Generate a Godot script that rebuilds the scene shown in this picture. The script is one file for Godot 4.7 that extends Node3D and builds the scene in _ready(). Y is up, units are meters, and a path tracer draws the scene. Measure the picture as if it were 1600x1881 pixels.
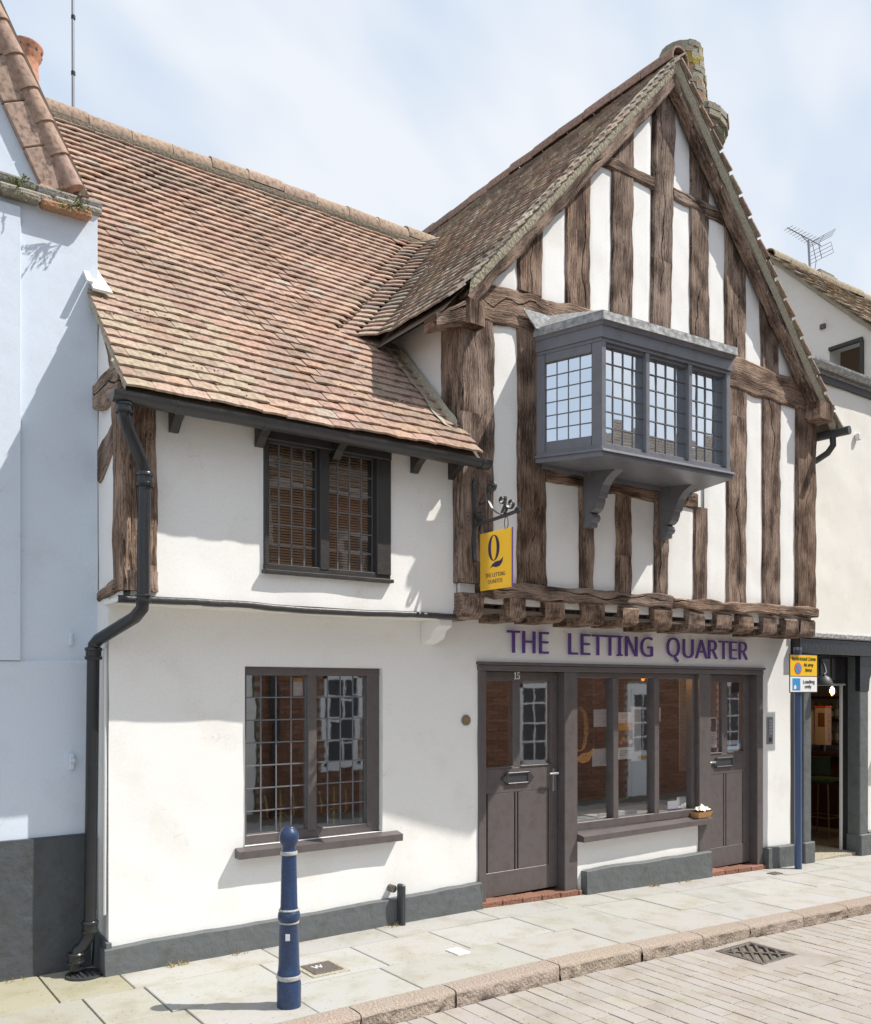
extends Node3D

# ---------------------------------------------------------------- mesh builder
class MB:
	var V := PackedVector3Array()
	var N := PackedVector3Array()
	var U := PackedVector2Array()
	var C := PackedColorArray()
	var col := Color(1, 1, 1)
	var colored := false
	var X := Transform3D.IDENTITY

	func t3(a: Vector3, b: Vector3, c: Vector3, na: Vector3, nb: Vector3, nc: Vector3, ua := Vector2.ZERO, ub := Vector2.ZERO, uc := Vector2.ZERO) -> void:
		V.append(X * a); V.append(X * c); V.append(X * b)
		N.append((X.basis * na).normalized()); N.append((X.basis * nc).normalized()); N.append((X.basis * nb).normalized())
		U.append(ua); U.append(uc); U.append(ub)
		if colored:
			C.append(col); C.append(col); C.append(col)

	func tri(a: Vector3, b: Vector3, c: Vector3) -> void:
		var n := (b - a).cross(c - a).normalized()
		t3(a, b, c, n, n, n)

	# points run anticlockwise seen from outside
	func quad(a: Vector3, b: Vector3, c: Vector3, d: Vector3) -> void:
		var n := (c - a).cross(d - b).normalized()
		t3(a, b, c, n, n, n); t3(a, c, d, n, n, n)

	func quv(a: Vector3, b: Vector3, c: Vector3, d: Vector3, ua: Vector2, ub: Vector2, uc: Vector2, ud: Vector2) -> void:
		var n := (c - a).cross(d - b).normalized()
		t3(a, b, c, n, n, n, ua, ub, uc); t3(a, c, d, n, n, n, ua, uc, ud)

	func qn(a: Vector3, b: Vector3, c: Vector3, d: Vector3, na: Vector3, nb: Vector3, nc: Vector3, nd: Vector3) -> void:
		t3(a, b, c, na, nb, nc); t3(a, c, d, na, nc, nd)

	func hull(a: Vector3, b: Vector3, c: Vector3, d: Vector3, mid: Vector3) -> void:
		if (c - a).cross(d - b).dot((a + c) * 0.5 - mid) >= 0.0: quad(a, b, c, d)
		else: quad(a, d, c, b)

	func box(lo: Vector3, hi: Vector3) -> void:
		hexa([Vector3(lo.x, lo.y, lo.z), Vector3(hi.x, lo.y, lo.z), Vector3(hi.x, lo.y, hi.z), Vector3(lo.x, lo.y, hi.z),
			Vector3(lo.x, hi.y, lo.z), Vector3(hi.x, hi.y, lo.z), Vector3(hi.x, hi.y, hi.z), Vector3(lo.x, hi.y, hi.z)])

	func hexa(p: Array) -> void:
		var m := Vector3.ZERO
		for q in p: m += q
		m /= 8.0
		hull(p[0], p[1], p[2], p[3], m); hull(p[4], p[5], p[6], p[7], m)
		for i in 4:
			var j := (i + 1) % 4
			hull(p[i], p[j], p[j + 4], p[i + 4], m)

	# box with chamfered edges
	func cham(lo: Vector3, hi: Vector3, b := 0.006) -> void:
		var m := (lo + hi) * 0.5
		var h := (hi - lo) * 0.5
		b = minf(b, minf(h.x, minf(h.y, h.z)) * 0.8)
		for a in 3:
			var e := (a + 1) % 3
			var f := (a + 2) % 3
			for s in [-1.0, 1.0]:
				var q := []
				for k in [[-1, -1], [1, -1], [1, 1], [-1, 1]]:
					var p := Vector3.ZERO
					p[a] = s * h[a]; p[e] = k[0] * (h[e] - b); p[f] = k[1] * (h[f] - b)
					q.append(m + p)
				hull(q[0], q[1], q[2], q[3], m)
				for s2 in [-1.0, 1.0]:
					var r := []
					for k in [[0, -1], [1, -1], [1, 1], [0, 1]]:
						var p := Vector3.ZERO
						p[a] = s * (h[a] if k[0] == 0 else h[a] - b)
						p[e] = s2 * (h[e] - b if k[0] == 0 else h[e])
						p[f] = k[1] * (h[f] - b)
						r.append(m + p)
					hull(r[0], r[1], r[2], r[3], m)
		for sx in [-1.0, 1.0]:
			for sy in [-1.0, 1.0]:
				for sz in [-1.0, 1.0]:
					var p1 := m + Vector3(sx * h.x, sy * (h.y - b), sz * (h.z - b))
					var p2 := m + Vector3(sx * (h.x - b), sy * h.y, sz * (h.z - b))
					var p3 := m + Vector3(sx * (h.x - b), sy * (h.y - b), sz * h.z)
					if sx * sy * sz > 0: tri(p1, p2, p3)
					else: tri(p1, p3, p2)

	# slab whose four top corners are given, with a chamfered rim (no underside)
	func slab(t: Array, th: float, b: float) -> void:
		var m: Vector3 = (t[0] + t[1] + t[2] + t[3]) * 0.25
		var inner := []
		var rim := []
		for p in t:
			inner.append(p + (m - p).normalized() * b * 1.4)
			rim.append(p + Vector3(0, -b, 0))
		var low: Vector3 = m + Vector3(0, -th * 0.5 - b, 0)
		hull(inner[0], inner[1], inner[2], inner[3], low)
		for i in 4:
			var j := (i + 1) % 4
			hull(inner[i], inner[j], rim[j], rim[i], low)
			hull(rim[i], rim[j], rim[j] + Vector3(0, -th, 0), rim[i] + Vector3(0, -th, 0), low)

	# polygon in x, y pushed out along z from z0 to z1
	func prism(poly: PackedVector2Array, z0: float, z1: float) -> void:
		var p := poly
		if Geometry2D.is_polygon_clockwise(p): p.reverse()
		var ix := Geometry2D.triangulate_polygon(p)
		for i in range(0, ix.size(), 3):
			var a := p[ix[i]]
			var b := p[ix[i + 1]]
			var c := p[ix[i + 2]]
			if (b - a).cross(c - a) < 0:
				var w := b
				b = c; c = w
			tri(Vector3(a.x, a.y, z1), Vector3(b.x, b.y, z1), Vector3(c.x, c.y, z1))
			tri(Vector3(a.x, a.y, z0), Vector3(c.x, c.y, z0), Vector3(b.x, b.y, z0))
		for i in p.size():
			var a := p[i]
			var b := p[(i + 1) % p.size()]
			quad(Vector3(a.x, a.y, z0), Vector3(b.x, b.y, z0), Vector3(b.x, b.y, z1), Vector3(a.x, a.y, z1))

	func tube(path: Array, radii, sides := 10, caps := true) -> void:
		var rings := []
		var norms := []
		var up := Vector3.ZERO
		for i in path.size():
			var d: Vector3 = (path[mini(i + 1, path.size() - 1)] - path[maxi(i - 1, 0)]).normalized()
			if up == Vector3.ZERO: up = d.cross(Vector3(0.31, 0.2, 0.93)).normalized()
			up = (up - d * up.dot(d)).normalized()
			var side := d.cross(up)
			var r: float = radii[i] if radii is Array else radii
			var ring := []
			var nn := []
			for k in sides:
				var a := TAU * k / sides
				var n := up * cos(a) + side * sin(a)
				ring.append(path[i] + n * r); nn.append(n)
			rings.append(ring); norms.append(nn)
		for i in path.size() - 1:
			for k in sides:
				var j := (k + 1) % sides
				qn(rings[i][k], rings[i][j], rings[i + 1][j], rings[i + 1][k], norms[i][k], norms[i][j], norms[i + 1][j], norms[i + 1][k])
		if caps:
			for k in range(1, sides - 1):
				tri(rings[0][0], rings[0][k + 1], rings[0][k])
				var e: Array = rings[-1]
				tri(e[0], e[k], e[k + 1])

	# profile of (radius, height), turned round y
	func lathe(prof: Array, at: Vector3, sides := 20, a0 := 0.0, a1 := TAU) -> void:
		for i in prof.size() - 1:
			var p: Vector2 = prof[i]
			var q: Vector2 = prof[i + 1]
			if p.distance_to(q) < 1e-6: continue
			var sn := Vector2(q.y - p.y, p.x - q.x).normalized()
			var n0 := sn
			var n1 := sn
			if i > 0:
				var o: Vector2 = prof[i - 1]
				var m := Vector2(p.y - o.y, o.x - p.x).normalized()
				if m.dot(sn) > 0.75: n0 = (m + sn).normalized()
			if i < prof.size() - 2:
				var o: Vector2 = prof[i + 2]
				var m := Vector2(o.y - q.y, q.x - o.x).normalized()
				if m.dot(sn) > 0.75: n1 = (m + sn).normalized()
			for k in sides:
				var a := a0 + (a1 - a0) * k / sides
				var b := a0 + (a1 - a0) * (k + 1) / sides
				var ca := Vector3(cos(a), 0, -sin(a))
				var cb := Vector3(cos(b), 0, -sin(b))
				var y := Vector3.UP
				qn(at + ca * p.x + y * p.y, at + cb * p.x + y * p.y, at + cb * q.x + y * q.y, at + ca * q.x + y * q.y,
					ca * n0.x + y * n0.y, cb * n0.x + y * n0.y, cb * n1.x + y * n1.y, ca * n1.x + y * n1.y)

	# smooth sheet through a grid of points [row][column]; rows run up, columns to the right seen from outside
	func sheet(g: Array) -> void:
		var h := g.size()
		var w: int = g[0].size()
		var nn := []
		for j in h:
			var row := []
			for i in w:
				var dx: Vector3 = g[j][mini(i + 1, w - 1)] - g[j][maxi(i - 1, 0)]
				var dy: Vector3 = g[mini(j + 1, h - 1)][i] - g[maxi(j - 1, 0)][i]
				row.append(dx.cross(dy).normalized())
			nn.append(row)
		for j in h - 1:
			for i in w - 1:
				qn(g[j][i], g[j][i + 1], g[j + 1][i + 1], g[j + 1][i], nn[j][i], nn[j][i + 1], nn[j + 1][i + 1], nn[j + 1][i])

	func mesh() -> ArrayMesh:
		var a := []
		a.resize(Mesh.ARRAY_MAX)
		a[Mesh.ARRAY_VERTEX] = V
		a[Mesh.ARRAY_NORMAL] = N
		a[Mesh.ARRAY_TEX_UV] = U
		if colored: a[Mesh.ARRAY_COLOR] = C
		var m := ArrayMesh.new()
		m.add_surface_from_arrays(Mesh.PRIMITIVE_TRIANGLES, a)
		return m

# ---------------------------------------------------------------- shared state and helpers
var rng := RandomNumberGenerator.new()
var fn := FastNoiseLite.new()
var counts := {}
var M := {}
const EYE := Vector3(0, 1.75, 5.63)

func oak() -> Material: return M["oak_%d" % rng.randi_range(0, 4)]

func rr(a: float, b: float) -> float: return rng.randf_range(a, b)

func numbered(parent: Node, called: String) -> String:
	var key := str(parent.get_instance_id()) + called
	var k: int = counts.get(key, -1) + 1
	counts[key] = k
	return called if k == 0 else "%s_%03d" % [called, k]

func adopt(parent: Node, o: Node3D, called: String) -> Node3D:
	o.name = numbered(parent, called)
	parent.add_child(o, true)
	if parent != self and parent.get_parent() == self: o.position = o.position - (parent as Node3D).position
	return o

func put(parent: Node, called: String, mb: MB, m: Material, label := "") -> MeshInstance3D:
	var o := MeshInstance3D.new()
	o.mesh = mb.mesh()
	o.material_override = m
	adopt(parent, o, called)
	if label != "": o.set_meta("label", label)
	return o

func part(parent: Node, called: String, label := "") -> Node3D:
	var o := adopt(parent, Node3D.new(), called)
	if label != "": o.set_meta("label", label)
	return o

func thing(called: String, label: String, category: String, at := Vector3.ZERO, group := "") -> Node3D:
	var o := Node3D.new()
	o.name = numbered(self, called)
	add_child(o, true)
	o.position = at
	o.set_meta("label", label); o.set_meta("category", category)
	if group != "": o.set_meta("group", group)
	return o

func structure(called: String) -> Node3D:
	var o := Node3D.new()
	o.name = numbered(self, called)
	add_child(o, true)
	o.set_meta("kind", "structure")
	return o

func bx(lo: Vector3, hi: Vector3, b := 0.005) -> MB:
	var mb := MB.new()
	mb.cham(lo, hi, b)
	return mb

func txt(parent: Node, called: String, s: String, cap: float, at: Vector3, bas: Basis, m: Material, depth := 0.004, wide := 0.0, font := "Droid Sans", weight := 400) -> MeshInstance3D:
	var tm := TextMesh.new()
	var f := SystemFont.new()
	f.font_names = PackedStringArray([font])
	f.font_weight = weight
	tm.font = f
	tm.font_size = 48
	tm.text = s
	tm.pixel_size = cap / (0.714 * 48.0)
	tm.depth = depth
	tm.curve_step = 1.5
	var o := MeshInstance3D.new()
	o.mesh = tm
	o.material_override = m
	var k := 1.0
	if wide > 0.0: k = wide / maxf(tm.get_aabb().size.x, 0.001)
	o.transform = Transform3D(bas * Basis.from_scale(Vector3(k, 1, 1)), at)
	adopt(parent, o, called)
	return o

# ---------------------------------------------------------------- materials
func lin(r: float, g: float, b: float) -> Color: return Color(r, g, b).linear_to_srgb()

func ramp(stops: Array) -> Gradient:
	var g := Gradient.new()
	var off := PackedFloat32Array()
	var cols := PackedColorArray()
	for s in stops:
		off.append(s[0]); cols.append(s[1])
	g.offsets = off; g.colors = cols
	return g

func ntex(freq: float, stops: Array, sd: int, size := 512, kind := FastNoiseLite.TYPE_SIMPLEX_SMOOTH, oct := 4) -> NoiseTexture2D:
	var n := FastNoiseLite.new()
	n.noise_type = kind
	n.seed = sd
	n.frequency = freq
	n.fractal_octaves = oct
	var t := NoiseTexture2D.new()
	t.width = size; t.height = size
	t.seamless = true
	t.seamless_blend_skirt = 0.2
	t.noise = n
	if stops.size() > 0: t.color_ramp = ramp(stops)
	return t

func gr(v: float) -> Color: return Color(v, v, v)

func mat(called: String, c: Color, rough := 0.8, spec := 0.5) -> StandardMaterial3D:
	var m := StandardMaterial3D.new()
	m.resource_name = called
	m.albedo_color = c
	m.roughness = rough
	m.metallic_specular = spec
	M[called] = m
	return m

func tri_tex(m: StandardMaterial3D, albedo: Texture2D, scale: float, bump: Texture2D = null, height := 0.3) -> void:
	m.uv1_triplanar = true
	m.uv1_world_triplanar = true
	m.uv1_scale = Vector3.ONE * scale
	if albedo: m.albedo_texture = albedo
	if bump:
		m.heightmap_enabled = true
		m.heightmap_texture = bump
		m.heightmap_scale = height

func wood_texture(sd: int) -> Array:
	var w := 256
	var h := 1024
	var a := FastNoiseLite.new()
	a.seed = sd; a.frequency = 1.0; a.fractal_octaves = 3
	var b := FastNoiseLite.new()
	b.seed = sd + 7; b.frequency = 1.0; b.fractal_octaves = 2
	var im := Image.create(w, h, false, Image.FORMAT_RGB8)
	var hm := Image.create(w, h, false, Image.FORMAT_RGB8)
	var dark := Color(0.235, 0.19, 0.165)
	var mid := Color(0.56, 0.485, 0.435)
	var pale := Color(0.76, 0.69, 0.63)
	for y in h:
		var fy := float(y) / h
		for x in w:
			var fx := float(x) / w
			var bend := b.get_noise_2d(fx * 2.0, fy * 3.0) * 0.02
			var gx := fx + bend
			var grain := a.get_noise_2d(gx * 46.0, fy * 5.0)
			var fine := a.get_noise_2d(gx * 120.0 + 50.0, fy * 34.0)
			var crack := absf(a.get_noise_2d(gx * 17.0 + 90.0, fy * 3.2))
			var tone := b.get_noise_2d(fx * 2.2 + 20.0, fy * 6.0)
			var v := 0.52 + grain * 0.40 + fine * 0.42 + tone * 0.55
			var c := dark.lerp(mid, clampf(v * 1.5, 0, 1)).lerp(pale, clampf((v - 0.55) * 1.1, 0, 0.75))
			var kx := fx - 0.3 - 0.4 * absf(b.get_noise_2d(7.0, floorf(fy * 5.0) * 9.0))
			var ky := (fposmod(fy * 5.0, 1.0) - 0.5) / 5.0 * 4.3
			var knot := sqrt(kx * kx + ky * ky * 0.55)
			if knot < 0.09: c = c.lerp(dark * 0.8, clampf(1.0 - knot / 0.09, 0, 1) * (0.35 + 0.25 * sin(knot * 190.0)))
			var cr := clampf((0.035 - crack) / 0.035, 0, 1) * clampf(0.5 + b.get_noise_2d(fx * 6.0 + 3.0, fy * 5.0 + 9.0) * 2.2, 0, 1)
			c = c.lerp(Color(0.07, 0.055, 0.05), cr * 0.85)
			im.set_pixel(x, y, c)
			var hv := clampf(0.55 + grain * 0.35 + fine * 0.25 - cr * 0.6, 0, 1)
			hm.set_pixel(x, y, Color(hv, hv, hv))
	return [ImageTexture.create_from_image(im), ImageTexture.create_from_image(hm)]

# painted plaster: faint blotches, grain, sparse hairline cracks and specks
func plaster_texture() -> ImageTexture:
	var k := 1024
	var im := Image.create(k, k, false, Image.FORMAT_RGB8)
	var a := FastNoiseLite.new()
	a.seed = 21; a.frequency = 0.004; a.fractal_octaves = 5
	var b := FastNoiseLite.new()
	b.seed = 22; b.frequency = 0.0045; b.fractal_octaves = 4
	var lo := a.get_seamless_image(k, k)
	var cr := b.get_seamless_image(k, k)
	b.seed = 23; b.frequency = 0.09; b.fractal_octaves = 3
	var fi := b.get_seamless_image(k, k)
	for y in k:
		for x in k:
			var l := lo.get_pixel(x, y).r
			var c := absf(cr.get_pixel(x, y).r - 0.52)
			var f := fi.get_pixel(x, y).r
			var v := 0.985 + (f - 0.5) * 0.035
			var tint := clampf((0.42 - l) * 3.0, 0, 1) * 0.028
			var crack := 0.0
			if c < 0.0035 and l < 0.44: crack = (0.0035 - c) / 0.0035 * clampf((0.44 - l) * 7.0, 0, 1) * 0.13
			if f > 0.80: v -= (f - 0.80) * 0.7
			im.set_pixel(x, y, Color(v - tint * 0.8 - crack, v - tint - crack, v - tint * 1.4 - crack * 1.05))
	return ImageTexture.create_from_image(im)

# worn stone: fine grain, soft stains, trodden-in spots
func stone_texture(sd: int, stain: float) -> ImageTexture:
	var k := 1024
	var im := Image.create(k, k, false, Image.FORMAT_RGB8)
	var a := FastNoiseLite.new()
	a.seed = sd; a.frequency = 0.006; a.fractal_octaves = 6
	var lo := a.get_seamless_image(k, k)
	a.seed = sd + 1; a.frequency = 0.22; a.fractal_octaves = 2
	var fi := a.get_seamless_image(k, k)
	a.seed = sd + 2; a.frequency = 0.05; a.fractal_octaves = 1
	var sp := a.get_seamless_image(k, k)
	for y in k:
		for x in k:
			var l := lo.get_pixel(x, y).r
			var f := fi.get_pixel(x, y).r
			var q := sp.get_pixel(x, y).r
			var v := 0.95 + (f - 0.5) * 0.13 - clampf((0.5 - l) * 2.0, 0, 1) * stain
			if q > 0.90: v -= 0.13
			if q < 0.09: v += 0.05
			im.set_pixel(x, y, Color(v, v * (1.0 - (0.5 - l) * 0.02), v * (1.0 - (0.55 - l) * 0.08)))
	return ImageTexture.create_from_image(im)

func make_materials() -> void:
	var bump_fine := ntex(0.02, [], 3, 512, FastNoiseLite.TYPE_SIMPLEX_SMOOTH, 5)
	var bump_coarse := ntex(0.006, [], 5, 512, FastNoiseLite.TYPE_SIMPLEX_SMOOTH, 5)
	var speck := ntex(0.05, [[0.0, gr(0.62)], [0.42, gr(0.9)], [0.6, gr(0.98)], [1.0, gr(1.0)]], 11)
	var lime := plaster_texture()
	var flag := stone_texture(201, 0.07)
	var paint := stone_texture(301, 0.09)
	var m := mat("lime_plaster", lin(0.905, 0.905, 0.895), 0.85, 0.3)
	tri_tex(m, lime, 0.42, bump_fine, 0.10)
	m = mat("pale_blue_render", lin(0.68, 0.76, 0.87), 0.8, 0.35)
	tri_tex(m, lime, 0.5, bump_fine, 0.16)
	m = mat("cream_render", lin(0.86, 0.84, 0.79), 0.85, 0.3)
	tri_tex(m, lime, 0.47, bump_fine, 0.10)
	var worn := ntex(0.012, [[0.0, gr(0.92)], [0.45, gr(0.98)], [0.78, gr(1.0)], [1.0, gr(1.0)]], 31, 512, FastNoiseLite.TYPE_SIMPLEX_SMOOTH, 6)
	m = mat("plinth_paint", lin(0.14, 0.154, 0.16), 0.6, 0.45)
	tri_tex(m, paint, 0.9, bump_fine, 0.5)
	m = mat("dark_plinth_paint", lin(0.085, 0.095, 0.105), 0.6, 0.45)
	tri_tex(m, paint, 0.9, bump_fine, 0.5)
	m = mat("joinery_paint", lin(0.135, 0.117, 0.118), 0.42, 0.5)
	tri_tex(m, paint, 1.3, bump_fine, 0.12)
	m = mat("bay_paint", lin(0.19, 0.195, 0.225), 0.36, 0.5)
	tri_tex(m, paint, 1.3, bump_fine, 0.12)
	m = mat("black_joinery", lin(0.040, 0.038, 0.038), 0.45, 0.5)
	tri_tex(m, worn, 1.4, bump_fine, 0.2)
	m = mat("black_gloss", lin(0.024, 0.026, 0.029), 0.27, 0.5)
	tri_tex(m, worn, 1.7, bump_fine, 0.12)
	m = mat("gutter_black", lin(0.055, 0.055, 0.058), 0.38, 0.5)
	tri_tex(m, worn, 2.0, bump_fine, 0.2)
	var wt := wood_texture(41)
	var wt2 := wood_texture(77)
	var tints := [[1.0, 0.98, 0.97], [0.86, 0.84, 0.84], [0.98, 0.92, 0.87], [0.80, 0.75, 0.71], [0.93, 0.93, 0.95]]
	for i in tints.size():
		m = mat("oak_%d" % i, lin(tints[i][0], tints[i][1], tints[i][2]), 0.84, 0.25)
		m.albedo_texture = wt[0] if i % 2 else wt2[0]
		m.heightmap_enabled = true; m.heightmap_texture = wt[1] if i % 2 else wt2[1]; m.heightmap_scale = 0.7
	m = mat("dark_oak", lin(0.55, 0.50, 0.48), 0.8, 0.3)
	m.albedo_texture = wt[0]
	m.heightmap_enabled = true; m.heightmap_texture = wt[1]; m.heightmap_scale = 1.2
	var clay := ntex(0.016, [[0.0, gr(0.66)], [0.4, gr(0.90)], [0.62, gr(1.0)], [1.0, Color(1.0, 0.99, 0.96)]], 51, 512, FastNoiseLite.TYPE_SIMPLEX_SMOOTH, 6)
	m = mat("clay_tile", Color.WHITE, 0.88, 0.25)
	m.vertex_color_use_as_albedo = true
	tri_tex(m, clay, 2.4, bump_fine, 0.14)
	m = mat("stone", Color.WHITE, 0.86, 0.25)
	m.vertex_color_use_as_albedo = true
	tri_tex(m, flag, 0.55, bump_fine, 0.08)
	m = mat("rough_stone", Color.WHITE, 0.92, 0.2)
	m.vertex_color_use_as_albedo = true
	tri_tex(m, speck, 3.6, bump_fine, 0.7)
	m = mat("mortar", lin(0.50, 0.46, 0.36), 0.95, 0.1)
	tri_tex(m, speck, 2.0, bump_fine, 1.0)
	m = mat("joint_dirt", lin(0.23, 0.205, 0.165), 0.95, 0.1)
	tri_tex(m, speck, 2.5, bump_fine, 1.0)
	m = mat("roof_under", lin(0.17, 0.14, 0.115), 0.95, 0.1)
	m = mat("lead_sheet", lin(0.46, 0.47, 0.48), 0.6, 0.5)
	tri_tex(m, ntex(0.02, [[0.0, gr(0.55)], [0.5, gr(0.85)], [0.75, gr(1.0)], [1.0, gr(1.0)]], 61), 1.6, bump_fine, 0.3)
	m = mat("lead_came", lin(0.16, 0.165, 0.18), 0.5, 0.5)
	m = mat("moss", Color.WHITE, 0.95, 0.1)
	m.vertex_color_use_as_albedo = true
	m = mat("leaf", Color.WHITE, 0.6, 0.3)
	m.vertex_color_use_as_albedo = true
	m.backlight_enabled = true; m.backlight = Color(0.35, 0.4, 0.15)
	# float and crown glass: part mirror, part clear
	var clear := Image.create(4, 4, false, Image.FORMAT_RGB8)
	clear.fill(Color.WHITE)
	var ct := ImageTexture.create_from_image(clear)
	for q in [["glass", 0.46], ["bay_glass", 0.85], ["blind_glass", 0.13]]:
		m = mat(q[0], Color(0.94, 0.96, 0.98, q[1]), 0.02, 0.5)
		m.transparency = BaseMaterial3D.TRANSPARENCY_ALPHA
		m.metallic = 1.0
		m.albedo_texture = ct
		tri_tex(m, ct, 0.9, bump_coarse, 0.012)
	m = mat("yellow_sign", lin(0.95, 0.60, 0.07), 0.4, 0.5)
	m.backlight_enabled = true; m.backlight = Color(0.95, 0.88, 0.45)
	m = mat("purple", lin(0.10, 0.045, 0.245), 0.4, 0.5)
	m = mat("navy_print", lin(0.035, 0.022, 0.11), 0.45, 0.5)
	m = mat("bollard_blue", lin(0.028, 0.058, 0.14), 0.33, 0.5)
	tri_tex(m, ntex(0.03, [[0.0, Color(0.75, 0.68, 0.62)], [0.35, gr(0.9)], [0.8, gr(1.0)], [1.0, gr(1.0)]], 71), 3.0, bump_fine, 0.25)
	m = mat("pole_blue", lin(0.06, 0.105, 0.22), 0.35, 0.5)
	m = mat("white_paint", lin(0.80, 0.80, 0.80), 0.45, 0.5)
	tri_tex(m, worn, 3.0)
	m = mat("ring_paint", lin(0.50, 0.50, 0.49), 0.5, 0.5)
	tri_tex(m, speck, 3.0)
	m = mat("plain_white", lin(0.82, 0.82, 0.82), 0.6, 0.4)
	m = mat("paper", lin(0.72, 0.75, 0.80), 0.8, 0.2)
	m = mat("off_white", lin(0.72, 0.72, 0.70), 0.7, 0.3)
	m = mat("road_yellow", lin(0.86, 0.53, 0.012), 0.35, 0.5)
	m = mat("sign_blue", lin(0.03, 0.30, 0.68), 0.4, 0.5)
	m = mat("sign_red", lin(0.75, 0.09, 0.03), 0.4, 0.5)
	m = mat("ink", lin(0.02, 0.02, 0.022), 0.5, 0.4)
	m = mat("grey_metal", lin(0.30, 0.31, 0.33), 0.35, 0.5)
	m.metallic = 0.6
	m = mat("steel", lin(0.55, 0.56, 0.58), 0.28, 0.5)
	m.metallic = 0.9
	m = mat("wrought_iron", lin(0.085, 0.088, 0.095), 0.4, 0.5)
	m.metallic = 0.5
	m = mat("brass", lin(0.62, 0.42, 0.14), 0.3, 0.5)
	m.metallic = 0.9
	m = mat("old_brass", lin(0.34, 0.25, 0.13), 0.45, 0.5)
	m.metallic = 0.5
	m = mat("candle_green", lin(0.20, 0.30, 0.10), 0.5, 0.4)
	m = mat("terracotta", lin(0.60, 0.31, 0.205), 0.75, 0.3)
	tri_tex(m, clay, 2.0, bump_fine, 0.3)
	m = mat("dark_room", lin(0.24, 0.22, 0.20), 0.9, 0.2)
	m = mat("room_wall", lin(0.34, 0.32, 0.30), 0.9, 0.2)
	m = mat("pale_room", lin(0.42, 0.45, 0.46), 0.9, 0.2)
	m = mat("blind_wood", lin(0.46, 0.29, 0.18), 0.6, 0.4)
	m = mat("inner_oak", lin(0.30, 0.13, 0.05), 0.5, 0.4)
	m = mat("cast_iron", lin(0.15, 0.125, 0.115), 0.6, 0.5)
	tri_tex(m, speck, 3.0, bump_fine, 0.6)
	m = mat("drain_black", lin(0.045, 0.05, 0.056), 0.5, 0.5)
	m = mat("card", lin(0.58, 0.33, 0.15), 0.8, 0.2)
	m = mat("napkin", lin(0.86, 0.82, 0.74), 0.9, 0.2)
	m = mat("red_brick", Color.WHITE, 0.9, 0.2)
	m.vertex_color_use_as_albedo = true
	tri_tex(m, speck, 2.4, bump_fine, 0.6)
	m = mat("velvet", lin(0.05, 0.085, 0.05), 0.8, 0.3)
	m = mat("dark_wood", lin(0.055, 0.026, 0.02), 0.4, 0.5)
	m = mat("beer_box", lin(0.58, 0.50, 0.44), 0.6, 0.4)
	m = mat("bottle_glass", lin(0.05, 0.12, 0.05), 0.15, 0.5)
	m = mat("bottle_clear", lin(0.35, 0.38, 0.38), 0.15, 0.5)
	m = mat("bulb_glow", lin(0.9, 0.5, 0.12), 0.3, 0.5)
	m.emission_enabled = true; m.emission = Color(1.0, 0.55, 0.12); m.emission_energy_multiplier = 1.5
	m = mat("gold_film", Color(0.80, 0.60, 0.35, 0.45), 0.5, 0.4)
	m.transparency = BaseMaterial3D.TRANSPARENCY_ALPHA
	m = mat("photo_print", lin(0.20, 0.09, 0.045), 0.6, 0.3)

# ---------------------------------------------------------------- shaped pieces
# pavement height: the street falls gently to the right
func gy(x: float) -> float:
	return -0.033 * clampf(x - 4.2, 0.0, 9.0)

# plastered wall face on a grid that swells and dips, with rectangular openings
func pwall(mb: MB, o: Vector3, ux: Vector3, uy: Vector3, w: float, h: float, holes: Array, amp := 0.006, step := 0.09) -> void:
	var n := ux.cross(uy).normalized()
	var xs := [0.0, w]
	var ys := [0.0, h]
	for r in holes:
		xs.append_array([r.position.x, r.end.x]); ys.append_array([r.position.y, r.end.y])
	xs = split(xs, step); ys = split(ys, step)
	var P := []
	for y in ys:
		var row := []
		for x in xs:
			var p: Vector3 = o + ux * x + uy * y
			row.append(p + n * (fn.get_noise_3dv(p * 0.9) * amp + fn.get_noise_3dv(p * 3.2 + Vector3(9, 4, 7)) * amp * 0.35))
		P.append(row)
	var NN := []
	for j in ys.size():
		var row := []
		for i in xs.size():
			var dx: Vector3 = P[j][mini(i + 1, xs.size() - 1)] - P[j][maxi(i - 1, 0)]
			var dy: Vector3 = P[mini(j + 1, ys.size() - 1)][i] - P[maxi(j - 1, 0)][i]
			row.append(dx.cross(dy).normalized())
		NN.append(row)
	for j in ys.size() - 1:
		for i in xs.size() - 1:
			var c := Vector2((xs[i] + xs[i + 1]) * 0.5, (ys[j] + ys[j + 1]) * 0.5)
			var skip := false
			for r in holes:
				if r.has_point(c): skip = true
			if not skip:
				mb.qn(P[j][i], P[j][i + 1], P[j + 1][i + 1], P[j + 1][i], NN[j][i], NN[j][i + 1], NN[j + 1][i + 1], NN[j + 1][i])

func split(a: Array, step: float) -> Array:
	a.sort()
	var out := []
	for i in a.size() - 1:
		if a[i + 1] - a[i] < 0.0005: continue
		var k := maxi(1, int(ceil((a[i + 1] - a[i]) / step)))
		for q in k: out.append(lerpf(a[i], a[i + 1], float(q) / k))
	out.append(a[-1])
	return out

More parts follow.
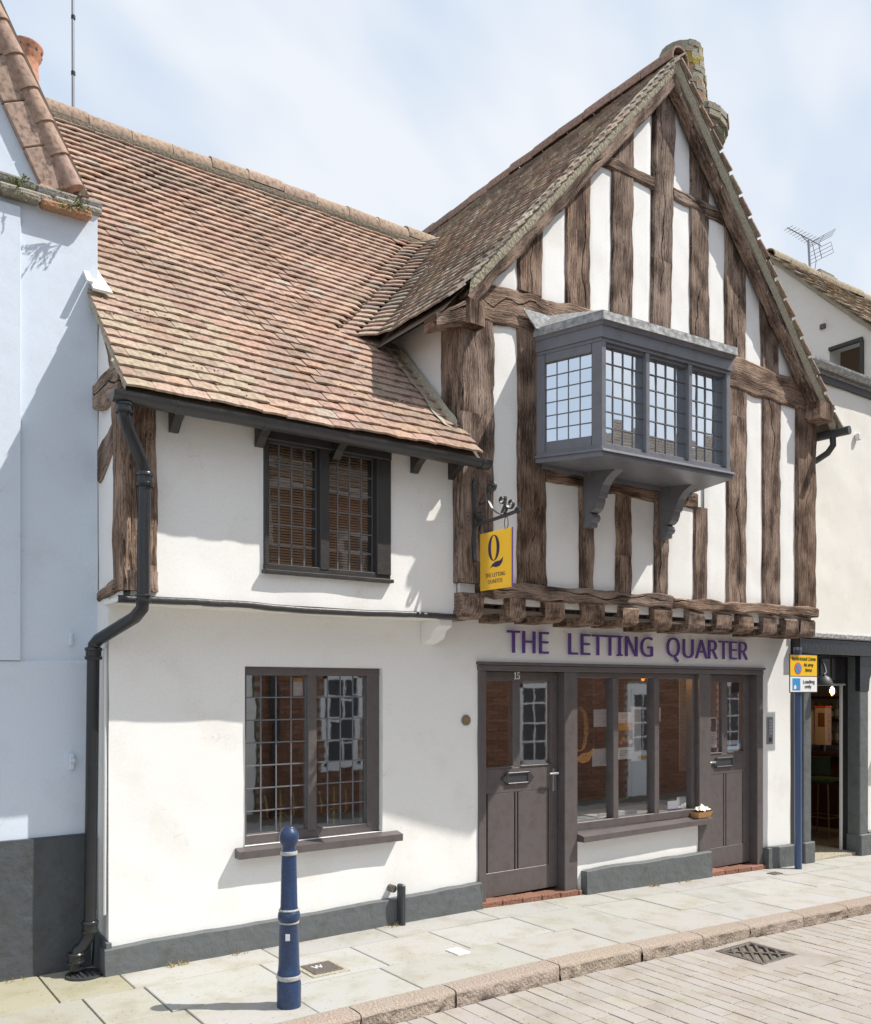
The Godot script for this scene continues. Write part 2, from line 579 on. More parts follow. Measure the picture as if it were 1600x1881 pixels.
# sides of an opening in a wall that faces +z
func reveal(mb: MB, x0: float, x1: float, y0: float, y1: float, z0: float, z1: float) -> void:
	mb.quad(Vector3(x0, y0, z0), Vector3(x0, y0, z1), Vector3(x0, y1, z1), Vector3(x0, y1, z0))
	mb.quad(Vector3(x1, y0, z1), Vector3(x1, y0, z0), Vector3(x1, y1, z0), Vector3(x1, y1, z1))
	mb.quad(Vector3(x0, y1, z1), Vector3(x1, y1, z1), Vector3(x1, y1, z0), Vector3(x0, y1, z0))
	mb.quad(Vector3(x0, y0, z0), Vector3(x1, y0, z0), Vector3(x1, y0, z1), Vector3(x0, y0, z1))

# plaster infill between timbers: a slightly swollen patch
func panel(p: Array, n: Vector3, bulge := 0.008) -> MB:
	var mb := MB.new()
	var wide: float = maxf(p[0].distance_to(p[1]), p[3].distance_to(p[2]))
	var tall: float = maxf(p[0].distance_to(p[3]), p[1].distance_to(p[2]))
	var nx := clampi(int(wide / 0.045), 4, 24)
	var ny := clampi(int(tall / 0.07), 4, 34)
	var g := []
	for j in ny + 1:
		var row := []
		var v := float(j) / ny
		for i in nx + 1:
			var u := float(i) / nx
			var q: Vector3 = p[0].lerp(p[1], u).lerp(p[3].lerp(p[2], u), v)
			var edge := minf(minf(u, 1 - u) * wide, minf(v, 1 - v) * tall)
			var s := clampf(edge / 0.05, 0, 1)
			q += n * (bulge * sqrt(s) - 0.006 + fn.get_noise_3dv(q * 2.2) * 0.006 * s)
			row.append(q)
		g.append(row)
	mb.sheet(g)
	return mb

# hewn timber between four corners (start left, start right, end right, end left), standing out by depth along n
func timber(a: Vector3, b: Vector3, c: Vector3, d: Vector3, n: Vector3, depth: float, wob := 0.008, into: MB = null) -> MB:
	var mb := into if into else MB.new()
	var along := ((c + d) - (a + b)) * 0.5
	var length := along.length()
	var seg := maxi(2, int(length / 0.06))
	var off := Vector2(rr(0, 7), rr(0, 7))
	var sd := rr(0, 100)
	var rows := []
	var split_at := rr(0.3, 0.7)
	var gaps := []
	var back := n * -0.03
	for i in seg + 1:
		var t := float(i) / seg
		var l: Vector3 = a.lerp(d, t)
		var r: Vector3 = b.lerp(c, t)
		var cross := (r - l).normalized()
		var wide := l.distance_to(r)
		var endf := 1.0 if i > 0 and i < seg else 0.25
		l += cross * (fn.get_noise_2d(sd, t * length * 2.6) * wob * 2.2 + rr(-0.25, 0.25) * wob) * endf
		r += cross * (fn.get_noise_2d(sd + 40, t * length * 2.6) * wob * 2.2 + rr(-0.25, 0.25) * wob) * endf
		var f := n * (depth + fn.get_noise_2d(sd + 80, t * length * 1.9) * 0.006)
		var ch := minf(0.012 + absf(fn.get_noise_2d(sd + 20, t * length * 5.0)) * 0.012, wide * 0.2)
		# a drying split wanders along the face, opening and closing
		var gp := clampf(split_at + fn.get_noise_2d(sd + 60, t * length * 1.4) * 0.45, 0.22, 0.78)
		gaps.append(gp)
		var open := clampf(fn.get_noise_2d(sd + 33, t * length * 1.1) * 2.6 + 0.15, 0.0, 1.0)
		var gw := (0.0035 + 0.0045 * open) / maxf(wide, 0.02)
		rows.append([l + back, l + f - n * ch * 0.8, l + f + cross * ch, l.lerp(r, gp - gw) + f, l.lerp(r, gp) + f - n * 0.028 * open, l.lerp(r, gp + gw) + f, r + f - cross * ch, r + f - n * ch * 0.8, r + back])
	var wd := a.distance_to(b)
	var us := [-0.05, -0.012, 0.0, 0.0, 0.0, 0.0, wd, wd + 0.012, wd + 0.05]
	for i in seg:
		var v0 := length * i / seg
		var v1 := length * (i + 1) / seg
		for k in 8:
			var side := func(r: int, c: int) -> float: return gaps[r] * wd + (c - 4) * 0.006 if c > 2 and c < 6 else us[c]
			var ua := Vector2(side.call(i, k) / 0.6, v0 / 2.6) + off
			var ub := Vector2(side.call(i, k + 1) / 0.6, v0 / 2.6) + off
			var uc := Vector2(side.call(i + 1, k + 1) / 0.6, v1 / 2.6) + off
			var ud := Vector2(side.call(i + 1, k) / 0.6, v1 / 2.6) + off
			var p0: Vector3 = rows[i][k]
			var p1: Vector3 = rows[i][k + 1]
			var p2: Vector3 = rows[i + 1][k + 1]
			var p3: Vector3 = rows[i + 1][k]
			var nn := (p2 - p0).cross(p3 - p1)
			var want: Vector3 = n if k > 0 and k < 7 else ((p0 - (a + b + c + d) * 0.25))
			if nn.dot(want) >= 0: mb.quv(p0, p1, p2, p3, ua, ub, uc, ud)
			else: mb.quv(p0, p3, p2, p1, ua, ud, uc, ub)
	for e in [0, seg]:
		for k in range(1, 8):
			var q: Array = rows[e]
			var out := along * (1.0 if e else -1.0)
			var o0 := off + Vector2(0.02 * k, 0.05)
			var o1 := off + Vector2(0.02 * k + 0.02, 0.05)
			if (q[k] - q[0]).cross(q[k + 1] - q[0]).dot(out) > 0: mb.t3(q[0], q[k], q[k + 1], out, out, out, off, o0, o1)
			else: mb.t3(q[0], q[k + 1], q[k], out, out, out, off, o1, o0)
	return mb

# leaded light: separate panes a hair out of true, and the cames that hold them
func leaded(parent: Node, o: Vector3, ux: Vector3, uy: Vector3, w: float, h: float, cols: int, rows: int, glass: Material, tilt := 0.0035) -> void:
	var n := ux.cross(uy).normalized()
	var cw := w / cols
	var ch := h / rows
	var cames := MB.new()
	for i in cols:
		for j in rows:
			var mb := MB.new()
			var c := o + ux * (cw * (i + 0.5)) + uy * (ch * (j + 0.5))
			var ax := rr(-tilt, tilt)
			var ay := rr(-tilt, tilt)
			var q := []
			for k in [[-1, -1], [1, -1], [1, 1], [-1, 1]]:
				q.append(c + ux * (k[0] * cw * 0.5) + uy * (k[1] * ch * 0.5) + n * (k[0] * cw * 0.5 * ax + k[1] * ch * 0.5 * ay))
			mb.quad(q[0], q[1], q[2], q[3])
			put(parent, "pane", mb, glass)
	for i in cols + 1:
		var x := cw * i
		bar(cames, o + ux * x, o + ux * x + uy * h, 0.0042, n)
	for j in rows + 1:
		var y := ch * j
		bar(cames, o + uy * y, o + uy * y + ux * w, 0.0042, n)
	put(parent, "lead_cames", cames, M.lead_came)

func bar(mb: MB, a: Vector3, b: Vector3, r: float, n: Vector3) -> void:
	var d := (b - a).normalized()
	var s := d.cross(n).normalized()
	var p := []
	for e in [a, b]:
		for k in [[-1, -1], [1, -1], [1, 1], [-1, 1]]:
			p.append(e + s * r * k[0] + n * r * k[1])
	mb.hexa(p)

func pane(parent: Node, lo: Vector3, hi: Vector3) -> void:
	var mb := MB.new()
	mb.quad(Vector3(lo.x, lo.y, lo.z), Vector3(hi.x, lo.y, lo.z), Vector3(hi.x, hi.y, lo.z), Vector3(lo.x, hi.y, lo.z))
	put(parent, "pane", mb, M.glass)

# open-fronted room behind a window: floor, ceiling, back and sides with thickness
func room(parent: Node, x0: float, x1: float, y0: float, y1: float, z0: float, z1: float, m: Material) -> void:
	var mb := MB.new()
	var t := 0.05
	mb.box(Vector3(x0 - t, y0 - t, z0 - t), Vector3(x1 + t, y1 + t, z0))
	mb.box(Vector3(x0 - t, y0 - t, z0), Vector3(x0, y1 + t, z1))
	mb.box(Vector3(x1, y0 - t, z0), Vector3(x1 + t, y1 + t, z1))
	mb.box(Vector3(x0, y0 - t, z0), Vector3(x1, y0, z1))
	mb.box(Vector3(x0, y1, z0), Vector3(x1, y1 + t, z1))
	put(parent, "room_walls", mb, m)

func ellipse(cx: float, cy: float, rx: float, ry: float, k := 28) -> PackedVector2Array:
	var p := PackedVector2Array()
	for i in k:
		var a := TAU * i / k
		p.append(Vector2(cx + cos(a) * rx, cy + sin(a) * ry))
	return p

# the letter Q with a leaf for a tail, in a unit box, as flat strips
func q_shape(mb: MB, z0: float, z1: float) -> void:
	var k := 36
	for i in k:
		var a := TAU * i / k
		var b := TAU * (i + 1) / k
		var q := PackedVector2Array([Vector2(0.42 + cos(a) * 0.30, 0.60 + sin(a) * 0.40), Vector2(0.42 + cos(b) * 0.30, 0.60 + sin(b) * 0.40),
			Vector2(0.42 + cos(b) * 0.15, 0.60 + sin(b) * 0.375), Vector2(0.42 + cos(a) * 0.15, 0.60 + sin(a) * 0.375)])
		mb.prism(q, z0, z1)
	mb.prism(PackedVector2Array([Vector2(0.22, -0.02), Vector2(0.34, 0.10), Vector2(0.52, 0.17), Vector2(0.74, 0.18), Vector2(0.92, 0.27), Vector2(0.86, 0.12), Vector2(0.74, 0.02), Vector2(0.54, -0.01), Vector2(0.36, 0.03)]), z0, z1)

# ---------------------------------------------------------------- build
func _ready() -> void:
	rng.seed = 15
	fn.seed = 4
	fn.frequency = 1.0
	fn.fractal_octaves = 3
	setup_camera_and_light()
	make_materials()
	build_ground()
	build_cottage()
	build_shop()
	build_roofs()
	build_blue_house()
	build_pub()
	build_opposite()
	build_street_things()
	build_small_things()

func setup_camera_and_light() -> void:
	var cam := Camera3D.new()
	cam.name = "camera"
	cam.projection = Camera3D.PROJECTION_FRUSTUM
	cam.near = 0.05
	cam.far = 400.0
	cam.size = 1881.0 / 1640.0 * 0.05
	cam.frustum_offset = Vector2(0.0, 324.5 / 1640.0 * 0.05)
	cam.position = EYE
	cam.rotation = Vector3(0, deg_to_rad(-35.5), 0)
	add_child(cam)
	cam.current = true
	var env := Environment.new()
	env.background_mode = Environment.BG_SKY
	env.tonemap_mode = Environment.TONE_MAPPER_LINEAR
	env.tonemap_exposure = 1.45
	env.sdfgi_enabled = true
	env.ssao_enabled = true
	env.ssil_enabled = true
	var sky := Sky.new()
	var pm := PanoramaSkyMaterial.new()
	pm.panorama = sky_picture()
	sky.sky_material = pm
	env.sky = sky
	var we := WorldEnvironment.new()
	we.name = "environment"
	we.environment = env
	add_child(we)
	var sun := DirectionalLight3D.new()
	sun.name = "sun"
	sun.light_color = Color(1.0, 0.975, 0.935)
	sun.light_energy = 1.22
	sun.light_angular_distance = 0.55
	sun.shadow_enabled = true
	add_child(sun)
	sun.look_at_from_position(Vector3(0.59, 0.97, 0.40) * 30.0, Vector3.ZERO)

# thin high cloud over pale blue, the same all round
func sky_picture() -> ImageTexture:
	var w := 1024
	var h := 512
	var im := Image.create(w, h, false, Image.FORMAT_RGBF)
	var n := FastNoiseLite.new()
	n.seed = 9; n.frequency = 1.0; n.fractal_octaves = 5
	var blue := Color(0.445, 0.52, 0.625)
	var white := Color(0.625, 0.645, 0.68)
	for y in h:
		var el := PI * (0.5 - (y + 0.5) / h)
		for x in w:
			if el < -0.03:
				im.set_pixel(x, y, Color(0.34, 0.32, 0.29))
				continue
			var az := TAU * (x + 0.5) / w
			var d := Vector3(sin(az) * cos(el), sin(el), cos(az) * cos(el))
			var q := Vector3(d.x, d.z, 0) / (0.28 + d.y)
			var c := n.get_noise_2d(q.x * 0.55 + q.y * 0.5, q.y * 1.7 - q.x * 0.9) * 0.9 + n.get_noise_2d(q.x * 1.4 + 30.0, q.y * 3.4) * 0.3
			c += n.get_noise_2d(q.x * 2.6 + q.y * 2.2 + 60.0, q.y * 7.0 - q.x * 3.5) * 0.22
			c = clampf(0.40 + c * 1.7, 0, 1)
			im.set_pixel(x, y, blue.lerp(white, c * 0.85))
	return ImageTexture.create_from_image(im)

func jit(c: Color, k: float) -> Color:
	var f := 1.0 + rr(-k, k)
	return Color(c.r * f, c.g * f * (1.0 + rr(-0.015, 0.015)), c.b * f * (1.0 + rr(-0.025, 0.025)))

# ---------------------------------------------------------------- road, kerb, pavement
func build_ground() -> void:
	var ground := structure("ground")
	var mb := MB.new()
	mb.quad(Vector3(-90, -0.62, 90), Vector3(110, -0.62, 90), Vector3(110, -0.62, -90), Vector3(-90, -0.62, -90))
	put(ground, "earth", mb, M.joint_dirt)
	var road := structure("road")
	mb = MB.new()
	var xs := [-40.0, 4.2, 13.2, 60.0]
	for i in 3:
		mb.quad(Vector3(xs[i], gy(xs[i]) - 0.107, 6.6), Vector3(xs[i + 1], gy(xs[i + 1]) - 0.107, 6.6), Vector3(xs[i + 1], gy(xs[i + 1]) - 0.107, 1.3), Vector3(xs[i], gy(xs[i]) - 0.107, 1.3))
	put(road, "bedding", mb, M.joint_dirt)
	# setts: courses run across the road
	var list := []
	var x := -1.4
	while x < 15.0:
		var wx := rr(0.112, 0.136)
		var z := 1.495 + rr(0.0, 0.06)
		var first := true
		while z < 5.6:
			var lz := rr(0.15, 0.215)
			var z0 := 1.493 if first else z
			first = false
			var cx := x + wx * 0.5
			var cz := z + lz * 0.5
			if not (x + wx > 5.385 and x < 5.785 and z + lz > 1.565 and z < 1.945):
				var gap := rr(0.0008, 0.0028)
				var gz := rr(0.0006, 0.0024)
				var dy := rr(-0.0025, 0.0015)
				var tx := rr(-0.012, 0.012)
				var tz := rr(-0.006, 0.006)
				var t := []
				for k in [[x + gap, z0 + gz], [x + wx - gap, z0 + gz], [x + wx - gap, z + lz - gz], [x + gap, z + lz - gz]]:
					t.append(Vector3(k[0] + rr(-0.002, 0.002), gy(k[0]) - 0.095 + dy + (k[0] - cx) * tx + (k[1] - cz) * tz, k[1] + rr(-0.001, 0.001)))
				list.append({"t": t, "d": Vector3(cx, 0, cz).distance_to(EYE), "c": jit(Color(0.43, 0.395, 0.365), 0.055), "seen": cx > 2.0 + (cz - 1.4) * 0.9 and cz < 3.3 - (maxf(0.0, cx - 5.0)) * 0.1 and cx < 9.0})
			z += lz
		x += wx
	list.sort_custom(func(p, q): return p.d - (100.0 if p.seen else 0.0) < q.d - (100.0 if q.seen else 0.0))
	var rest := MB.new()
	rest.colored = true
	for i in list.size():
		var s: Dictionary = list[i]
		if i < 300:
			var one := MB.new()
			one.colored = true; one.col = s.c
			one.slab(s.t, 0.07, 0.004)
			put(road, "sett", one, M.stone)
		else:
			rest.col = s.c
			rest.slab(s.t, 0.07, 0.004)
	var st := put(road, "setts_beyond", rest, M.stone)
	st.set_meta("kind", "stuff")
	# kerb
	var kerb := structure("kerb")
	var ks := [-1.6, -0.7, 0.2, 1.0, 1.75, 2.46, 3.1, 3.92, 4.68, 5.33, 5.89, 6.6, 7.25, 8.0, 8.75, 9.6, 10.4, 11.2, 12.1, 13.0, 14.0]
	for i in ks.size() - 1:
		mb = MB.new()
		mb.colored = true
		mb.col = jit(Color(0.45, 0.375, 0.32), 0.05)
		kerbstone(mb, ks[i] + 0.004, ks[i + 1] - 0.004)
		put(kerb, "kerbstone", mb, M.rough_stone)
	# pavement
	var pav := structure("pavement")
	mb = MB.new()
	xs = [-6.0, 4.2, 13.2, 16.0]
	for i in 3:
		mb.quad(Vector3(xs[i], gy(xs[i]) - 0.012, 1.36), Vector3(xs[i + 1], gy(xs[i + 1]) - 0.012, 1.36), Vector3(xs[i + 1], gy(xs[i + 1]) - 0.012, -0.6), Vector3(xs[i], gy(xs[i]) - 0.012, -0.6))
	put(pav, "bedding", mb, M.joint_dirt)
	var rows := [[-0.02, 0.36, 0.55, 0.95], [0.36, 0.86, 0.5, 0.85], [0.86, 1.342, 0.5, 0.95]]
	var cover := Rect2(2.56, 0.575, 0.20, 0.21)
	for r in rows.size():
		var z0: float = rows[r][0]
		var z1: float = rows[r][1]
		var px: float = 1.60 + [0.0, 0.05, 0.12][r]
		var edge := px
		while px < 14.0:
			var wx := rr(rows[r][2], rows[r][3])
			flag(pav, px, px + wx, z0, z1, Color(0.478, 0.468, 0.444))
			px += wx
		# older, greyer paving in front of the neighbour
		px = edge
		while px > -1.6:
			var wx := rr(0.32, 0.6)
			flag(pav, px - wx, px, z0 if r > 0 else -0.40, z1, Color(0.43, 0.41, 0.36) if r > 0 else Color(0.42, 0.40, 0.30))
			px -= wx

func flag(pav: Node3D, x0: float, x1: float, z0: float, z1: float, c: Color) -> void:
	var mb := MB.new()
	mb.colored = true
	mb.col = jit(c, 0.045)
	var g := rr(0.002, 0.005)
	var dy := rr(-0.003, 0.001)
	var t := []
	for k in [[x0 + g, z0 + g], [x1 - g, z0 + g], [x1 - g, z1 - g], [x0 + g, z1 - g]]:
		t.append(Vector3(k[0], gy(k[0]) + dy + rr(-0.0015, 0.0015), k[1]))
	mb.slab(t, 0.05, 0.004)
	put(pav, "flagstone", mb, M.stone)

func kerbstone(mb: MB, x0: float, x1: float) -> void:
	var n := maxi(4, int((x1 - x0) / 0.05))
	var g := []
	var sect := [Vector2(1.490, -0.16), Vector2(1.492, -0.11), Vector2(1.494, -0.085), Vector2(1.494, -0.05), Vector2(1.494, -0.022), Vector2(1.489, -0.008), Vector2(1.476, 0.0), Vector2(1.42, 0.002), Vector2(1.347, 0.0)]
	var dz := rr(-0.004, 0.004)
	for j in sect.size():
		var row := []
		for i in n + 1:
			var x := lerpf(x0, x1, float(i) / n)
			var rough := 0.022 if j < 4 else 0.006 if j < 6 else 0.0015
			var p := Vector3(x, gy(x) + sect[j].y, sect[j].x + dz)
			p.z += (fn.get_noise_3dv(p * 11.0)) * rough + (rr(-0.5, 0.5) * rough if j < 5 else 0.0)
			p.y += fn.get_noise_3dv(p * 4.0) * 0.003
			row.append(p)
		g.append(row)
	mb.sheet(g.slice(0, 5)); mb.sheet(g.slice(4, 7)); mb.sheet(g.slice(6, 9))
	for x in [x0, x1]:
		mb.quad(Vector3(x, gy(x) - 0.16, 1.347), Vector3(x, gy(x) - 0.16, 1.488), Vector3(x, gy(x) - 0.004, 1.482), Vector3(x, gy(x) - 0.004, 1.347))

# ---------------------------------------------------------------- left range: rendered cottage with jettied floor
var cottage: Node3D
var shop: Node3D

func build_cottage() -> void:
	cottage = thing("rendered_cottage", "white rendered cottage with red tiled roof, jettied upper floor and leaded windows", "house", Vector3(3.0, 0, 0))
	var h := cottage
	# ground floor wall, window opening x 2.44-3.53, y 0.69-1.90
	var mb := MB.new()
	pwall(mb, Vector3(1.55, -0.35, 0), Vector3.RIGHT, Vector3.UP, 2.88, 2.66, [Rect2(0.89, 1.04, 1.09, 1.21)], 0.011)
	reveal(mb, 2.44, 3.53, 0.69, 1.90, -0.12, 0.004)
	pwall(mb, Vector3(1.55, -0.35, -0.6), Vector3(0, 0, 1), Vector3.UP, 0.6, 2.66, [], 0.003)
	mb.box(Vector3(1.60, -0.35, -0.4), Vector3(2.40, 2.30, -0.02)); mb.box(Vector3(3.57, -0.35, -0.4), Vector3(4.40, 2.30, -0.02))
	mb.box(Vector3(2.40, -0.35, -0.14), Vector3(3.57, 0.66, -0.02)); mb.box(Vector3(2.40, 1.93, -0.14), Vector3(3.57, 2.30, -0.02))
	put(h, "ground_floor_wall", mb, M.lime_plaster)
	mb = MB.new()
	plinth(mb, 1.515, 4.435, 0.055, 0.165, 0.20)
	mb.hexa([Vector3(1.505, -0.2, -0.3), Vector3(1.56, -0.2, -0.3), Vector3(1.56, -0.2, 0.03), Vector3(1.505, -0.2, 0.03), Vector3(1.53, 0.22, -0.3), Vector3(1.56, 0.22, -0.3), Vector3(1.56, 0.19, 0.03), Vector3(1.53, 0.19, 0.03)])
	put(h, "plinth", mb, M.plinth_paint, "dark grey painted plinth along the wall base")
	# upper floor
	var z := 0.27
	mb = MB.new()
	pwall(mb, Vector3(1.60, 2.30, z), Vector3.RIGHT, Vector3.UP, 2.41, 1.22, [Rect2(0.85, 0.215, 0.97, 0.905)], 0.014)
	reveal(mb, 2.45, 3.42, 2.515, 3.42, 0.14, z + 0.004)
	mb.box(Vector3(1.62, 2.29, 0.02), Vector3(2.42, 3.5, z - 0.025)); mb.box(Vector3(3.45, 2.29, 0.02), Vector3(4.0, 3.5, z - 0.025))
	mb.box(Vector3(2.42, 2.29, 0.02), Vector3(3.45, 2.49, z - 0.025))
	put(h, "upper_floor_wall", mb, M.lime_plaster)
	put(h, "flank_wall", panel([Vector3(1.555, 2.30, -0.7), Vector3(1.555, 2.30, 0.265), Vector3(1.555, 3.66, 0.265), Vector3(1.555, 4.62, -0.7)], Vector3(-1, 0, 0), 0.004), M.lime_plaster)
	# underside and dark moulding of the jetty
	mb = MB.new()
	mb.box(Vector3(1.53, 2.265, -0.05), Vector3(4.02, 2.29, z))
	put(h, "jetty_soffit", mb, M.cream_render)
	mb = MB.new()
	var g := []
	for row in [[2.262, z - 0.03], [2.262, z + 0.02], [2.268, z + 0.032], [2.292, z + 0.036], [2.304, z + 0.02], [2.306, z - 0.01]]:
		var r := []
		for i in 40:
			var x := lerpf(1.52, 4.015, i / 39.0)
			r.append(Vector3(x, row[0] + fn.get_noise_2d(x * 1.2, 3.0) * 0.012, row[1] + fn.get_noise_2d(x * 1.5, 8.0) * 0.006))
		g.append(r)
	mb.sheet(g)
	put(h, "jetty_moulding", mb, M.gutter_black)
	# white scrolled corbel by the shop corner
	mb = MB.new()
	mb.X = Transform3D(Basis(Vector3(0, 0, 1), Vector3.UP, Vector3(-1, 0, 0)), Vector3(4.0, 0, 0))
	mb.prism(PackedVector2Array([Vector2(0, 2.27), Vector2(0.24, 2.27), Vector2(0.235, 2.22), Vector2(0.17, 2.19), Vector2(0.13, 2.13), Vector2(0.05, 2.10), Vector2(0, 2.09)]), 0.0, 0.12)
	put(h, "corbel", mb, M.lime_plaster)
	# corner post and the timbers of the flank
	var n := Vector3(0, 0, 1)
	put(h, "corner_post", timber(Vector3(1.59, 2.44, z), Vector3(1.755, 2.44, z), Vector3(1.745, 3.50, z), Vector3(1.575, 3.50, z), n, 0.03, 0.008), oak())
	put(h, "post_base", timber(Vector3(1.575, 2.33, z), Vector3(1.76, 2.33, z), Vector3(1.76, 2.45, z), Vector3(1.575, 2.45, z), n, 0.04, 0.006), oak())
	var fl := Vector3(-1, 0, 0)
	put(h, "flank_post", timber(Vector3(1.565, 2.33, 0.14), Vector3(1.565, 2.33, 0.30), Vector3(1.565, 3.52, 0.30), Vector3(1.565, 3.52, 0.10), fl, 0.03, 0.012), oak())
	put(h, "wall_plate_end", timber(Vector3(1.56, 3.50, -0.18), Vector3(1.56, 3.66, -0.18), Vector3(1.56, 3.66, 0.36), Vector3(1.56, 3.46, 0.36), fl, 0.06, 0.012), oak())
	put(h, "flank_rafter", timber(Vector3(1.56, 3.66, 0.10), Vector3(1.56, 3.70, 0.22), Vector3(1.56, 4.10, -0.06), Vector3(1.56, 4.10, -0.16), fl, 0.03, 0.012), oak())
	put(h, "brace", timber(Vector3(1.56, 3.05, -0.20), Vector3(1.56, 3.27, -0.20), Vector3(1.56, 3.36, 0.15), Vector3(1.56, 3.22, 0.15), fl, 0.025, 0.012), oak())
	put(h, "flank_sill", timber(Vector3(1.56, 2.30, -0.20), Vector3(1.56, 2.36, -0.20), Vector3(1.56, 2.42, 0.22), Vector3(1.56, 2.33, 0.22), fl, 0.03, 0.008), oak())
	# eaves: board and rafter feet
	mb = MB.new()
	mb.box(Vector3(1.60, 3.43, 0.24), Vector3(4.0, 3.455, 0.47))
	put(h, "eaves_board", mb, M.roof_under)
	for x in [1.86, 2.42, 2.98, 3.63, 3.97]:
		mb = MB.new()
		mb.X = Transform3D(Basis(Vector3(0, 0, 1), Vector3.UP, Vector3(-1, 0, 0)), Vector3(x, 0, 0))
		mb.prism(PackedVector2Array([Vector2(0.26, 3.44), Vector2(0.42, 3.44), Vector2(0.41, 3.40), Vector2(0.34, 3.36), Vector2(0.29, 3.31), Vector2(0.26, 3.31)]), -0.028, 0.028)
		put(h, "rafter_foot", mb, M.black_joinery)
	build_upper_window(h, z)
	build_lower_window(h)
	build_gutter(h)

func plinth(mb: MB, x0: float, x1: float, z: float, ya: float, yb: float) -> void:
	var n := maxi(4, int((x1 - x0) / 0.09))
	var g := []
	var rows := [[-0.25, 0.012], [-0.05, 0.008], [0.35, 0.0], [0.8, 0.0], [0.955, -0.002], [0.955, -0.002], [0.985, -0.012], [0.985, -0.012], [1.0, -0.06]]
	for row in rows:
		var r := []
		for i in n + 1:
			var x := lerpf(x0, x1, float(i) / n)
			var top := lerpf(ya, yb, float(i) / n) + fn.get_noise_2d(x * 1.4, 5.5) * 0.014
			var base := gy(x)
			var p := Vector3(x, lerpf(base, top, row[0]) if row[0] > 0 else base + row[0], z + row[1])
			p.z += fn.get_noise_3dv(p * 3.0) * 0.008
			r.append(p)
		g.append(r)
	mb.sheet(g.slice(0, 5)); mb.sheet(g.slice(5, 7)); mb.sheet(g.slice(7, 9))
	for e in [x0, x1]:
		var top := ya if e == x0 else yb
		mb.box(Vector3(e - 0.003 if e == x0 else e - 0.01, -0.3, -0.05), Vector3(e + 0.01 if e == x0 else e + 0.003, top - 0.012, z))

func build_upper_window(h: Node3D, z: float) -> void:
	var w := part(h, "upper_window", "dark framed leaded casement pair with a wooden slatted blind behind")
	put(w, "jamb", bx(Vector3(2.452, 2.55, 0.15), Vector3(2.485, 3.40, z + 0.022)), M.black_joinery)
	put(w, "jamb", bx(Vector3(3.30, 2.55, 0.15), Vector3(3.418, 3.40, z + 0.03)), M.black_joinery)
	put(w, "head", bx(Vector3(2.45, 3.365, 0.15), Vector3(3.42, 3.43, z + 0.035)), M.black_joinery)
	put(w, "sill", bx(Vector3(2.44, 2.497, 0.15), Vector3(3.43, 2.522, z + 0.05), 0.004), M.black_joinery)
	put(w, "bottom_rail", bx(Vector3(2.45, 2.522, 0.16), Vector3(3.42, 2.565, z + 0.02)), M.black_joinery)
	put(w, "mullion", bx(Vector3(2.855, 2.55, 0.15), Vector3(2.925, 3.38, z + 0.025)), M.black_joinery)
	leaded(w, Vector3(2.485, 2.565, 0.235), Vector3.RIGHT, Vector3.UP, 0.37, 0.80, 4, 6, M.blind_glass)
	leaded(w, Vector3(2.925, 2.565, 0.235), Vector3.RIGHT, Vector3.UP, 0.375, 0.80, 4, 6, M.blind_glass)
	var mb := MB.new()
	for i in 44:
		var y := 2.575 + i * 0.0183
		mb.X = Transform3D(Basis(Vector3.RIGHT, 0.75), Vector3(2.94, y, 0.17))
		mb.box(Vector3(-0.46, -0.001, -0.0105), Vector3(0.46, 0.001, 0.0105))
	mb.X = Transform3D.IDENTITY
	for x in [2.56, 2.80, 3.05, 3.22]: mb.box(Vector3(x - 0.001, 2.57, 0.183), Vector3(x + 0.001, 3.37, 0.185))
	put(w, "slatted_blind", mb, M.blind_wood)
	room(h, 2.2, 3.7, 2.4, 3.5, -1.2, 0.0, M.dark_room)

func build_lower_window(h: Node3D) -> void:
	var w := part(h, "lower_window", "grey-brown framed leaded casement pair with candlesticks behind")
	var zf := -0.045
	put(w, "jamb", bx(Vector3(2.44, 0.73, -0.12), Vector3(2.475, 1.88, zf)), M.joinery_paint)
	put(w, "jamb", bx(Vector3(3.425, 0.73, -0.12), Vector3(3.53, 1.88, zf + 0.006)), M.joinery_paint)
	put(w, "head", bx(Vector3(2.44, 1.845, -0.12), Vector3(3.53, 1.90, zf + 0.01)), M.joinery_paint)
	put(w, "bottom_rail", bx(Vector3(2.44, 0.69, -0.12), Vector3(3.53, 0.755, zf)), M.joinery_paint)
	put(w, "mullion", bx(Vector3(2.935, 0.74, -0.12), Vector3(3.005, 1.86, zf + 0.008)), M.joinery_paint)
	leaded(w, Vector3(2.475, 0.755, -0.075), Vector3.RIGHT, Vector3.UP, 0.46, 1.09, 4, 7, M.glass)
	leaded(w, Vector3(3.005, 0.755, -0.075), Vector3.RIGHT, Vector3.UP, 0.42, 1.09, 4, 7, M.glass)
	var mb := MB.new()
	mb.hexa([Vector3(2.372, 0.618, -0.05), Vector3(3.665, 0.618, -0.05), Vector3(3.665, 0.618, 0.075), Vector3(2.372, 0.618, 0.075), Vector3(2.372, 0.695, -0.05), Vector3(3.665, 0.695, -0.05), Vector3(3.665, 0.668, 0.075), Vector3(2.372, 0.668, 0.075)])
	put(w, "sill", mb, M.joinery_paint)
	room(h, 2.0, 4.3, 0.0, 2.2, -2.6, -0.14, M.dark_room)
	mb = bx(Vector3(2.35, 0.60, -0.55), Vector3(3.62, 0.70, -0.14))
	put(h, "window_ledge", mb, M.pale_room)

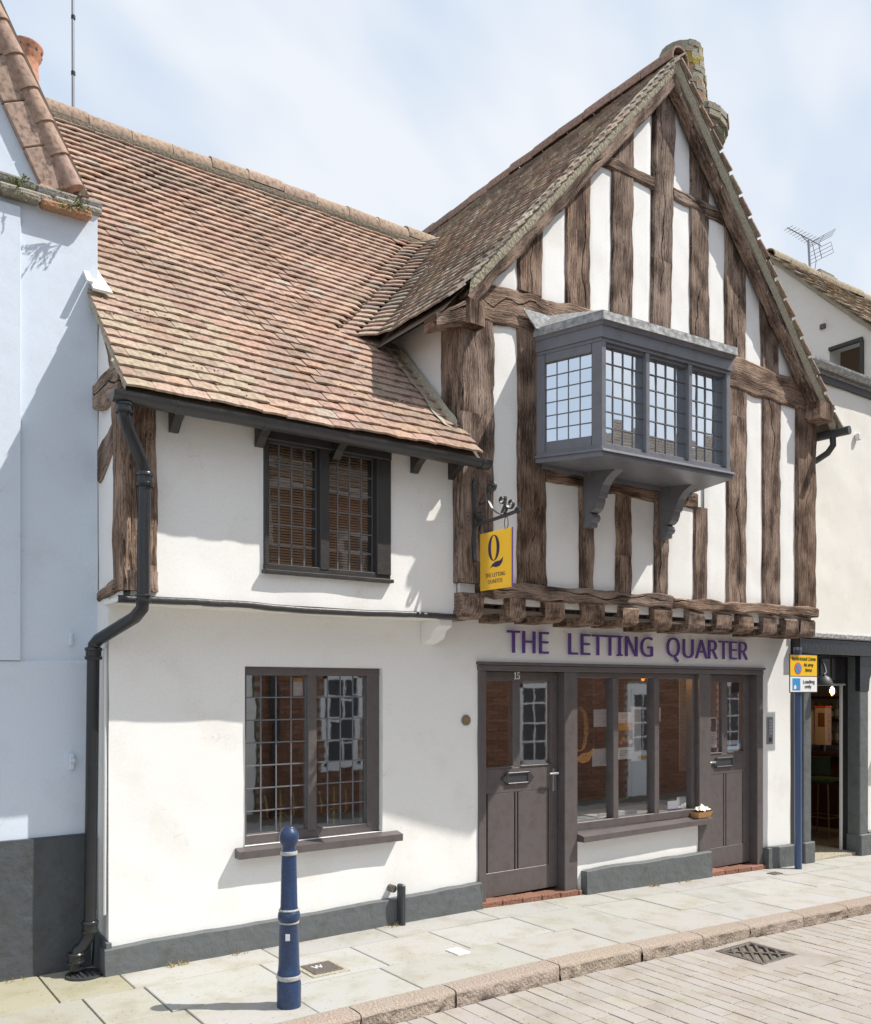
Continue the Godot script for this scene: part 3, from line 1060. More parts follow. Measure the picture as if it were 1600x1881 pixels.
func build_gutter(h: Node3D) -> void:
	var gut := part(h, "gutter", "black half-round eaves gutter")
	var mb := MB.new()
	var prof := []
	for k in 11:
		var a := PI + PI * k / 10.0
		prof.append(Vector2(cos(a) * 0.056, sin(a) * 0.056))
	for side in [1.0, -1.0]:
		var g := []
		for k in prof.size():
			var row := []
			for i in 30:
				var x := lerpf(1.43, 4.13, i / 29.0)
				var pr: Vector2 = prof[k] * (1.0 if side > 0 else 0.93)
				row.append(Vector3(x, 3.415 + fn.get_noise_2d(x * 0.8, 2.0) * 0.008 + pr.y, 0.505 - pr.x + fn.get_noise_2d(x * 0.9, 7.0) * 0.01))
			g.append(row)
		if side < 0: g.reverse()
		mb.sheet(g)
	for x in [1.43, 4.13]:
		mb.X = Transform3D(Basis(Vector3(0, 0, 1), Vector3.UP, Vector3(-1, 0, 0)), Vector3(x, 3.415, 0.505))
		mb.prism(PackedVector2Array(prof), -0.002, 0.002)
	put(gut, "channel", mb, M.gutter_black)
	for x in [1.80, 2.36, 2.93, 4.07]:
		mb = MB.new()
		for k in 10:
			var p: Vector2 = prof[k] * 1.07
			var q: Vector2 = prof[k + 1] * 1.07
			mb.quad(Vector3(x - 0.02, 3.415 + p.y, 0.505 - p.x), Vector3(x - 0.02, 3.415 + q.y, 0.505 - q.x), Vector3(x + 0.02, 3.415 + q.y, 0.505 - q.x), Vector3(x + 0.02, 3.415 + p.y, 0.505 - p.x))
			for e in [-0.02, 0.02]:
				mb.quad(Vector3(x + e, 3.415 + p.y, 0.505 - p.x), Vector3(x + e, 3.415 + q.y, 0.505 - q.x), Vector3(x + e, 3.415 + q.y * 0.9, 0.505 - q.x * 0.9), Vector3(x + e, 3.415 + p.y * 0.9, 0.505 - p.x * 0.9))
		put(gut, "joint_collar", mb, M.gutter_black)
	var dp := part(h, "downpipe", "black cast-iron downpipe with swan neck and shoe")
	mb = MB.new()
	var path := [Vector3(1.50, 3.38, 0.50), Vector3(1.50, 3.30, 0.50), Vector3(1.52, 3.24, 0.485), Vector3(1.585, 3.13, 0.44), Vector3(1.625, 3.07, 0.41), Vector3(1.645, 3.02, 0.40), Vector3(1.645, 2.95, 0.40), Vector3(1.64, 2.60, 0.395), Vector3(1.64, 2.30, 0.395), Vector3(1.635, 2.22, 0.385), Vector3(1.61, 2.17, 0.33), Vector3(1.54, 2.10, 0.14), Vector3(1.49, 2.05, 0.0), Vector3(1.475, 2.02, -0.04), Vector3(1.472, 1.95, -0.05), Vector3(1.465, 1.2, -0.055), Vector3(1.455, 0.34, -0.06), Vector3(1.45, 0.24, -0.06), Vector3(1.42, 0.18, -0.07), Vector3(1.385, 0.15, -0.075), Vector3(1.375, 0.10, -0.08), Vector3(1.375, 0.035, -0.08)]
	mb.tube(path, 0.0375, 16)
	put(dp, "pipe", mb, M.black_gloss)
	for c in [[Vector3(1.50, 3.335, 0.50), 0.052, 0.06], [Vector3(1.645, 2.97, 0.40), 0.052, 0.085], [Vector3(1.64, 2.275, 0.395), 0.046, 0.05], [Vector3(1.473, 1.965, -0.05), 0.052, 0.075], [Vector3(1.454, 0.29, -0.06), 0.052, 0.075], [Vector3(1.376, 0.105, -0.08), 0.052, 0.07]]:
		mb = MB.new()
		var r: float = c[1]
		var t: float = c[2]
		mb.lathe([Vector2(0.036, -t * 0.5), Vector2(r - 0.004, -t * 0.5), Vector2(r, -t * 0.4), Vector2(r, -t * 0.25), Vector2(r - 0.006, -t * 0.2), Vector2(r - 0.006, t * 0.2), Vector2(r, t * 0.25), Vector2(r, t * 0.42), Vector2(r - 0.005, t * 0.5), Vector2(0.036, t * 0.5)], c[0], 18)
		put(dp, "collar", mb, M.black_gloss)
	# grey cable strapped beside the pipe
	mb = MB.new()
	mb.tube([Vector3(1.535, 2.0, -0.02), Vector3(1.533, 1.2, -0.015), Vector3(1.532, 0.36, -0.02)], 0.011, 8)
	put(h, "cable", mb, M.off_white)

# ---------------------------------------------------------------- right range: timber-framed gable over the shop
func gab(x: float) -> float: return 7.33 - 1.104 * absf(x - 6.28)

func build_shop() -> void:
	shop = thing("timber_framed_shop", "timber-framed white gabled shop with bay window above a grey-brown shopfront", "shop", Vector3(6.3, 0, 0))
	var h := shop
	var n := Vector3(0, 0, 1)
	var mb := MB.new()
	# ground-floor wall: strip above the shopfront, pier at the right, wall below the shop window
	pwall(mb, Vector3(4.43, -0.45, 0.0), Vector3.RIGHT, Vector3.UP, 4.30, 2.80, [Rect2(0.005, 0.0, 3.785, 2.41)], 0.006)
	pwall(mb, Vector3(5.53, -0.4, -0.004), Vector3.RIGHT, Vector3.UP, 1.75, 0.86, [], 0.009)
	mb.quad(Vector3(5.53, -0.4, -0.1), Vector3(5.53, -0.4, 0.0), Vector3(5.53, 0.46, 0.0), Vector3(5.53, 0.46, -0.1))
	mb.box(Vector3(5.56, -0.4, -0.14), Vector3(7.2, 0.5, -0.03))
	mb.box(Vector3(4.44, 1.99, -0.2), Vector3(8.7, 2.3, -0.03)); mb.box(Vector3(8.24, -0.4, -0.2), Vector3(8.7, 2.0, -0.03))
	mb.quad(Vector3(8.73, -0.5, 0.0), Vector3(8.73, -0.5, -0.6), Vector3(8.73, 2.35, -0.6), Vector3(8.73, 2.35, 0.0))
	put(h, "ground_floor_wall", mb, M.lime_plaster)
	mb = MB.new()
	plinth(mb, 5.59, 7.31, 0.065, 0.165, 0.15)
	put(h, "plinth", mb, M.plinth_paint)
	mb = MB.new()
	plinth(mb, 8.24, 8.72, 0.07, 0.09, 0.08)
	put(h, "plinth", mb, M.plinth_paint)
	# soffit of the jetty and backing wall of the gable
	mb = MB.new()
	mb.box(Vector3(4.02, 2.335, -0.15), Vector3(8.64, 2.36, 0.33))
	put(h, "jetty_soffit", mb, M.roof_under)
	mb = MB.new()
	var zb := 0.33
	mb.prism(PackedVector2Array([Vector2(4.02, 2.40), Vector2(8.62, 2.40), Vector2(8.62, 4.66), Vector2(6.28, 7.2), Vector2(4.02, 4.72)]), 0.2, zb - 0.02)
	mb.box(Vector3(4.03, 3.3, -1.6), Vector3(4.1, 4.62, 0.2)); mb.box(Vector3(8.55, 2.4, -4.0), Vector3(8.62, 4.6, 0.2))
	put(h, "gable_wall", mb, M.lime_plaster)
	# flank panel above the cottage roof
	put(h, "plaster_panel", panel([Vector3(3.995, 3.3, -0.7), Vector3(3.995, 3.3, 0.12), Vector3(3.995, 4.62, 0.12), Vector3(3.995, 4.62, -0.7)], Vector3(-1, 0, 0)), M.lime_plaster)
	# studs of the main storey
	var zt := 0.335
	var low := [[3.99, 4.31], [4.555, 4.857], [5.225, 5.39], [5.66, 5.85], [6.137, 6.325], [6.683, 6.867], [7.167, 7.462], [7.73, 8.024], [8.288, 8.635]]
	for i in low.size():
		var x0: float = low[i][0]
		var x1: float = low[i][1]
		var top := 3.42 if i >= 2 and i <= 5 else 4.62
		var m: Material = oak()
		put(h, "corner_post" if i == 0 or i == 8 else "stud", timber(Vector3(x0, 2.54, zt), Vector3(x1, 2.54, zt), Vector3(x1 + rr(-0.012, 0.012), top, zt), Vector3(x0 + rr(-0.012, 0.012), top, zt), n, 0.030 if i == 0 or i == 8 else 0.02, 0.008), m)
		if i < low.size() - 1:
			var gx0 := x1 - 0.02
			var gx1: float = low[i + 1][0] + 0.02
			put(h, "plaster_panel", panel([Vector3(gx0, 2.55, zt), Vector3(gx1, 2.55, zt), Vector3(gx1, 4.66, zt), Vector3(gx0, 4.66, zt)], n), M.lime_plaster)
	put(h, "corner_post", timber(Vector3(4.0, 2.54, 0.10), Vector3(4.0, 2.54, 0.345), Vector3(4.0, 4.7, 0.345), Vector3(4.0, 4.7, 0.10), Vector3(-1, 0, 0), 0.015, 0.006), oak())
	put(h, "rail", timber(Vector3(4.85, 3.40, zt), Vector3(4.85, 3.545, zt), Vector3(6.72, 3.545, zt), Vector3(6.72, 3.40, zt), n, 0.026, 0.008), oak())
	# tie beam, collar, studs of the gable
	put(h, "tie_beam", timber(Vector3(3.99, 4.52, zt), Vector3(3.99, 4.80, zt), Vector3(6.3, 4.95, zt), Vector3(6.3, 4.62, zt), n, 0.032, 0.010), oak())
	put(h, "tie_beam", timber(Vector3(6.29, 4.62, zt), Vector3(6.29, 4.95, zt), Vector3(8.63, 4.89, zt), Vector3(8.63, 4.60, zt), n, 0.034, 0.010), oak())
	var up := [[4.56, 4.816, 0.0], [5.07, 5.35, 0.0], [5.593, 5.857, 0.02], [6.087, 6.355, 0.06], [6.633, 6.90, -0.01], [7.134, 7.453, 0.0], [7.707, 8.006, -0.03]]
	for i in up.size():
		var x0: float = up[i][0]
		var x1: float = up[i][1]
		var lean: float = up[i][2]
		var t0 := gab(x0 + lean) - 0.19
		var t1 := gab(x1 + lean) - 0.19
		if i == 3:
			t0 = 7.03; t1 = 7.0
		put(h, "stud", timber(Vector3(x0, 4.86, zt), Vector3(x1, 4.86, zt), Vector3(x1 + lean, t1, zt), Vector3(x0 + lean, t0, zt), n, 0.02 if i != 3 else 0.024, 0.008), oak())
	var edges := [4.05, 4.56, 4.816, 5.07, 5.35, 5.593, 5.857, 6.087, 6.355, 6.633, 6.90, 7.134, 7.453, 7.707, 8.006, 8.5]
	for i in range(0, edges.size(), 2):
		var x0: float = edges[i] - 0.02
		var x1: float = edges[i + 1] + 0.02
		put(h, "plaster_panel", panel([Vector3(x0, 4.82, zt), Vector3(x1, 4.82, zt), Vector3(x1, gab(x1) - 0.14, zt), Vector3(x0, gab(x0) - 0.14, zt)], n), M.lime_plaster)
	put(h, "collar", timber(Vector3(5.36, 6.13, zt), Vector3(5.36, 6.23, zt), Vector3(6.12, 6.245, zt), Vector3(6.12, 6.14, zt), n, 0.03, 0.012), oak())
	put(h, "collar", timber(Vector3(6.38, 6.15, zt), Vector3(6.38, 6.25, zt), Vector3(7.22, 6.27, zt), Vector3(7.22, 6.12, zt), n, 0.03, 0.012), oak())
	# bressummer and joist ends
	put(h, "bressummer", timber(Vector3(4.16, 2.44, zt), Vector3(4.16, 2.56, zt), Vector3(6.35, 2.575, zt), Vector3(6.35, 2.47, zt), n, 0.055, 0.010), oak())
	put(h, "bressummer", timber(Vector3(6.34, 2.475, zt), Vector3(6.34, 2.565, zt), Vector3(8.63, 2.59, zt), Vector3(8.63, 2.49, zt), n, 0.055, 0.012), oak())
	var js := [[3.985, 4.185], [4.44, 4.605], [4.82, 5.035], [5.255, 5.47], [5.70, 5.90], [6.11, 6.34], [6.575, 6.80], [6.985, 7.215], [7.32, 7.545], [7.71, 7.94], [8.055, 8.275], [8.34, 8.60]]
	for i in js.size():
		var jm := MB.new()
		var y1 := 2.46 + rr(-0.01, 0.01)
		var y0 := 2.278 + rr(-0.012, 0.012)
		var zf := 0.375 + rr(-0.015, 0.015)
		joist(jm, js[i][0], js[i][1], y0, y1, -0.05, zf)
		put(h, "joist", jm, oak())
	# barge boards with post heads
	var zg := 0.405
	put(h, "barge_board", timber(Vector3(3.96, gab(3.96) - 0.14, zg), Vector3(4.04, gab(4.04) - 0.29, zg), Vector3(6.28, 7.04, zg), Vector3(6.28, 7.19, zg), n, 0.06, 0.010), oak())
	put(h, "barge_board", timber(Vector3(8.56, gab(8.56) - 0.29, zg), Vector3(8.66, gab(8.66) - 0.14, zg), Vector3(6.28, 7.19, zg), Vector3(6.28, 7.04, zg), n, 0.06, 0.010), oak())
	put(h, "post_head", timber(Vector3(3.965, 4.42, 0.33), Vector3(4.13, 4.42, 0.33), Vector3(4.13, 4.60, 0.33), Vector3(3.965, 4.60, 0.33), n, 0.15, 0.006), oak())
	put(h, "post_head", timber(Vector3(8.42, 4.50, 0.33), Vector3(8.68, 4.50, 0.33), Vector3(8.70, 4.67, 0.33), Vector3(8.42, 4.67, 0.33), n, 0.20, 0.006), oak())
	put(h, "soffit_bearer", timber(Vector3(3.70, 4.33, 0.33), Vector3(3.70, 4.43, 0.33), Vector3(3.98, 4.60, 0.33), Vector3(3.98, 4.42, 0.33), n, 0.13, 0.006), oak())
	build_bay(h)
	build_shopfront(h)
	build_sign_bracket(h)

func joist(mb: MB, x0: float, x1: float, y0: float, y1: float, z0: float, z1: float) -> void:
	var off := Vector2(rr(0, 5), rr(0, 5))
	var sect := [Vector2(z0, y0), Vector2(z1 - 0.07, y0), Vector2(z1 - 0.03, y0 + 0.01), Vector2(z1 - 0.006, y0 + 0.03), Vector2(z1, y0 + 0.06), Vector2(z1, y1 - 0.02), Vector2(z1 - 0.02, y1), Vector2(z0, y1)]
	var d := 0.0
	var wob := []
	for k in sect.size(): wob.append([rr(-0.008, 0.008), rr(-0.008, 0.008)])
	for k in sect.size() - 1:
		var p: Vector2 = sect[k]
		var q: Vector2 = sect[k + 1]
		var l := p.distance_to(q)
		mb.quv(Vector3(x0 + wob[k][0], p.y, p.x), Vector3(x1 + wob[k][1], p.y, p.x), Vector3(x1 + wob[k + 1][1], q.y, q.x), Vector3(x0 + wob[k + 1][0], q.y, q.x),
			off + Vector2(0, d) / 0.6, off + Vector2(x1 - x0, d) / 0.6, off + Vector2(x1 - x0, d + l) / 0.6, off + Vector2(0, d + l) / 0.6)
		d += l
	for s in 2:
		var x := x0 if s == 0 else x1
		var m := Vector2(z0, (y0 + y1) * 0.5)
		for k in sect.size() - 1:
			var p: Vector2 = sect[k]
			var q: Vector2 = sect[k + 1]
			var nn := Vector3(-1 if s == 0 else 1, 0, 0)
			var a := Vector3(x, m.y, m.x)
			var b := Vector3(x + wob[k][s], p.y, p.x)
			var c := Vector3(x + wob[k + 1][s], q.y, q.x)
			if (b - a).cross(c - a).dot(nn) > 0: mb.t3(a, b, c, nn, nn, nn, off + Vector2(m.y, m.x) / 0.6, off + Vector2(p.y, p.x) / 0.6, off + Vector2(q.y, q.x) / 0.6)
			else: mb.t3(a, c, b, nn, nn, nn, off + Vector2(m.y, m.x) / 0.6, off + Vector2(q.y, q.x) / 0.6, off + Vector2(p.y, p.x) / 0.6)

# oriel bay with canted cheeks
func build_bay(h: Node3D) -> void:
	var b := part(h, "bay_window", "blue-grey painted oriel bay with leaded lights and a lead roof")
	var A := Vector3(4.74, 0, 0.34)
	var B := Vector3(5.0, 0, 0.80)
	var C := Vector3(6.6, 0, 0.80)
	var D := Vector3(6.86, 0, 0.34)
	var plan := [A, B, C, D]
	var ring := func(mb: MB, y0: float, y1: float, grow: float, grow2 := -1.0) -> void:
		var g2 := grow2 if grow2 >= 0.0 else grow
		var p := []
		for g in [grow, g2]:
			p.append([A + Vector3(-g * 1.1, 0, 0), B + Vector3(-g * 0.6, 0, g), C + Vector3(g * 0.6, 0, g), D + Vector3(g * 1.1, 0, 0)])
		var u := Vector3.UP
		for i in 3: mb.quad(p[0][i] + u * y0, p[0][i + 1] + u * y0, p[1][i + 1] + u * y1, p[1][i] + u * y1)
		mb.quad(p[1][0] + u * y1, p[1][1] + u * y1, p[1][2] + u * y1, p[1][3] + u * y1)
		mb.quad(p[0][3] + u * y0, p[0][2] + u * y0, p[0][1] + u * y0, p[0][0] + u * y0)
	var mb := MB.new()
	ring.call(mb, 3.525, 3.565, 0.012)
	ring.call(mb, 3.565, 3.585, 0.026, 0.02)
	ring.call(mb, 3.585, 3.615, 0.0)
	put(b, "base", mb, M.bay_paint)
	mb = MB.new()
	ring.call(mb, 4.45, 4.478, 0.0)
	ring.call(mb, 4.478, 4.572, 0.010)
	ring.call(mb, 4.572, 4.60, 0.016, 0.03)
	put(b, "cornice", mb, M.bay_paint)
	mb = MB.new()
	ring.call(mb, 4.602, 4.672, 0.040, 0.036)
	var u := Vector3.UP
	var e := [A + Vector3(-0.04, 4.674, 0), B + Vector3(-0.022, 4.674, 0.036), C + Vector3(0.022, 4.674, 0.036), D + Vector3(0.04, 4.674, 0)]
	var w0 := Vector3(4.62, 4.84, 0.36)
	var w1 := Vector3(6.92, 4.82, 0.36)
	mb.quad(e[1], e[2], w1, w0 + Vector3(0.3, 0, 0)); mb.tri(e[0], e[1], w0 + Vector3(0.3, 0, 0)); mb.tri(e[2], e[3], w1)
	mb.hexa([Vector3(4.56, 4.80, 0.372), Vector3(4.70, 4.655, 0.385), Vector3(5.2, 4.70, 0.40), Vector3(5.1, 4.81, 0.38), Vector3(4.56, 4.805, 0.38), Vector3(4.70, 4.66, 0.395), Vector3(5.2, 4.705, 0.41), Vector3(5.1, 4.815, 0.39)])
	put(b, "lead_roof", mb, M.lead_sheet)
	# corner posts and mullions
	var post := func(p: Vector3, r: float) -> void:
		var m := MB.new()
		m.cham(Vector3(p.x - r, 3.61, p.z - r * 1.5), Vector3(p.x + r, 4.455, p.z - 0.001), 0.006)
		put(b, "post", m, M.bay_paint)
	post.call(B + Vector3(0.028, 0, 0), 0.028); post.call(C + Vector3(-0.028, 0, 0), 0.028)
	for x in [5.545, 6.075]: put(b, "mullion", bx(Vector3(x - 0.024, 3.612, 0.73), Vector3(x + 0.024, 4.452, 0.797)), M.bay_paint)
	for q in [[5.056, 5.521], [5.569, 6.051], [6.099, 6.544]]:
		var s := part_sub(b)
		put(b, "bottom_rail", bx(Vector3(q[0], 3.614, 0.735), Vector3(q[1], 3.645, 0.785), 0.004), M.bay_paint)
		put(b, "top_rail", bx(Vector3(q[0], 4.425, 0.735), Vector3(q[1], 4.452, 0.785), 0.004), M.bay_paint)
		leaded(s, Vector3(q[0], 3.645, 0.765), Vector3.RIGHT, Vector3.UP, q[1] - q[0], 0.78, 4, 6, M.bay_glass, 0.012)
	# cheeks
	for side in 2:
		var p0 := A if side == 0 else C
		var p1 := B if side == 0 else D
		var ux := (p1 - p0).normalized()
		var len := p0.distance_to(p1)
		var nn := ux.cross(u).normalized()
		var at := func(s: float, y: float, d: float) -> Vector3: return p0 + ux * s + u * y - nn * d
		for q in [[0.0, 0.085, 3.612, 4.452, "stile"], [len - 0.075, len, 3.612, 4.452, "stile"], [0.085, len - 0.075, 3.612, 3.70, "bottom_rail"], [0.085, len - 0.075, 4.375, 4.452, "top_rail"]]:
			var m := MB.new()
			m.X = Transform3D(Basis(ux, u, nn), p0 - nn * 0.055)
			m.cham(Vector3(q[0], q[2], 0), Vector3(q[1], q[3], 0.052), 0.005)
			put(b, q[4], m, M.bay_paint)
		leaded(b, at.call(0.085, 3.70, 0.028), ux, u, len - 0.16, 0.675, 4, 6, M.bay_glass, 0.012)
	mb = MB.new()
	mb.box(Vector3(4.80, 3.62, 0.352), Vector3(6.84, 4.44, 0.356))
	put(b, "room_back", mb, M.room_wall)
	# the old bay has dropped towards the street and its front runs out of square
	for o in b.get_children():
		var a: Array = o.mesh.surface_get_arrays(0)
		var v: PackedVector3Array = a[Mesh.ARRAY_VERTEX]
		for i in v.size():
			var q := v[i]
			var t := (q.z - 0.34) / 0.46
			var l0 := 4.74 + 0.26 * t
			var r0 := 6.86 - 0.26 * t
			var k := (q.x - l0) / (r0 - l0)
			var z := 0.34 + t * lerpf(0.68, 0.81, k)
			v[i] = Vector3(lerpf(4.74 + 0.04 * t, 6.62 - 0.50 * t, k), 3.53 + (q.y - 3.525) * 0.915 - 0.115 * (z - 0.34), z)
		a[Mesh.ARRAY_VERTEX] = v
		var am := ArrayMesh.new()
		am.add_surface_from_arrays(Mesh.PRIMITIVE_TRIANGLES, a)
		o.mesh = am
	# carved brackets below
	for x in [5.30, 6.23]:
		var m := MB.new()
		m.X = Transform3D(Basis(Vector3(0, 0, 1), Vector3.UP, Vector3(-1, 0, 0)), Vector3(x, 0, 0.355))
		var c := PackedVector2Array([Vector2(0, 3.525), Vector2(0.40, 3.525), Vector2(0.395, 3.50), Vector2(0.33, 3.475), Vector2(0.265, 3.44), Vector2(0.22, 3.39), Vector2(0.195, 3.34), Vector2(0.185, 3.30), Vector2(0.165, 3.295), Vector2(0.16, 3.26), Vector2(0.14, 3.215), Vector2(0.105, 3.19), Vector2(0.075, 3.185), Vector2(0.10, 3.17), Vector2(0.11, 3.145), Vector2(0.10, 3.12), Vector2(0.075, 3.108), Vector2(0.075, 3.075), Vector2(0, 3.07)])
		m.prism(c, -0.045, 0.045)
		put(b, "bracket", m, M.bay_paint)
	mb = MB.new()
	mb.box(Vector3(4.78, 3.49, 0.37), Vector3(6.60, 3.524, 0.40))
	put(b, "soffit_batten", mb, M.bay_paint)

func part_sub(b: Node3D) -> Node3D: return b

func build_shopfront(h: Node3D) -> void:
	var f := part(h, "shopfront", "grey-brown painted shopfront frame")
	var pm: Material = M.joinery_paint
	put(f, "head", bx(Vector3(4.425, 1.895, -0.13), Vector3(8.225, 1.945, 0.018)), pm)
	put(f, "head_moulding", bx(Vector3(4.415, 1.945, -0.05), Vector3(8.235, 1.968, 0.036), 0.004), pm)
	for q in [[4.43, 4.51], [5.375, 5.53], [7.18, 7.36], [8.12, 8.22]]:
		put(f, "post", bx(Vector3(q[0], gy(q[0]) - 0.02, -0.13), Vector3(q[1], 1.895, 0.014)), pm)
	put(f, "window_head", bx(Vector3(5.53, 1.845, -0.1), Vector3(7.18, 1.895, -0.03), 0.004), pm)
	put(f, "bottom_rail", bx(Vector3(5.53, 0.50, -0.11), Vector3(7.18, 0.575, -0.02)), pm)
	for x in [6.045, 6.60]: put(f, "mullion", bx(Vector3(x - 0.035, 0.57, -0.11), Vector3(x + 0.035, 1.85, -0.02)), pm)
	put(f, "window_jamb", bx(Vector3(7.13, 0.57, -0.11), Vector3(7.18, 1.85, -0.03)), pm)
	var mb := MB.new()
	mb.hexa([Vector3(5.535, 0.415, -0.1), Vector3(7.31, 0.43, -0.1), Vector3(7.31, 0.43, 0.085), Vector3(5.535, 0.415, 0.085), Vector3(5.535, 0.505, -0.1), Vector3(7.31, 0.515, -0.1), Vector3(7.31, 0.478, 0.085), Vector3(5.535, 0.465, 0.085)])
	put(f, "window_sill", mb, pm)
	pane(f, Vector3(5.53, 0.575, -0.07), Vector3(6.01, 1.845, -0.07))
	pane(f, Vector3(6.08, 0.575, -0.071), Vector3(6.565, 1.845, -0.071))
	pane(f, Vector3(6.635, 0.575, -0.0695), Vector3(7.13, 1.845, -0.0695))
	room(h, 4.2, 9.3, -0.3, 2.2, -3.6, -0.2, M.room_wall)
	mb = bx(Vector3(5.5, 0.42, -0.62), Vector3(7.25, 0.56, -0.13))
	put(h, "window_ledge", mb, M.pale_room)
	build_door(h, 4.51, 5.375, [[4.56, 4.865], [4.945, 5.295]], 4.735, 5.095, "grey-brown half-glazed door numbered 15", true)
	build_door(h, 7.36, 8.12, [[7.40, 7.655], [7.745, 8.02]], 7.49, 7.88, "grey-brown half-glazed door with notices in its panes", false)
	# brick thresholds
	for q in [[4.44, 5.56], [7.33, 8.24]]:
		var st := part(h, "door_step", "red brick threshold")
		var x: float = q[0]
		while x < q[1] - 0.03:
			var x2 := minf(x + 0.215, q[1])
			mb = MB.new()
			mb.colored = true
			mb.col = jit(Color(0.34, 0.18, 0.135), 0.15)
			var yy := gy(x)
			mb.cham(Vector3(x + 0.003, yy - 0.05, -0.14), Vector3(x2 - 0.004, yy + 0.042, 0.045), 0.006)
			put(st, "brick", mb, M.red_brick)
			x = x2
	# raised purple lettering
	var sign := part(h, "shop_lettering", "raised purple letters on the white strip above the shopfront")
	var words := [["THE", 4.71, 5.19], ["LETTING", 5.385, 6.50], ["QUARTER", 6.66, 7.945]]
	for wd in words:
		letters(sign, wd[0], wd[1], wd[2], 2.045, 0.185, 0.03)

# each letter of a word is its own piece, spread over the given length
func letters(parent: Node3D, s: String, x0: float, x1: float, y: float, cap: float, z: float) -> void:
	var adv := []
	var total := 0.0
	var f := SystemFont.new()
	f.font_names = PackedStringArray(["Droid Sans"])
	for ch in s:
		var a := f.get_string_size(ch, HORIZONTAL_ALIGNMENT_LEFT, -1, 48).x
		adv.append(a); total += a
	var k := (x1 - x0) / total
	var px := cap / (0.714 * 48.0)
	var x := x0
	for i in s.length():
		var tm := TextMesh.new()
		tm.font = f
		tm.font_size = 48
		tm.text = s[i]
		tm.pixel_size = px
		tm.depth = 0.014
		tm.curve_step = 1.0
		tm.horizontal_alignment = HORIZONTAL_ALIGNMENT_LEFT
		tm.vertical_alignment = VERTICAL_ALIGNMENT_BOTTOM
		var o := MeshInstance3D.new()
		o.mesh = tm
		o.material_override = M.purple
		var bb := tm.get_aabb()
		var ratio: float = k / px
		var drop := bb.position.y
		if s[i] == "Q": drop = bb.position.y + bb.size.y - cap * 1.03
		o.transform = Transform3D(Basis.from_scale(Vector3(ratio, 1, 1)), Vector3(x - bb.position.x * ratio + adv[i] * k * 0.5 - bb.size.x * ratio * 0.5, y - drop, z))
		adopt(parent, o, "letter")
		x += adv[i] * k

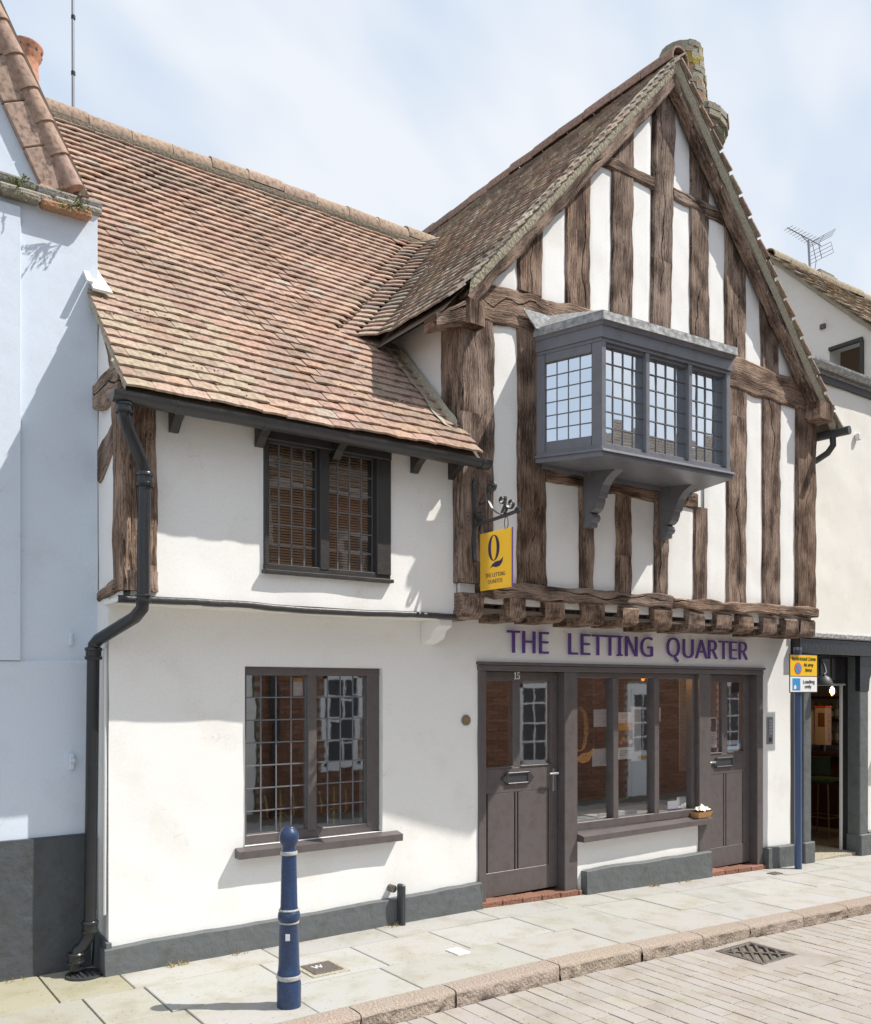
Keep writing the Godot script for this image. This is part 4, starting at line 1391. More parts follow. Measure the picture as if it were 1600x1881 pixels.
func build_door(h: Node3D, x0: float, x1: float, panes: Array, lp0: float, lp1: float, label: String, main: bool) -> void:
	var d := part(h, "door", label)
	var pm: Material = M.joinery_paint
	var yb := gy(x0) + 0.045
	var zf := -0.075
	var zb := -0.12
	var gap := 0.004
	var p0: float = panes[0][0]
	var p1: float = panes[0][1]
	var p2: float = panes[1][0]
	var p3: float = panes[1][1]
	put(d, "stile", bx(Vector3(x0 + gap, yb, zb), Vector3(p0, 1.89, zf), 0.003), pm)
	put(d, "stile", bx(Vector3(p3, yb, zb), Vector3(x1 - gap, 1.89, zf), 0.003), pm)
	put(d, "top_rail", bx(Vector3(p0, 1.815, zb), Vector3(p3, 1.89, zf - 0.001), 0.003), pm)
	put(d, "muntin", bx(Vector3(p1, 1.09, zb), Vector3(p2, 1.815, zf - 0.002), 0.003), pm)
	put(d, "lock_rail", bx(Vector3(p0, 0.885, zb), Vector3(p3, 1.09, zf - 0.001), 0.003), pm)
	put(d, "bottom_rail", bx(Vector3(p0, yb, zb), Vector3(p3, yb + 0.2, zf - 0.001), 0.003), pm)
	put(d, "glazing_bead", bx(Vector3(p0, 1.09, zf - 0.02), Vector3(p1, 1.103, zf + 0.006), 0.003), pm)
	put(d, "glazing_bead", bx(Vector3(p2, 1.09, zf - 0.02), Vector3(p3, 1.103, zf + 0.006), 0.003), pm)
	# boards between the rails, parted by open grooves
	var mid := (p1 + p2) * 0.5
	var mw := (p2 - p1) * 0.5
	for q in [[p0, p0 + 0.025], [p0 + 0.037, mid - mw * 0.55], [mid - mw * 0.55 + 0.012, mid + mw * 0.55 - 0.012], [mid + mw * 0.55, p3 - 0.03], [p3 - 0.018, p3]]:
		put(d, "board", bx(Vector3(q[0], yb + 0.2, zb + 0.005), Vector3(q[1], 0.885, zf - 0.003), 0.004), pm)
	put(d, "backing_board", bx(Vector3(p0 - 0.01, yb + 0.01, zb - 0.015), Vector3(p3 + 0.01, 0.9, zb + 0.006), 0.002), M.dark_room)
	pane(d, Vector3(p0, 1.09, -0.1), Vector3(p1, 1.815, -0.1))
	pane(d, Vector3(p2, 1.09, -0.1005), Vector3(p3, 1.815, -0.1005))
	for q in [p1, p3]: put(d, "inner_bead", bx(Vector3(q - 0.016, 1.10, -0.13), Vector3(q - 0.002, 1.81, -0.103), 0.002), M.inner_oak)
	# letter plate with pointed ends
	var lm := MB.new()
	var cy := 1.0
	var zl := zf + 0.001
	for q in [[lp0 + 0.05, lp1 - 0.05, cy + 0.035, cy + 0.052], [lp0 + 0.05, lp1 - 0.05, cy - 0.052, cy - 0.035], [lp0 + 0.05, lp0 + 0.075, cy - 0.052, cy + 0.052], [lp1 - 0.075, lp1 - 0.05, cy - 0.052, cy + 0.052]]:
		lm.cham(Vector3(q[0], q[2], zl), Vector3(q[1], q[3], zl + 0.016), 0.005)
	lm.cham(Vector3(lp0 + 0.07, cy - 0.036, zl), Vector3(lp1 - 0.07, cy + 0.036, zl + 0.006), 0.003)
	for s in [[lp0, 1.0], [lp1, -1.0]]:
		lm.prism(PackedVector2Array([Vector2(s[0], cy), Vector2(s[0] + s[1] * 0.03, cy + 0.022), Vector2(s[0] + s[1] * 0.052, cy + 0.038), Vector2(s[0] + s[1] * 0.052, cy - 0.038), Vector2(s[0] + s[1] * 0.03, cy - 0.022)]), zl, zl + 0.012)
	put(d, "letter_plate", lm, M.wrought_iron)
	if main:
		var hm := MB.new()
		hm.cham(Vector3(5.315, 0.86, zf), Vector3(5.355, 1.06, zf + 0.006), 0.004)
		hm.tube([Vector3(5.335, 1.02, zf), Vector3(5.335, 1.02, zf + 0.05), Vector3(5.32, 1.02, zf + 0.058), Vector3(5.23, 1.022, zf + 0.055)], [0.01, 0.01, 0.011, 0.009], 10)
		put(d, "handle", hm, M.steel)
		txt(d, "door_number", "15", 0.062, Vector3(4.905, 1.858, zf + 0.004), Basis.IDENTITY, M.plain_white, 0.004, 0.065, "Droid Serif", 700)
	else:
		var hm := MB.new()
		hm.tube([Vector3(7.385, 1.01, zf), Vector3(7.385, 1.01, zf + 0.045), Vector3(7.40, 1.012, zf + 0.055), Vector3(7.48, 1.012, zf + 0.052)], [0.01, 0.01, 0.011, 0.009], 10)
		put(d, "handle", hm, M.steel)

func spiral(c: Vector2, r0: float, r1: float, a0: float, a1: float, k := 22) -> Array:
	var p := []
	for i in k + 1:
		var t := float(i) / k
		var a := lerpf(a0, a1, t)
		var r := lerpf(r0, r1, t)
		p.append(Vector3(4.1, c.y + sin(a) * r, c.x + cos(a) * r))
	return p

func ribbon(mb: MB, path: Array, half: float, th := 0.003) -> void:
	for i in path.size() - 1:
		var a: Vector3 = path[i]
		var b: Vector3 = path[i + 1]
		var d := (b - a).normalized()
		var s := Vector3(1, 0, 0)
		var n := d.cross(s).normalized()
		var p := []
		for e in [a - d * 0.001, b + d * 0.001]:
			for k in [[-1, -1], [1, -1], [1, 1], [-1, 1]]: p.append(e + s * half * k[0] + n * th * k[1])
		mb.hexa(p)

func build_sign_bracket(h: Node3D) -> void:
	var br := part(h, "sign_bracket", "scrolled wrought-iron sign bracket")
	var mb := MB.new()
	mb.tube([Vector3(4.1, 2.965, 0.39), Vector3(4.1, 2.985, 0.75), Vector3(4.1, 2.995, 0.86)], 0.013, 10)
	mb.tube([Vector3(4.1, 2.995, 0.86), Vector3(4.1, 3.0, 0.875), Vector3(4.1, 3.0, 0.90)], [0.02, 0.026, 0.012], 10)
	put(br, "arm", mb, M.wrought_iron)
	mb = MB.new()
	ribbon(mb, [Vector3(4.1, 3.30, 0.375), Vector3(4.1, 3.24, 0.38), Vector3(4.1, 2.76, 0.38), Vector3(4.1, 2.70, 0.392), Vector3(4.1, 2.685, 0.41)], 0.014, 0.005)
	ribbon(mb, [Vector3(4.1, 3.275, 0.38), Vector3(4.1, 3.30, 0.395)], 0.014, 0.004)
	put(br, "wall_strap", mb, M.wrought_iron)
	mb = MB.new()
	ribbon(mb, spiral(Vector2(0.46, 3.02), 0.012, 0.055, -9.2, -1.0, 26) + spiral(Vector2(0.50, 3.0), 0.11, 0.12, 2.9, 1.2, 8), 0.011, 0.003)
	put(br, "scroll", mb, M.wrought_iron)
	mb = MB.new()
	var big := []
	for t in [[0.55, 3.24], [0.54, 3.20], [0.55, 3.12], [0.59, 3.06], [0.645, 3.02], [0.69, 3.0]]: big.append(Vector3(4.1, t[1], t[0]))
	ribbon(mb, spiral(Vector2(0.595, 3.225), 0.012, 0.048, 12.5, PI, 24) + big, 0.011, 0.003)
	put(br, "scroll", mb, M.wrought_iron)
	mb = MB.new()
	ribbon(mb, spiral(Vector2(0.705, 3.105), 0.01, 0.038, -6.5, 0.4, 20) + [Vector3(4.1, 3.06, 0.735), Vector3(4.1, 3.01, 0.70)], 0.011, 0.003)
	put(br, "scroll", mb, M.wrought_iron)
	mb = MB.new()
	ribbon(mb, spiral(Vector2(0.80, 3.06), 0.01, 0.042, 10.5, 3.4, 20) + [Vector3(4.1, 3.02, 0.75), Vector3(4.1, 2.995, 0.73)], 0.011, 0.003)
	put(br, "scroll", mb, M.wrought_iron)

# ---------------------------------------------------------------- tiled roofs: courses follow level lines and sweep round the valley
const ZL0 := 0.555
const HL0 := 3.425
const RIDGE_L := 6.60
const GEAVE := 4.46

func zl(y: float) -> float:
	var t := (y - HL0) / (RIDGE_L - HL0)
	return lerpf(ZL0, -2.42, t + 0.02 * sin(PI * t))

func xg(y: float) -> float: return 6.28 - (7.28 - y) / 1.104

var tile_meshes := {}
const RED := [Color(0.436, 0.298, 0.236), Color(0.465, 0.323, 0.255), Color(0.468, 0.317, 0.240), Color(0.419, 0.287, 0.229), Color(0.390, 0.284, 0.233), Color(0.424, 0.355, 0.301), Color(0.491, 0.351, 0.277), Color(0.428, 0.308, 0.249), Color(0.461, 0.357, 0.271)]
const BROWN := [Color(0.359, 0.285, 0.238), Color(0.439, 0.350, 0.292), Color(0.293, 0.236, 0.204), Color(0.407, 0.359, 0.312), Color(0.474, 0.359, 0.285), Color(0.543, 0.491, 0.407), Color(0.337, 0.284, 0.253), Color(0.532, 0.427, 0.343), Color(0.458, 0.406, 0.311)]

func tile_points(sh: int) -> Array:
	var r := RandomNumberGenerator.new()
	r.seed = 100 + sh
	var w := 0.0812
	var th := 0.0145
	var p := []
	for row in [[0.0, 0.021], [0.19, -0.006]]:
		for k in 3:
			var x: float = (k - 1) * w
			var y: float = row[0] + (r.randf_range(-0.006, 0.006) if row[0] == 0.0 else 0.0)
			var z: float = row[1] + (0.0035 if k == 1 else 0.0) + r.randf_range(-0.0015, 0.0015)
			p.append([Vector3(x, y, z), Vector3(x, y, z + th)])
	return p

func tile_into(mb: MB, sh: int) -> void:
	var p := tile_points(sh)
	for k in 2:
		mb.quad(p[k][1], p[k + 1][1], p[k + 4][1], p[k + 3][1])
		mb.quad(p[k][0], p[k + 1][0], p[k + 1][1], p[k][1])
		mb.quad(p[k + 1][0], p[k][0], p[k + 3][0], p[k + 4][0])
	mb.quad(p[3][0], p[0][0], p[0][1], p[3][1])
	mb.quad(p[2][0], p[5][0], p[5][1], p[2][1])

func tile_mesh(sh: int, c: Color) -> ArrayMesh:
	var key := "%d_%s" % [sh, c.to_html()]
	if not tile_meshes.has(key):
		var mb := MB.new()
		mb.colored = true; mb.col = c
		tile_into(mb, sh)
		tile_meshes[key] = mb.mesh()
	return tile_meshes[key]

func build_roofs() -> void:
	var roof_l := part(cottage, "roof", "red clay plain-tile roof")
	var roof_g := part(shop, "roof", "weathered brown clay plain-tile roof")
	var left := []
	var right := []
	var moss := []
	var dh := 0.0785
	var y := HL0
	var course := 0
	while y < 7.25:
		var segs := []   # pieces of the level line: [length, kind, y]
		var straight1 := 0.0
		var r := 0.32
		var has_left := y < RIDGE_L - 0.02
		var has_g := y >= GEAVE
		var z0 := zl(y)
		var gx := xg(y)
		if has_left and has_g:
			r = 0.32
			segs = [["L", gx - r - 1.49], ["A", r * PI * 0.5], ["G", 0.525 - (z0 + r)]]
		elif has_left: segs = [["L", 4.03 - 1.49]]
		else: segs = [["B", 0.525 + 4.6]]
		var s0 := 0.0
		var total := 0.0
		for q in segs: total += q[1]
		var s := 0.0
		var first := true
		while s < total - 0.03:
			var tw := 0.1635 + rr(-0.002, 0.002)
			if first and course % 2: tw *= 0.5
			first = false
			if s + tw > total - 0.03: tw = total - s
			var c := s + tw * 0.5
			s += tw
			var t := Vector3.RIGHT
			var o := Vector3(0, 0, 1)
			var p := Vector3.ZERO
			var pitch := atan(1.033)
			var kind := ""
			var acc := 0.0
			for q in segs:
				if c <= acc + q[1] or q == segs[-1]:
					kind = q[0]
					break
				acc += q[1]
			var lc := c - acc
			var mix := 0.0
			if kind == "L": p = Vector3(1.49 + lc, y, z0)
			elif kind == "A":
				var a := lc / r
				mix = a / (PI * 0.5)
				p = Vector3(gx - r + sin(a) * r, y, z0 + r - cos(a) * r)
				t = Vector3(cos(a), 0, sin(a)); o = Vector3(-sin(a), 0, cos(a))
			elif kind == "G":
				p = Vector3(gx, y, z0 + r + lc); t = Vector3(0, 0, 1); o = Vector3(-1, 0, 0); mix = 1.0
			else:
				p = Vector3(gx, y, -4.6 + lc); t = Vector3(0, 0, 1); o = Vector3(-1, 0, 0); mix = 1.0
			var ang := mix * PI * 0.5
			pitch = atan(1.0 / (sin(ang) / 1.104 + cos(ang) / 1.033))
			if kind == "L": p.y += fn.get_noise_2d(p.x * 0.6, p.y * 0.35) * 0.03
			else: p += o * fn.get_noise_2d(p.z * 0.6 + 20.0, p.y * 0.35) * 0.02
			var sl := (-o * cos(pitch) + Vector3.UP * sin(pitch)).normalized()
			var m := t.cross(sl).normalized()
			var bas := Basis(t, sl, m)
			bas = bas * Basis.from_scale(Vector3(tw / 0.1635, 1, 1)) * Basis(Vector3(0, 0, 1), rr(-0.008, 0.008)) * Basis(Vector3(1, 0, 0), rr(-0.008, 0.014))
			p += sl * rr(-0.004, 0.004)
			var pal: Array = RED if rng.randf() > mix * 1.05 else BROWN
			var ci := rng.randi_range(0, pal.size() - 1)
			if pal == RED and ci in [5, 8] and rng.randf() < 0.8: ci = 0
			var col: Color = pal[ci]
			# weather has greyed and darkened whole patches of neighbouring tiles
			var wz := fn.get_noise_3dv(p * 0.9 + Vector3(5, 0, 3))
			var f2 := fn.get_noise_3dv(p * 1.7 + Vector3(50, 2, 8))
			col = col.lerp(Color(0.37, 0.31, 0.255) if mix < 0.5 else Color(0.31, 0.28, 0.25), clampf(0.22 + wz * 0.9, 0, 0.6) * 0.8)
			col = col * (1.0 + clampf(f2 * 0.35, -0.16, 0.14))
			col.a = 1.0
			col = Color(snappedf(col.r, 0.012), snappedf(col.g, 0.012), snappedf(col.b, 0.012))
			var onleft := kind == "L" or (kind == "A" and mix < 0.5)
			# lichen-yellowed tiles by the left verge
			if kind == "L" and p.x < 2.35 and p.y < 4.3 and rng.randf() < 0.55: col = Color(0.45, 0.365, 0.28)
			var rec := {"x": Transform3D(bas, p), "s": rng.randi_range(0, 5), "c": col, "d": p.distance_to(EYE)}
			if onleft: left.append(rec)
			else: right.append(rec)
			var near_valley: bool = kind == "A" or (kind == "L" and has_g and lc > segs[0][1] - 0.5)
			if rng.randf() < (0.34 if kind in ["G", "B"] else 0.13 if near_valley else 0.30 if p.x < 2.3 and p.y < 4.3 else 0.06 if p.y < 4.2 else 0.015):
				moss.append([p + sl * rr(0.0, 0.05) + t * rr(-0.07, 0.07) + m * 0.033, bas, onleft, kind])
		y += dh
		course += 1
	for side in [[left, roof_l], [right, roof_g]]:
		var a: Array = side[0]
		var parent: Node3D = side[1]
		a.sort_custom(func(p, q): return p.d < q.d)
		var rest := MB.new()
		rest.colored = true
		for i in a.size():
			if i < 300:
				var o := MeshInstance3D.new()
				o.mesh = tile_mesh(a[i].s, a[i].c)
				o.material_override = M.clay_tile
				o.transform = a[i].x
				adopt(parent, o, "tile")
			else:
				rest.col = a[i].c
				rest.X = a[i].x
				tile_into(rest, a[i].s)
		# far slope of the gable: the tiles along its verge
		if parent == roof_g:
			var yy := GEAVE
			while yy < 7.24:
				for k in 3:
					var p := Vector3(6.28 * 2.0 - xg(yy), yy, 0.525 - 0.08 - k * 0.1635 - (0.08 if int(yy / dh) % 2 else 0.0))
					var sl := Vector3(-cos(atan(1.104)), sin(atan(1.104)), 0)
					var t := Vector3(0, 0, -1)
					var bas := Basis(t, sl, t.cross(sl).normalized()) * Basis(Vector3(0, 0, 1), rr(-0.02, 0.02))
					rest.col = RED[rng.randi_range(0, 8)] if rng.randf() < 0.5 else BROWN[rng.randi_range(0, 8)]
					rest.X = Transform3D(bas, p)
					tile_into(rest, rng.randi_range(0, 5))
				yy += dh
		var st := put(parent, "tiles_beyond", rest, M.clay_tile)
		st.set_meta("kind", "stuff")
	var mo := [MB.new(), MB.new()]
	for q in moss:
		var mb: MB = mo[0 if q[2] else 1]
		mb.colored = true
		var pick := rng.randf()
		mb.col = Color(0.36, 0.22, 0.04) if pick < 0.22 else Color(0.12, 0.12, 0.055) if pick < 0.5 else Color(0.55, 0.53, 0.45) if pick < 0.85 else Color(0.05, 0.045, 0.04)
		for k in rng.randi_range(2, 6):
			mb.X = Transform3D(q[1], q[0]) * Transform3D(Basis.from_scale(Vector3.ONE * rr(0.5, 1.2)), Vector3(rr(-0.05, 0.05), rr(-0.02, 0.02), 0))
			blob(mb, 0.009)
	for i in 2:
		var st := put([roof_l, roof_g][i], "moss", mo[i], M.moss)
		st.set_meta("kind", "stuff")
	# boarding under the tiles
	var ub := MB.new()
	var k0 := Vector3(1.50, HL0 - 0.01, ZL0 - 0.02)
	var k1 := Vector3(4.03, HL0 - 0.01, ZL0 - 0.02)
	for st in 6:
		var ya := lerpf(HL0, RIDGE_L, st / 6.0) - 0.02
		var yb := lerpf(HL0, RIDGE_L, (st + 1) / 6.0) - 0.02
		var xa := 4.03 if ya < GEAVE else xg(ya)
		var xb := 4.03 if yb < GEAVE else xg(yb)
		ub.quad(Vector3(1.50, ya, zl(ya) - 0.02), Vector3(xa, ya, zl(ya) - 0.02), Vector3(xb + 0.1, yb, zl(yb) - 0.02), Vector3(1.50, yb, zl(yb) - 0.02))
	ub.quad(Vector3(7.0, RIDGE_L - 0.02, -2.44), Vector3(1.5, RIDGE_L - 0.02, -2.44), Vector3(1.5, 3.4, -5.4), Vector3(7.0, 3.4, -5.4))
	put(roof_l, "boarding", ub, M.roof_under)
	ub = MB.new()
	ub.quad(Vector3(xg(GEAVE), GEAVE - 0.02, -5.0), Vector3(xg(GEAVE), GEAVE - 0.02, 0.50), Vector3(6.28, 7.26, 0.50), Vector3(6.28, 7.26, -5.0))
	ub.quad(Vector3(12.56 - xg(GEAVE), GEAVE - 0.02, 0.50), Vector3(12.56 - xg(GEAVE), GEAVE - 0.02, -5.0), Vector3(6.28, 7.26, -5.0), Vector3(6.28, 7.26, 0.50))
	put(roof_g, "boarding", ub, M.roof_under)
	# pale mortar bedding along the verges
	ub = MB.new()
	for sgn in [-1.0, 1.0]:
		var g := []
		for row in [[-0.175, 0.45], [-0.16, 0.475], [-0.10, 0.49], [-0.05, 0.497], [-0.02, 0.49], [0.0, 0.46]]:
			var r := []
			for i in 50:
				var t := i / 49.0
				var x: float = 6.28 + sgn * lerpf(2.30 if sgn < 0 else 2.50, 0.0, t)
				r.append(Vector3(x, gab(x) + row[0] + fn.get_noise_2d(t * 30.0, row[0] * 40.0) * 0.012, row[1] + fn.get_noise_2d(t * 40.0, 5.0 + row[0] * 30.0) * 0.01))
			if sgn > 0: r.reverse()
			g.append(r)
		ub.sheet(g)
	put(roof_g, "verge_mortar", ub, M.mortar)
	ub = MB.new()
	var gl := []
	for row in [[-0.05, 1.52], [-0.02, 1.495], [0.015, 1.49], [0.03, 1.51]]:
		var r := []
		for i in 30:
			var yy := lerpf(HL0, 4.4, i / 29.0)
			r.append(Vector3(row[1] + fn.get_noise_2d(yy * 14.0, row[0] * 50.0) * 0.012, yy + row[0] + fn.get_noise_2d(yy * 12.0, 9.0) * 0.01, zl(yy) - 0.01))
		r.reverse()
		gl.append(r)
	ub.sheet(gl)
	put(roof_l, "verge_mortar", ub, M.mortar)
	# ridges
	var x := 1.66
	while x < 5.55:
		var yy := RIDGE_L + 0.03 + fn.get_noise_2d(x * 0.5, 77.0) * 0.04
		ridge_tile(roof_l, Vector3(x, yy, -2.42), Vector3.RIGHT, 0.36, jit(Color(0.43, 0.325, 0.255), 0.07))
		x += 0.366
	var z := 0.52
	while z > -4.4:
		ridge_tile(roof_g, Vector3(6.28, 7.29 + fn.get_noise_2d(z * 0.5, 55.0) * 0.03, z), Vector3(0, 0, -1), 0.36, jit(Color(0.36, 0.25, 0.20), 0.12))
		z -= 0.366
	var md := MB.new()
	md.tube([Vector3(1.60, RIDGE_L - 0.045, -2.41), Vector3(3.6, RIDGE_L - 0.045, -2.41), Vector3(5.6, RIDGE_L - 0.045, -2.41)], 0.105, 8)
	put(roof_l, "ridge_bedding", md, M.joint_dirt)
	# lead flashing and mortar fillet against the shop's flank
	md = MB.new()
	var fl := []
	for row in [[0.0, 0.06], [0.11, 0.03], [0.14, 0.06]]:
		var r := []
		for i in 16:
			var yy := lerpf(3.62, 4.42, i / 15.0)
			r.append(Vector3(3.82 + row[0] + fn.get_noise_2d(yy * 6.0, row[0] * 20.0) * 0.02, yy + row[1] * (1.0 if row[0] < 0.12 else 1.7), zl(yy) + 0.01))
		fl.append(r)
	md.sheet(fl)
	put(roof_l, "flank_fillet", md, M.mortar)
	# pale flashing at the neighbour's corner
	md = MB.new()
	for q in [[1.465, 1.50, 4.22, 4.62, 0.075], [1.50, 1.62, 4.20, 4.56, 0.056]]:
		var lo: float = q[2]
		var hi: float = q[3]
		var xr: float = q[1] if q[0] < 1.48 else 1.55
		md.hexa([Vector3(q[0], lo + q[4] - 0.012, zl(lo) + q[4] - 0.012), Vector3(q[1], lo + q[4] - 0.012, zl(lo) + q[4] - 0.012), Vector3(xr, hi + q[4] - 0.012, zl(hi) + q[4] - 0.012), Vector3(q[0], hi + q[4] - 0.012, zl(hi) + q[4] - 0.012), Vector3(q[0], lo + q[4], zl(lo) + q[4]), Vector3(q[1], lo + q[4], zl(lo) + q[4]), Vector3(xr, hi + q[4], zl(hi) + q[4]), Vector3(q[0], hi + q[4], zl(hi) + q[4])])
	put(roof_l, "flashing", md, M.white_paint)

func blob(mb: MB, r: float) -> void:
	var p := []
	for k in 6:
		var a := TAU * k / 6 + rr(-0.3, 0.3)
		p.append(Vector3(cos(a) * r * rr(0.7, 1.4), sin(a) * r * rr(0.7, 1.4), -0.004))
	var top := Vector3(0, 0, r * rr(0.3, 0.6))
	for k in 6: mb.tri(p[k], p[(k + 1) % 6], top)

func ridge_tile(parent: Node3D, at: Vector3, dir: Vector3, length: float, c: Color) -> void:
	var mb := MB.new()
	mb.colored = true; mb.col = c
	var side := dir.cross(Vector3.UP).normalized()
	var tilt := rr(-0.008, 0.008)
	for layer in [0.112, 0.096]:
		var g := []
		for j in 2:
			var row := []
			for k in 13:
				var a := -0.25 + (PI + 0.5) * k / 12.0
				row.append(at + dir * (length * j) + side * cos(a) * layer + Vector3.UP * (sin(a) * layer - 0.02 + tilt * (j * 2 - 1)))
			g.append(row)
		if layer < 0.1: g.reverse()
		mb.sheet(g)
	for j in 2:
		for k in 12:
			var a := -0.25 + (PI + 0.5) * k / 12.0
			var b := -0.25 + (PI + 0.5) * (k + 1) / 12.0
			var o := at + dir * (length * j) + Vector3.UP * (-0.02 + tilt * (j * 2 - 1))
			mb.quad(o + (side * cos(a) + Vector3.UP * sin(a)) * 0.096, o + (side * cos(b) + Vector3.UP * sin(b)) * 0.096, o + (side * cos(b) + Vector3.UP * sin(b)) * 0.112, o + (side * cos(a) + Vector3.UP * sin(a)) * 0.112)
	put(parent, "ridge_tile", mb, M.clay_tile)

# ---------------------------------------------------------------- neighbour on the left
func build_blue_house() -> void:
	var h := thing("blue_washed_house", "pale blue rendered house with dark plinth and tiled verge beside the cottage", "house", Vector3(0.0, 0, -0.3))
	var mb := MB.new()
	pwall(mb, Vector3(-3.0, 1.90, -0.25), Vector3.RIGHT, Vector3.UP, 4.552, 2.86, [], 0.012)
	pwall(mb, Vector3(-3.0, 0.80, -0.235), Vector3.RIGHT, Vector3.UP, 4.552, 1.115, [], 0.012)
	mb.quad(Vector3(-3.0, 1.915, -0.235), Vector3(1.49, 1.915, -0.235), Vector3(1.49, 1.93, -0.255), Vector3(-3.0, 1.93, -0.255))
	mb.box(Vector3(-3.0, -0.3, -1.6), Vector3(1.552, 4.70, -0.27))
	put(h, "wall", mb, M.pale_blue_render)
	mb = MB.new()
	mb.hexa([Vector3(-3.0, 1.92, -0.27), Vector3(1.105, 1.92, -0.27), Vector3(1.09, 1.92, -0.215), Vector3(-3.0, 1.92, -0.215), Vector3(-3.0, 4.72, -0.27), Vector3(1.105, 4.66, -0.27), Vector3(1.09, 4.66, -0.215), Vector3(-3.0, 4.72, -0.215)])
	put(h, "pilaster", mb, M.pale_blue_render)
	mb = MB.new()
	pwall(mb, Vector3(-3.0, -0.2, -0.215), Vector3.RIGHT, Vector3.UP, 4.50, 1.035, [], 0.014)
	mb.quad(Vector3(-3.0, 0.833, -0.215), Vector3(1.5, 0.833, -0.215), Vector3(1.5, 0.84, -0.24), Vector3(-3.0, 0.84, -0.24))
	mb.quad(Vector3(1.5, -0.2, -0.215), Vector3(1.5, -0.2, -0.5), Vector3(1.5, 0.835, -0.5), Vector3(1.5, 0.835, -0.215))
	put(h, "plinth", mb, M.dark_plinth_paint, "charcoal painted plinth of the pale blue house")
	# weathered coping of overlapping slates along the wall head
	for k in 3:
		var x := -1.0
		while x < 1.5:
			var wx := rr(0.22, 0.42)
			var x2 := minf(x + wx, 1.56 + 0.02 * k)
			mb = MB.new()
			mb.colored = true
			mb.col = jit([Color(0.30, 0.27, 0.215), Color(0.34, 0.32, 0.28), Color(0.27, 0.26, 0.24)][k] if x2 < 1.5 or k > 0 else Color(0.47, 0.27, 0.17), 0.14)
			mb.X = Transform3D(Basis(Vector3.RIGHT, 0.16) * Basis(Vector3(0, 0, 1), rr(-0.02, 0.02)), Vector3(x, 4.70 + 0.066 * k + rr(-0.008, 0.008), -0.215 - 0.07 * k + rr(-0.012, 0.012)))
			mb.cham(Vector3(0.003, 0, -0.2), Vector3(x2 - x - 0.003, [0.05, 0.045, 0.06][k], 0.05), 0.014)
			put(h, "coping_slate", mb, M.rough_stone)
			x = x2
			if x2 > 1.5: break
	# gable end behind, with a verge of flat tiles and a row of half-round tiles
	var v0 := Vector2(1.46, 5.02)
	var v1 := Vector2(0.52, 6.90)
	var d := (v1 - v0).normalized()
	var nrm := Vector2(d.y, -d.x)
	mb = MB.new()
	mb.prism(PackedVector2Array([Vector2(-2.0, 4.7), Vector2(1.30, 4.7), Vector2(v0.x - 0.16, v0.y - 0.1), Vector2(v1.x - 0.16, v1.y - 0.1), Vector2(-2.0, 6.9)]), -0.9, -0.52)
	put(h, "gable_wall", mb, M.pale_blue_render)
	var k := 0
	var len := v0.distance_to(v1)
	while k * 0.27 < len:
		var a := v0 + d * (k * 0.27)
		mb = MB.new()
		mb.colored = true
		mb.col = jit(Color(0.42, 0.31, 0.25), 0.1)
		mb.X = Transform3D(Basis(Vector3(d.x, d.y, 0), Vector3(nrm.x, nrm.y, 0), Vector3(0, 0, -1)), Vector3(a.x, a.y, -0.5))
		mb.cham(Vector3(0.003, -0.20, -0.02), Vector3(0.267, -0.03, 0.03), 0.006)
		put(h, "verge_tile", mb, M.clay_tile)
		k += 1
	k = 0
	while k * 0.20 < len:
		var a := v0 + d * (k * 0.20)
		mb = MB.new()
		mb.colored = true
		mb.col = jit(Color(0.42, 0.30, 0.245), 0.1)
		var p := []
		var rad := []
		for i in 3:
			var q := a + d * (0.215 * i / 2.0)
			p.append(Vector3(q.x, q.y, -0.52)); rad.append(0.078 - 0.008 * i)
		mb.tube(p, rad, 16)
		put(h, "half_round_tile", mb, M.clay_tile)
		k += 1
	mb = MB.new()
	mb.prism(PackedVector2Array([Vector2(v0.x + 0.03, v0.y), Vector2(v0.x + 0.12, v0.y + 0.01), Vector2(v1.x + 0.12, v1.y + 0.01), Vector2(v1.x + 0.03, v1.y)]), -2.0, -0.56)
	put(h, "roof_edge", mb, M.roof_under)
	mb = MB.new()
	mb.X = Transform3D(Basis.IDENTITY, Vector3(1.36, 4.90, -0.5))
	mb.hexa([Vector3(-0.15, -0.08, -0.2), Vector3(0.2, -0.1, -0.2), Vector3(0.2, -0.1, 0.1), Vector3(-0.15, -0.08, 0.1), Vector3(-0.1, 0.10, -0.2), Vector3(0.1, 0.08, -0.2), Vector3(0.1, 0.06, 0.02), Vector3(-0.1, 0.08, 0.02)])
	put(h, "mortar_haunch", mb, M.terracotta)
	# wall fittings
	mb = bx(Vector3(1.37, 1.245, -0.235), Vector3(1.40, 1.345, -0.20), 0.006)
	mb.cham(Vector3(1.366, 1.29, -0.2), Vector3(1.404, 1.315, -0.19), 0.004)
	put(h, "wall_fitting", mb, M.pale_blue_render)
	mb = bx(Vector3(1.37, 2.02, -0.25), Vector3(1.395, 2.10, -0.215), 0.006)
	put(h, "wall_fitting", mb, M.pale_blue_render)
	# chimney pot on the cottage's far gable
	var pot := thing("chimney_pot", "orange terracotta chimney pot with holes round its rim", "chimney pot", Vector3(1.54, 6.60, -2.42))
	mb = MB.new()
	mb.lathe([Vector2(0.14, 6.60), Vector2(0.125, 6.72), Vector2(0.105, 6.80), Vector2(0.10, 6.95), Vector2(0.105, 6.99), Vector2(0.125, 7.02), Vector2(0.13, 7.075), Vector2(0.138, 7.085), Vector2(0.138, 7.10), Vector2(0.11, 7.10), Vector2(0.10, 7.0)], Vector3(1.54, 0, -2.42), 28)
	put(pot, "pot", mb, M.terracotta)
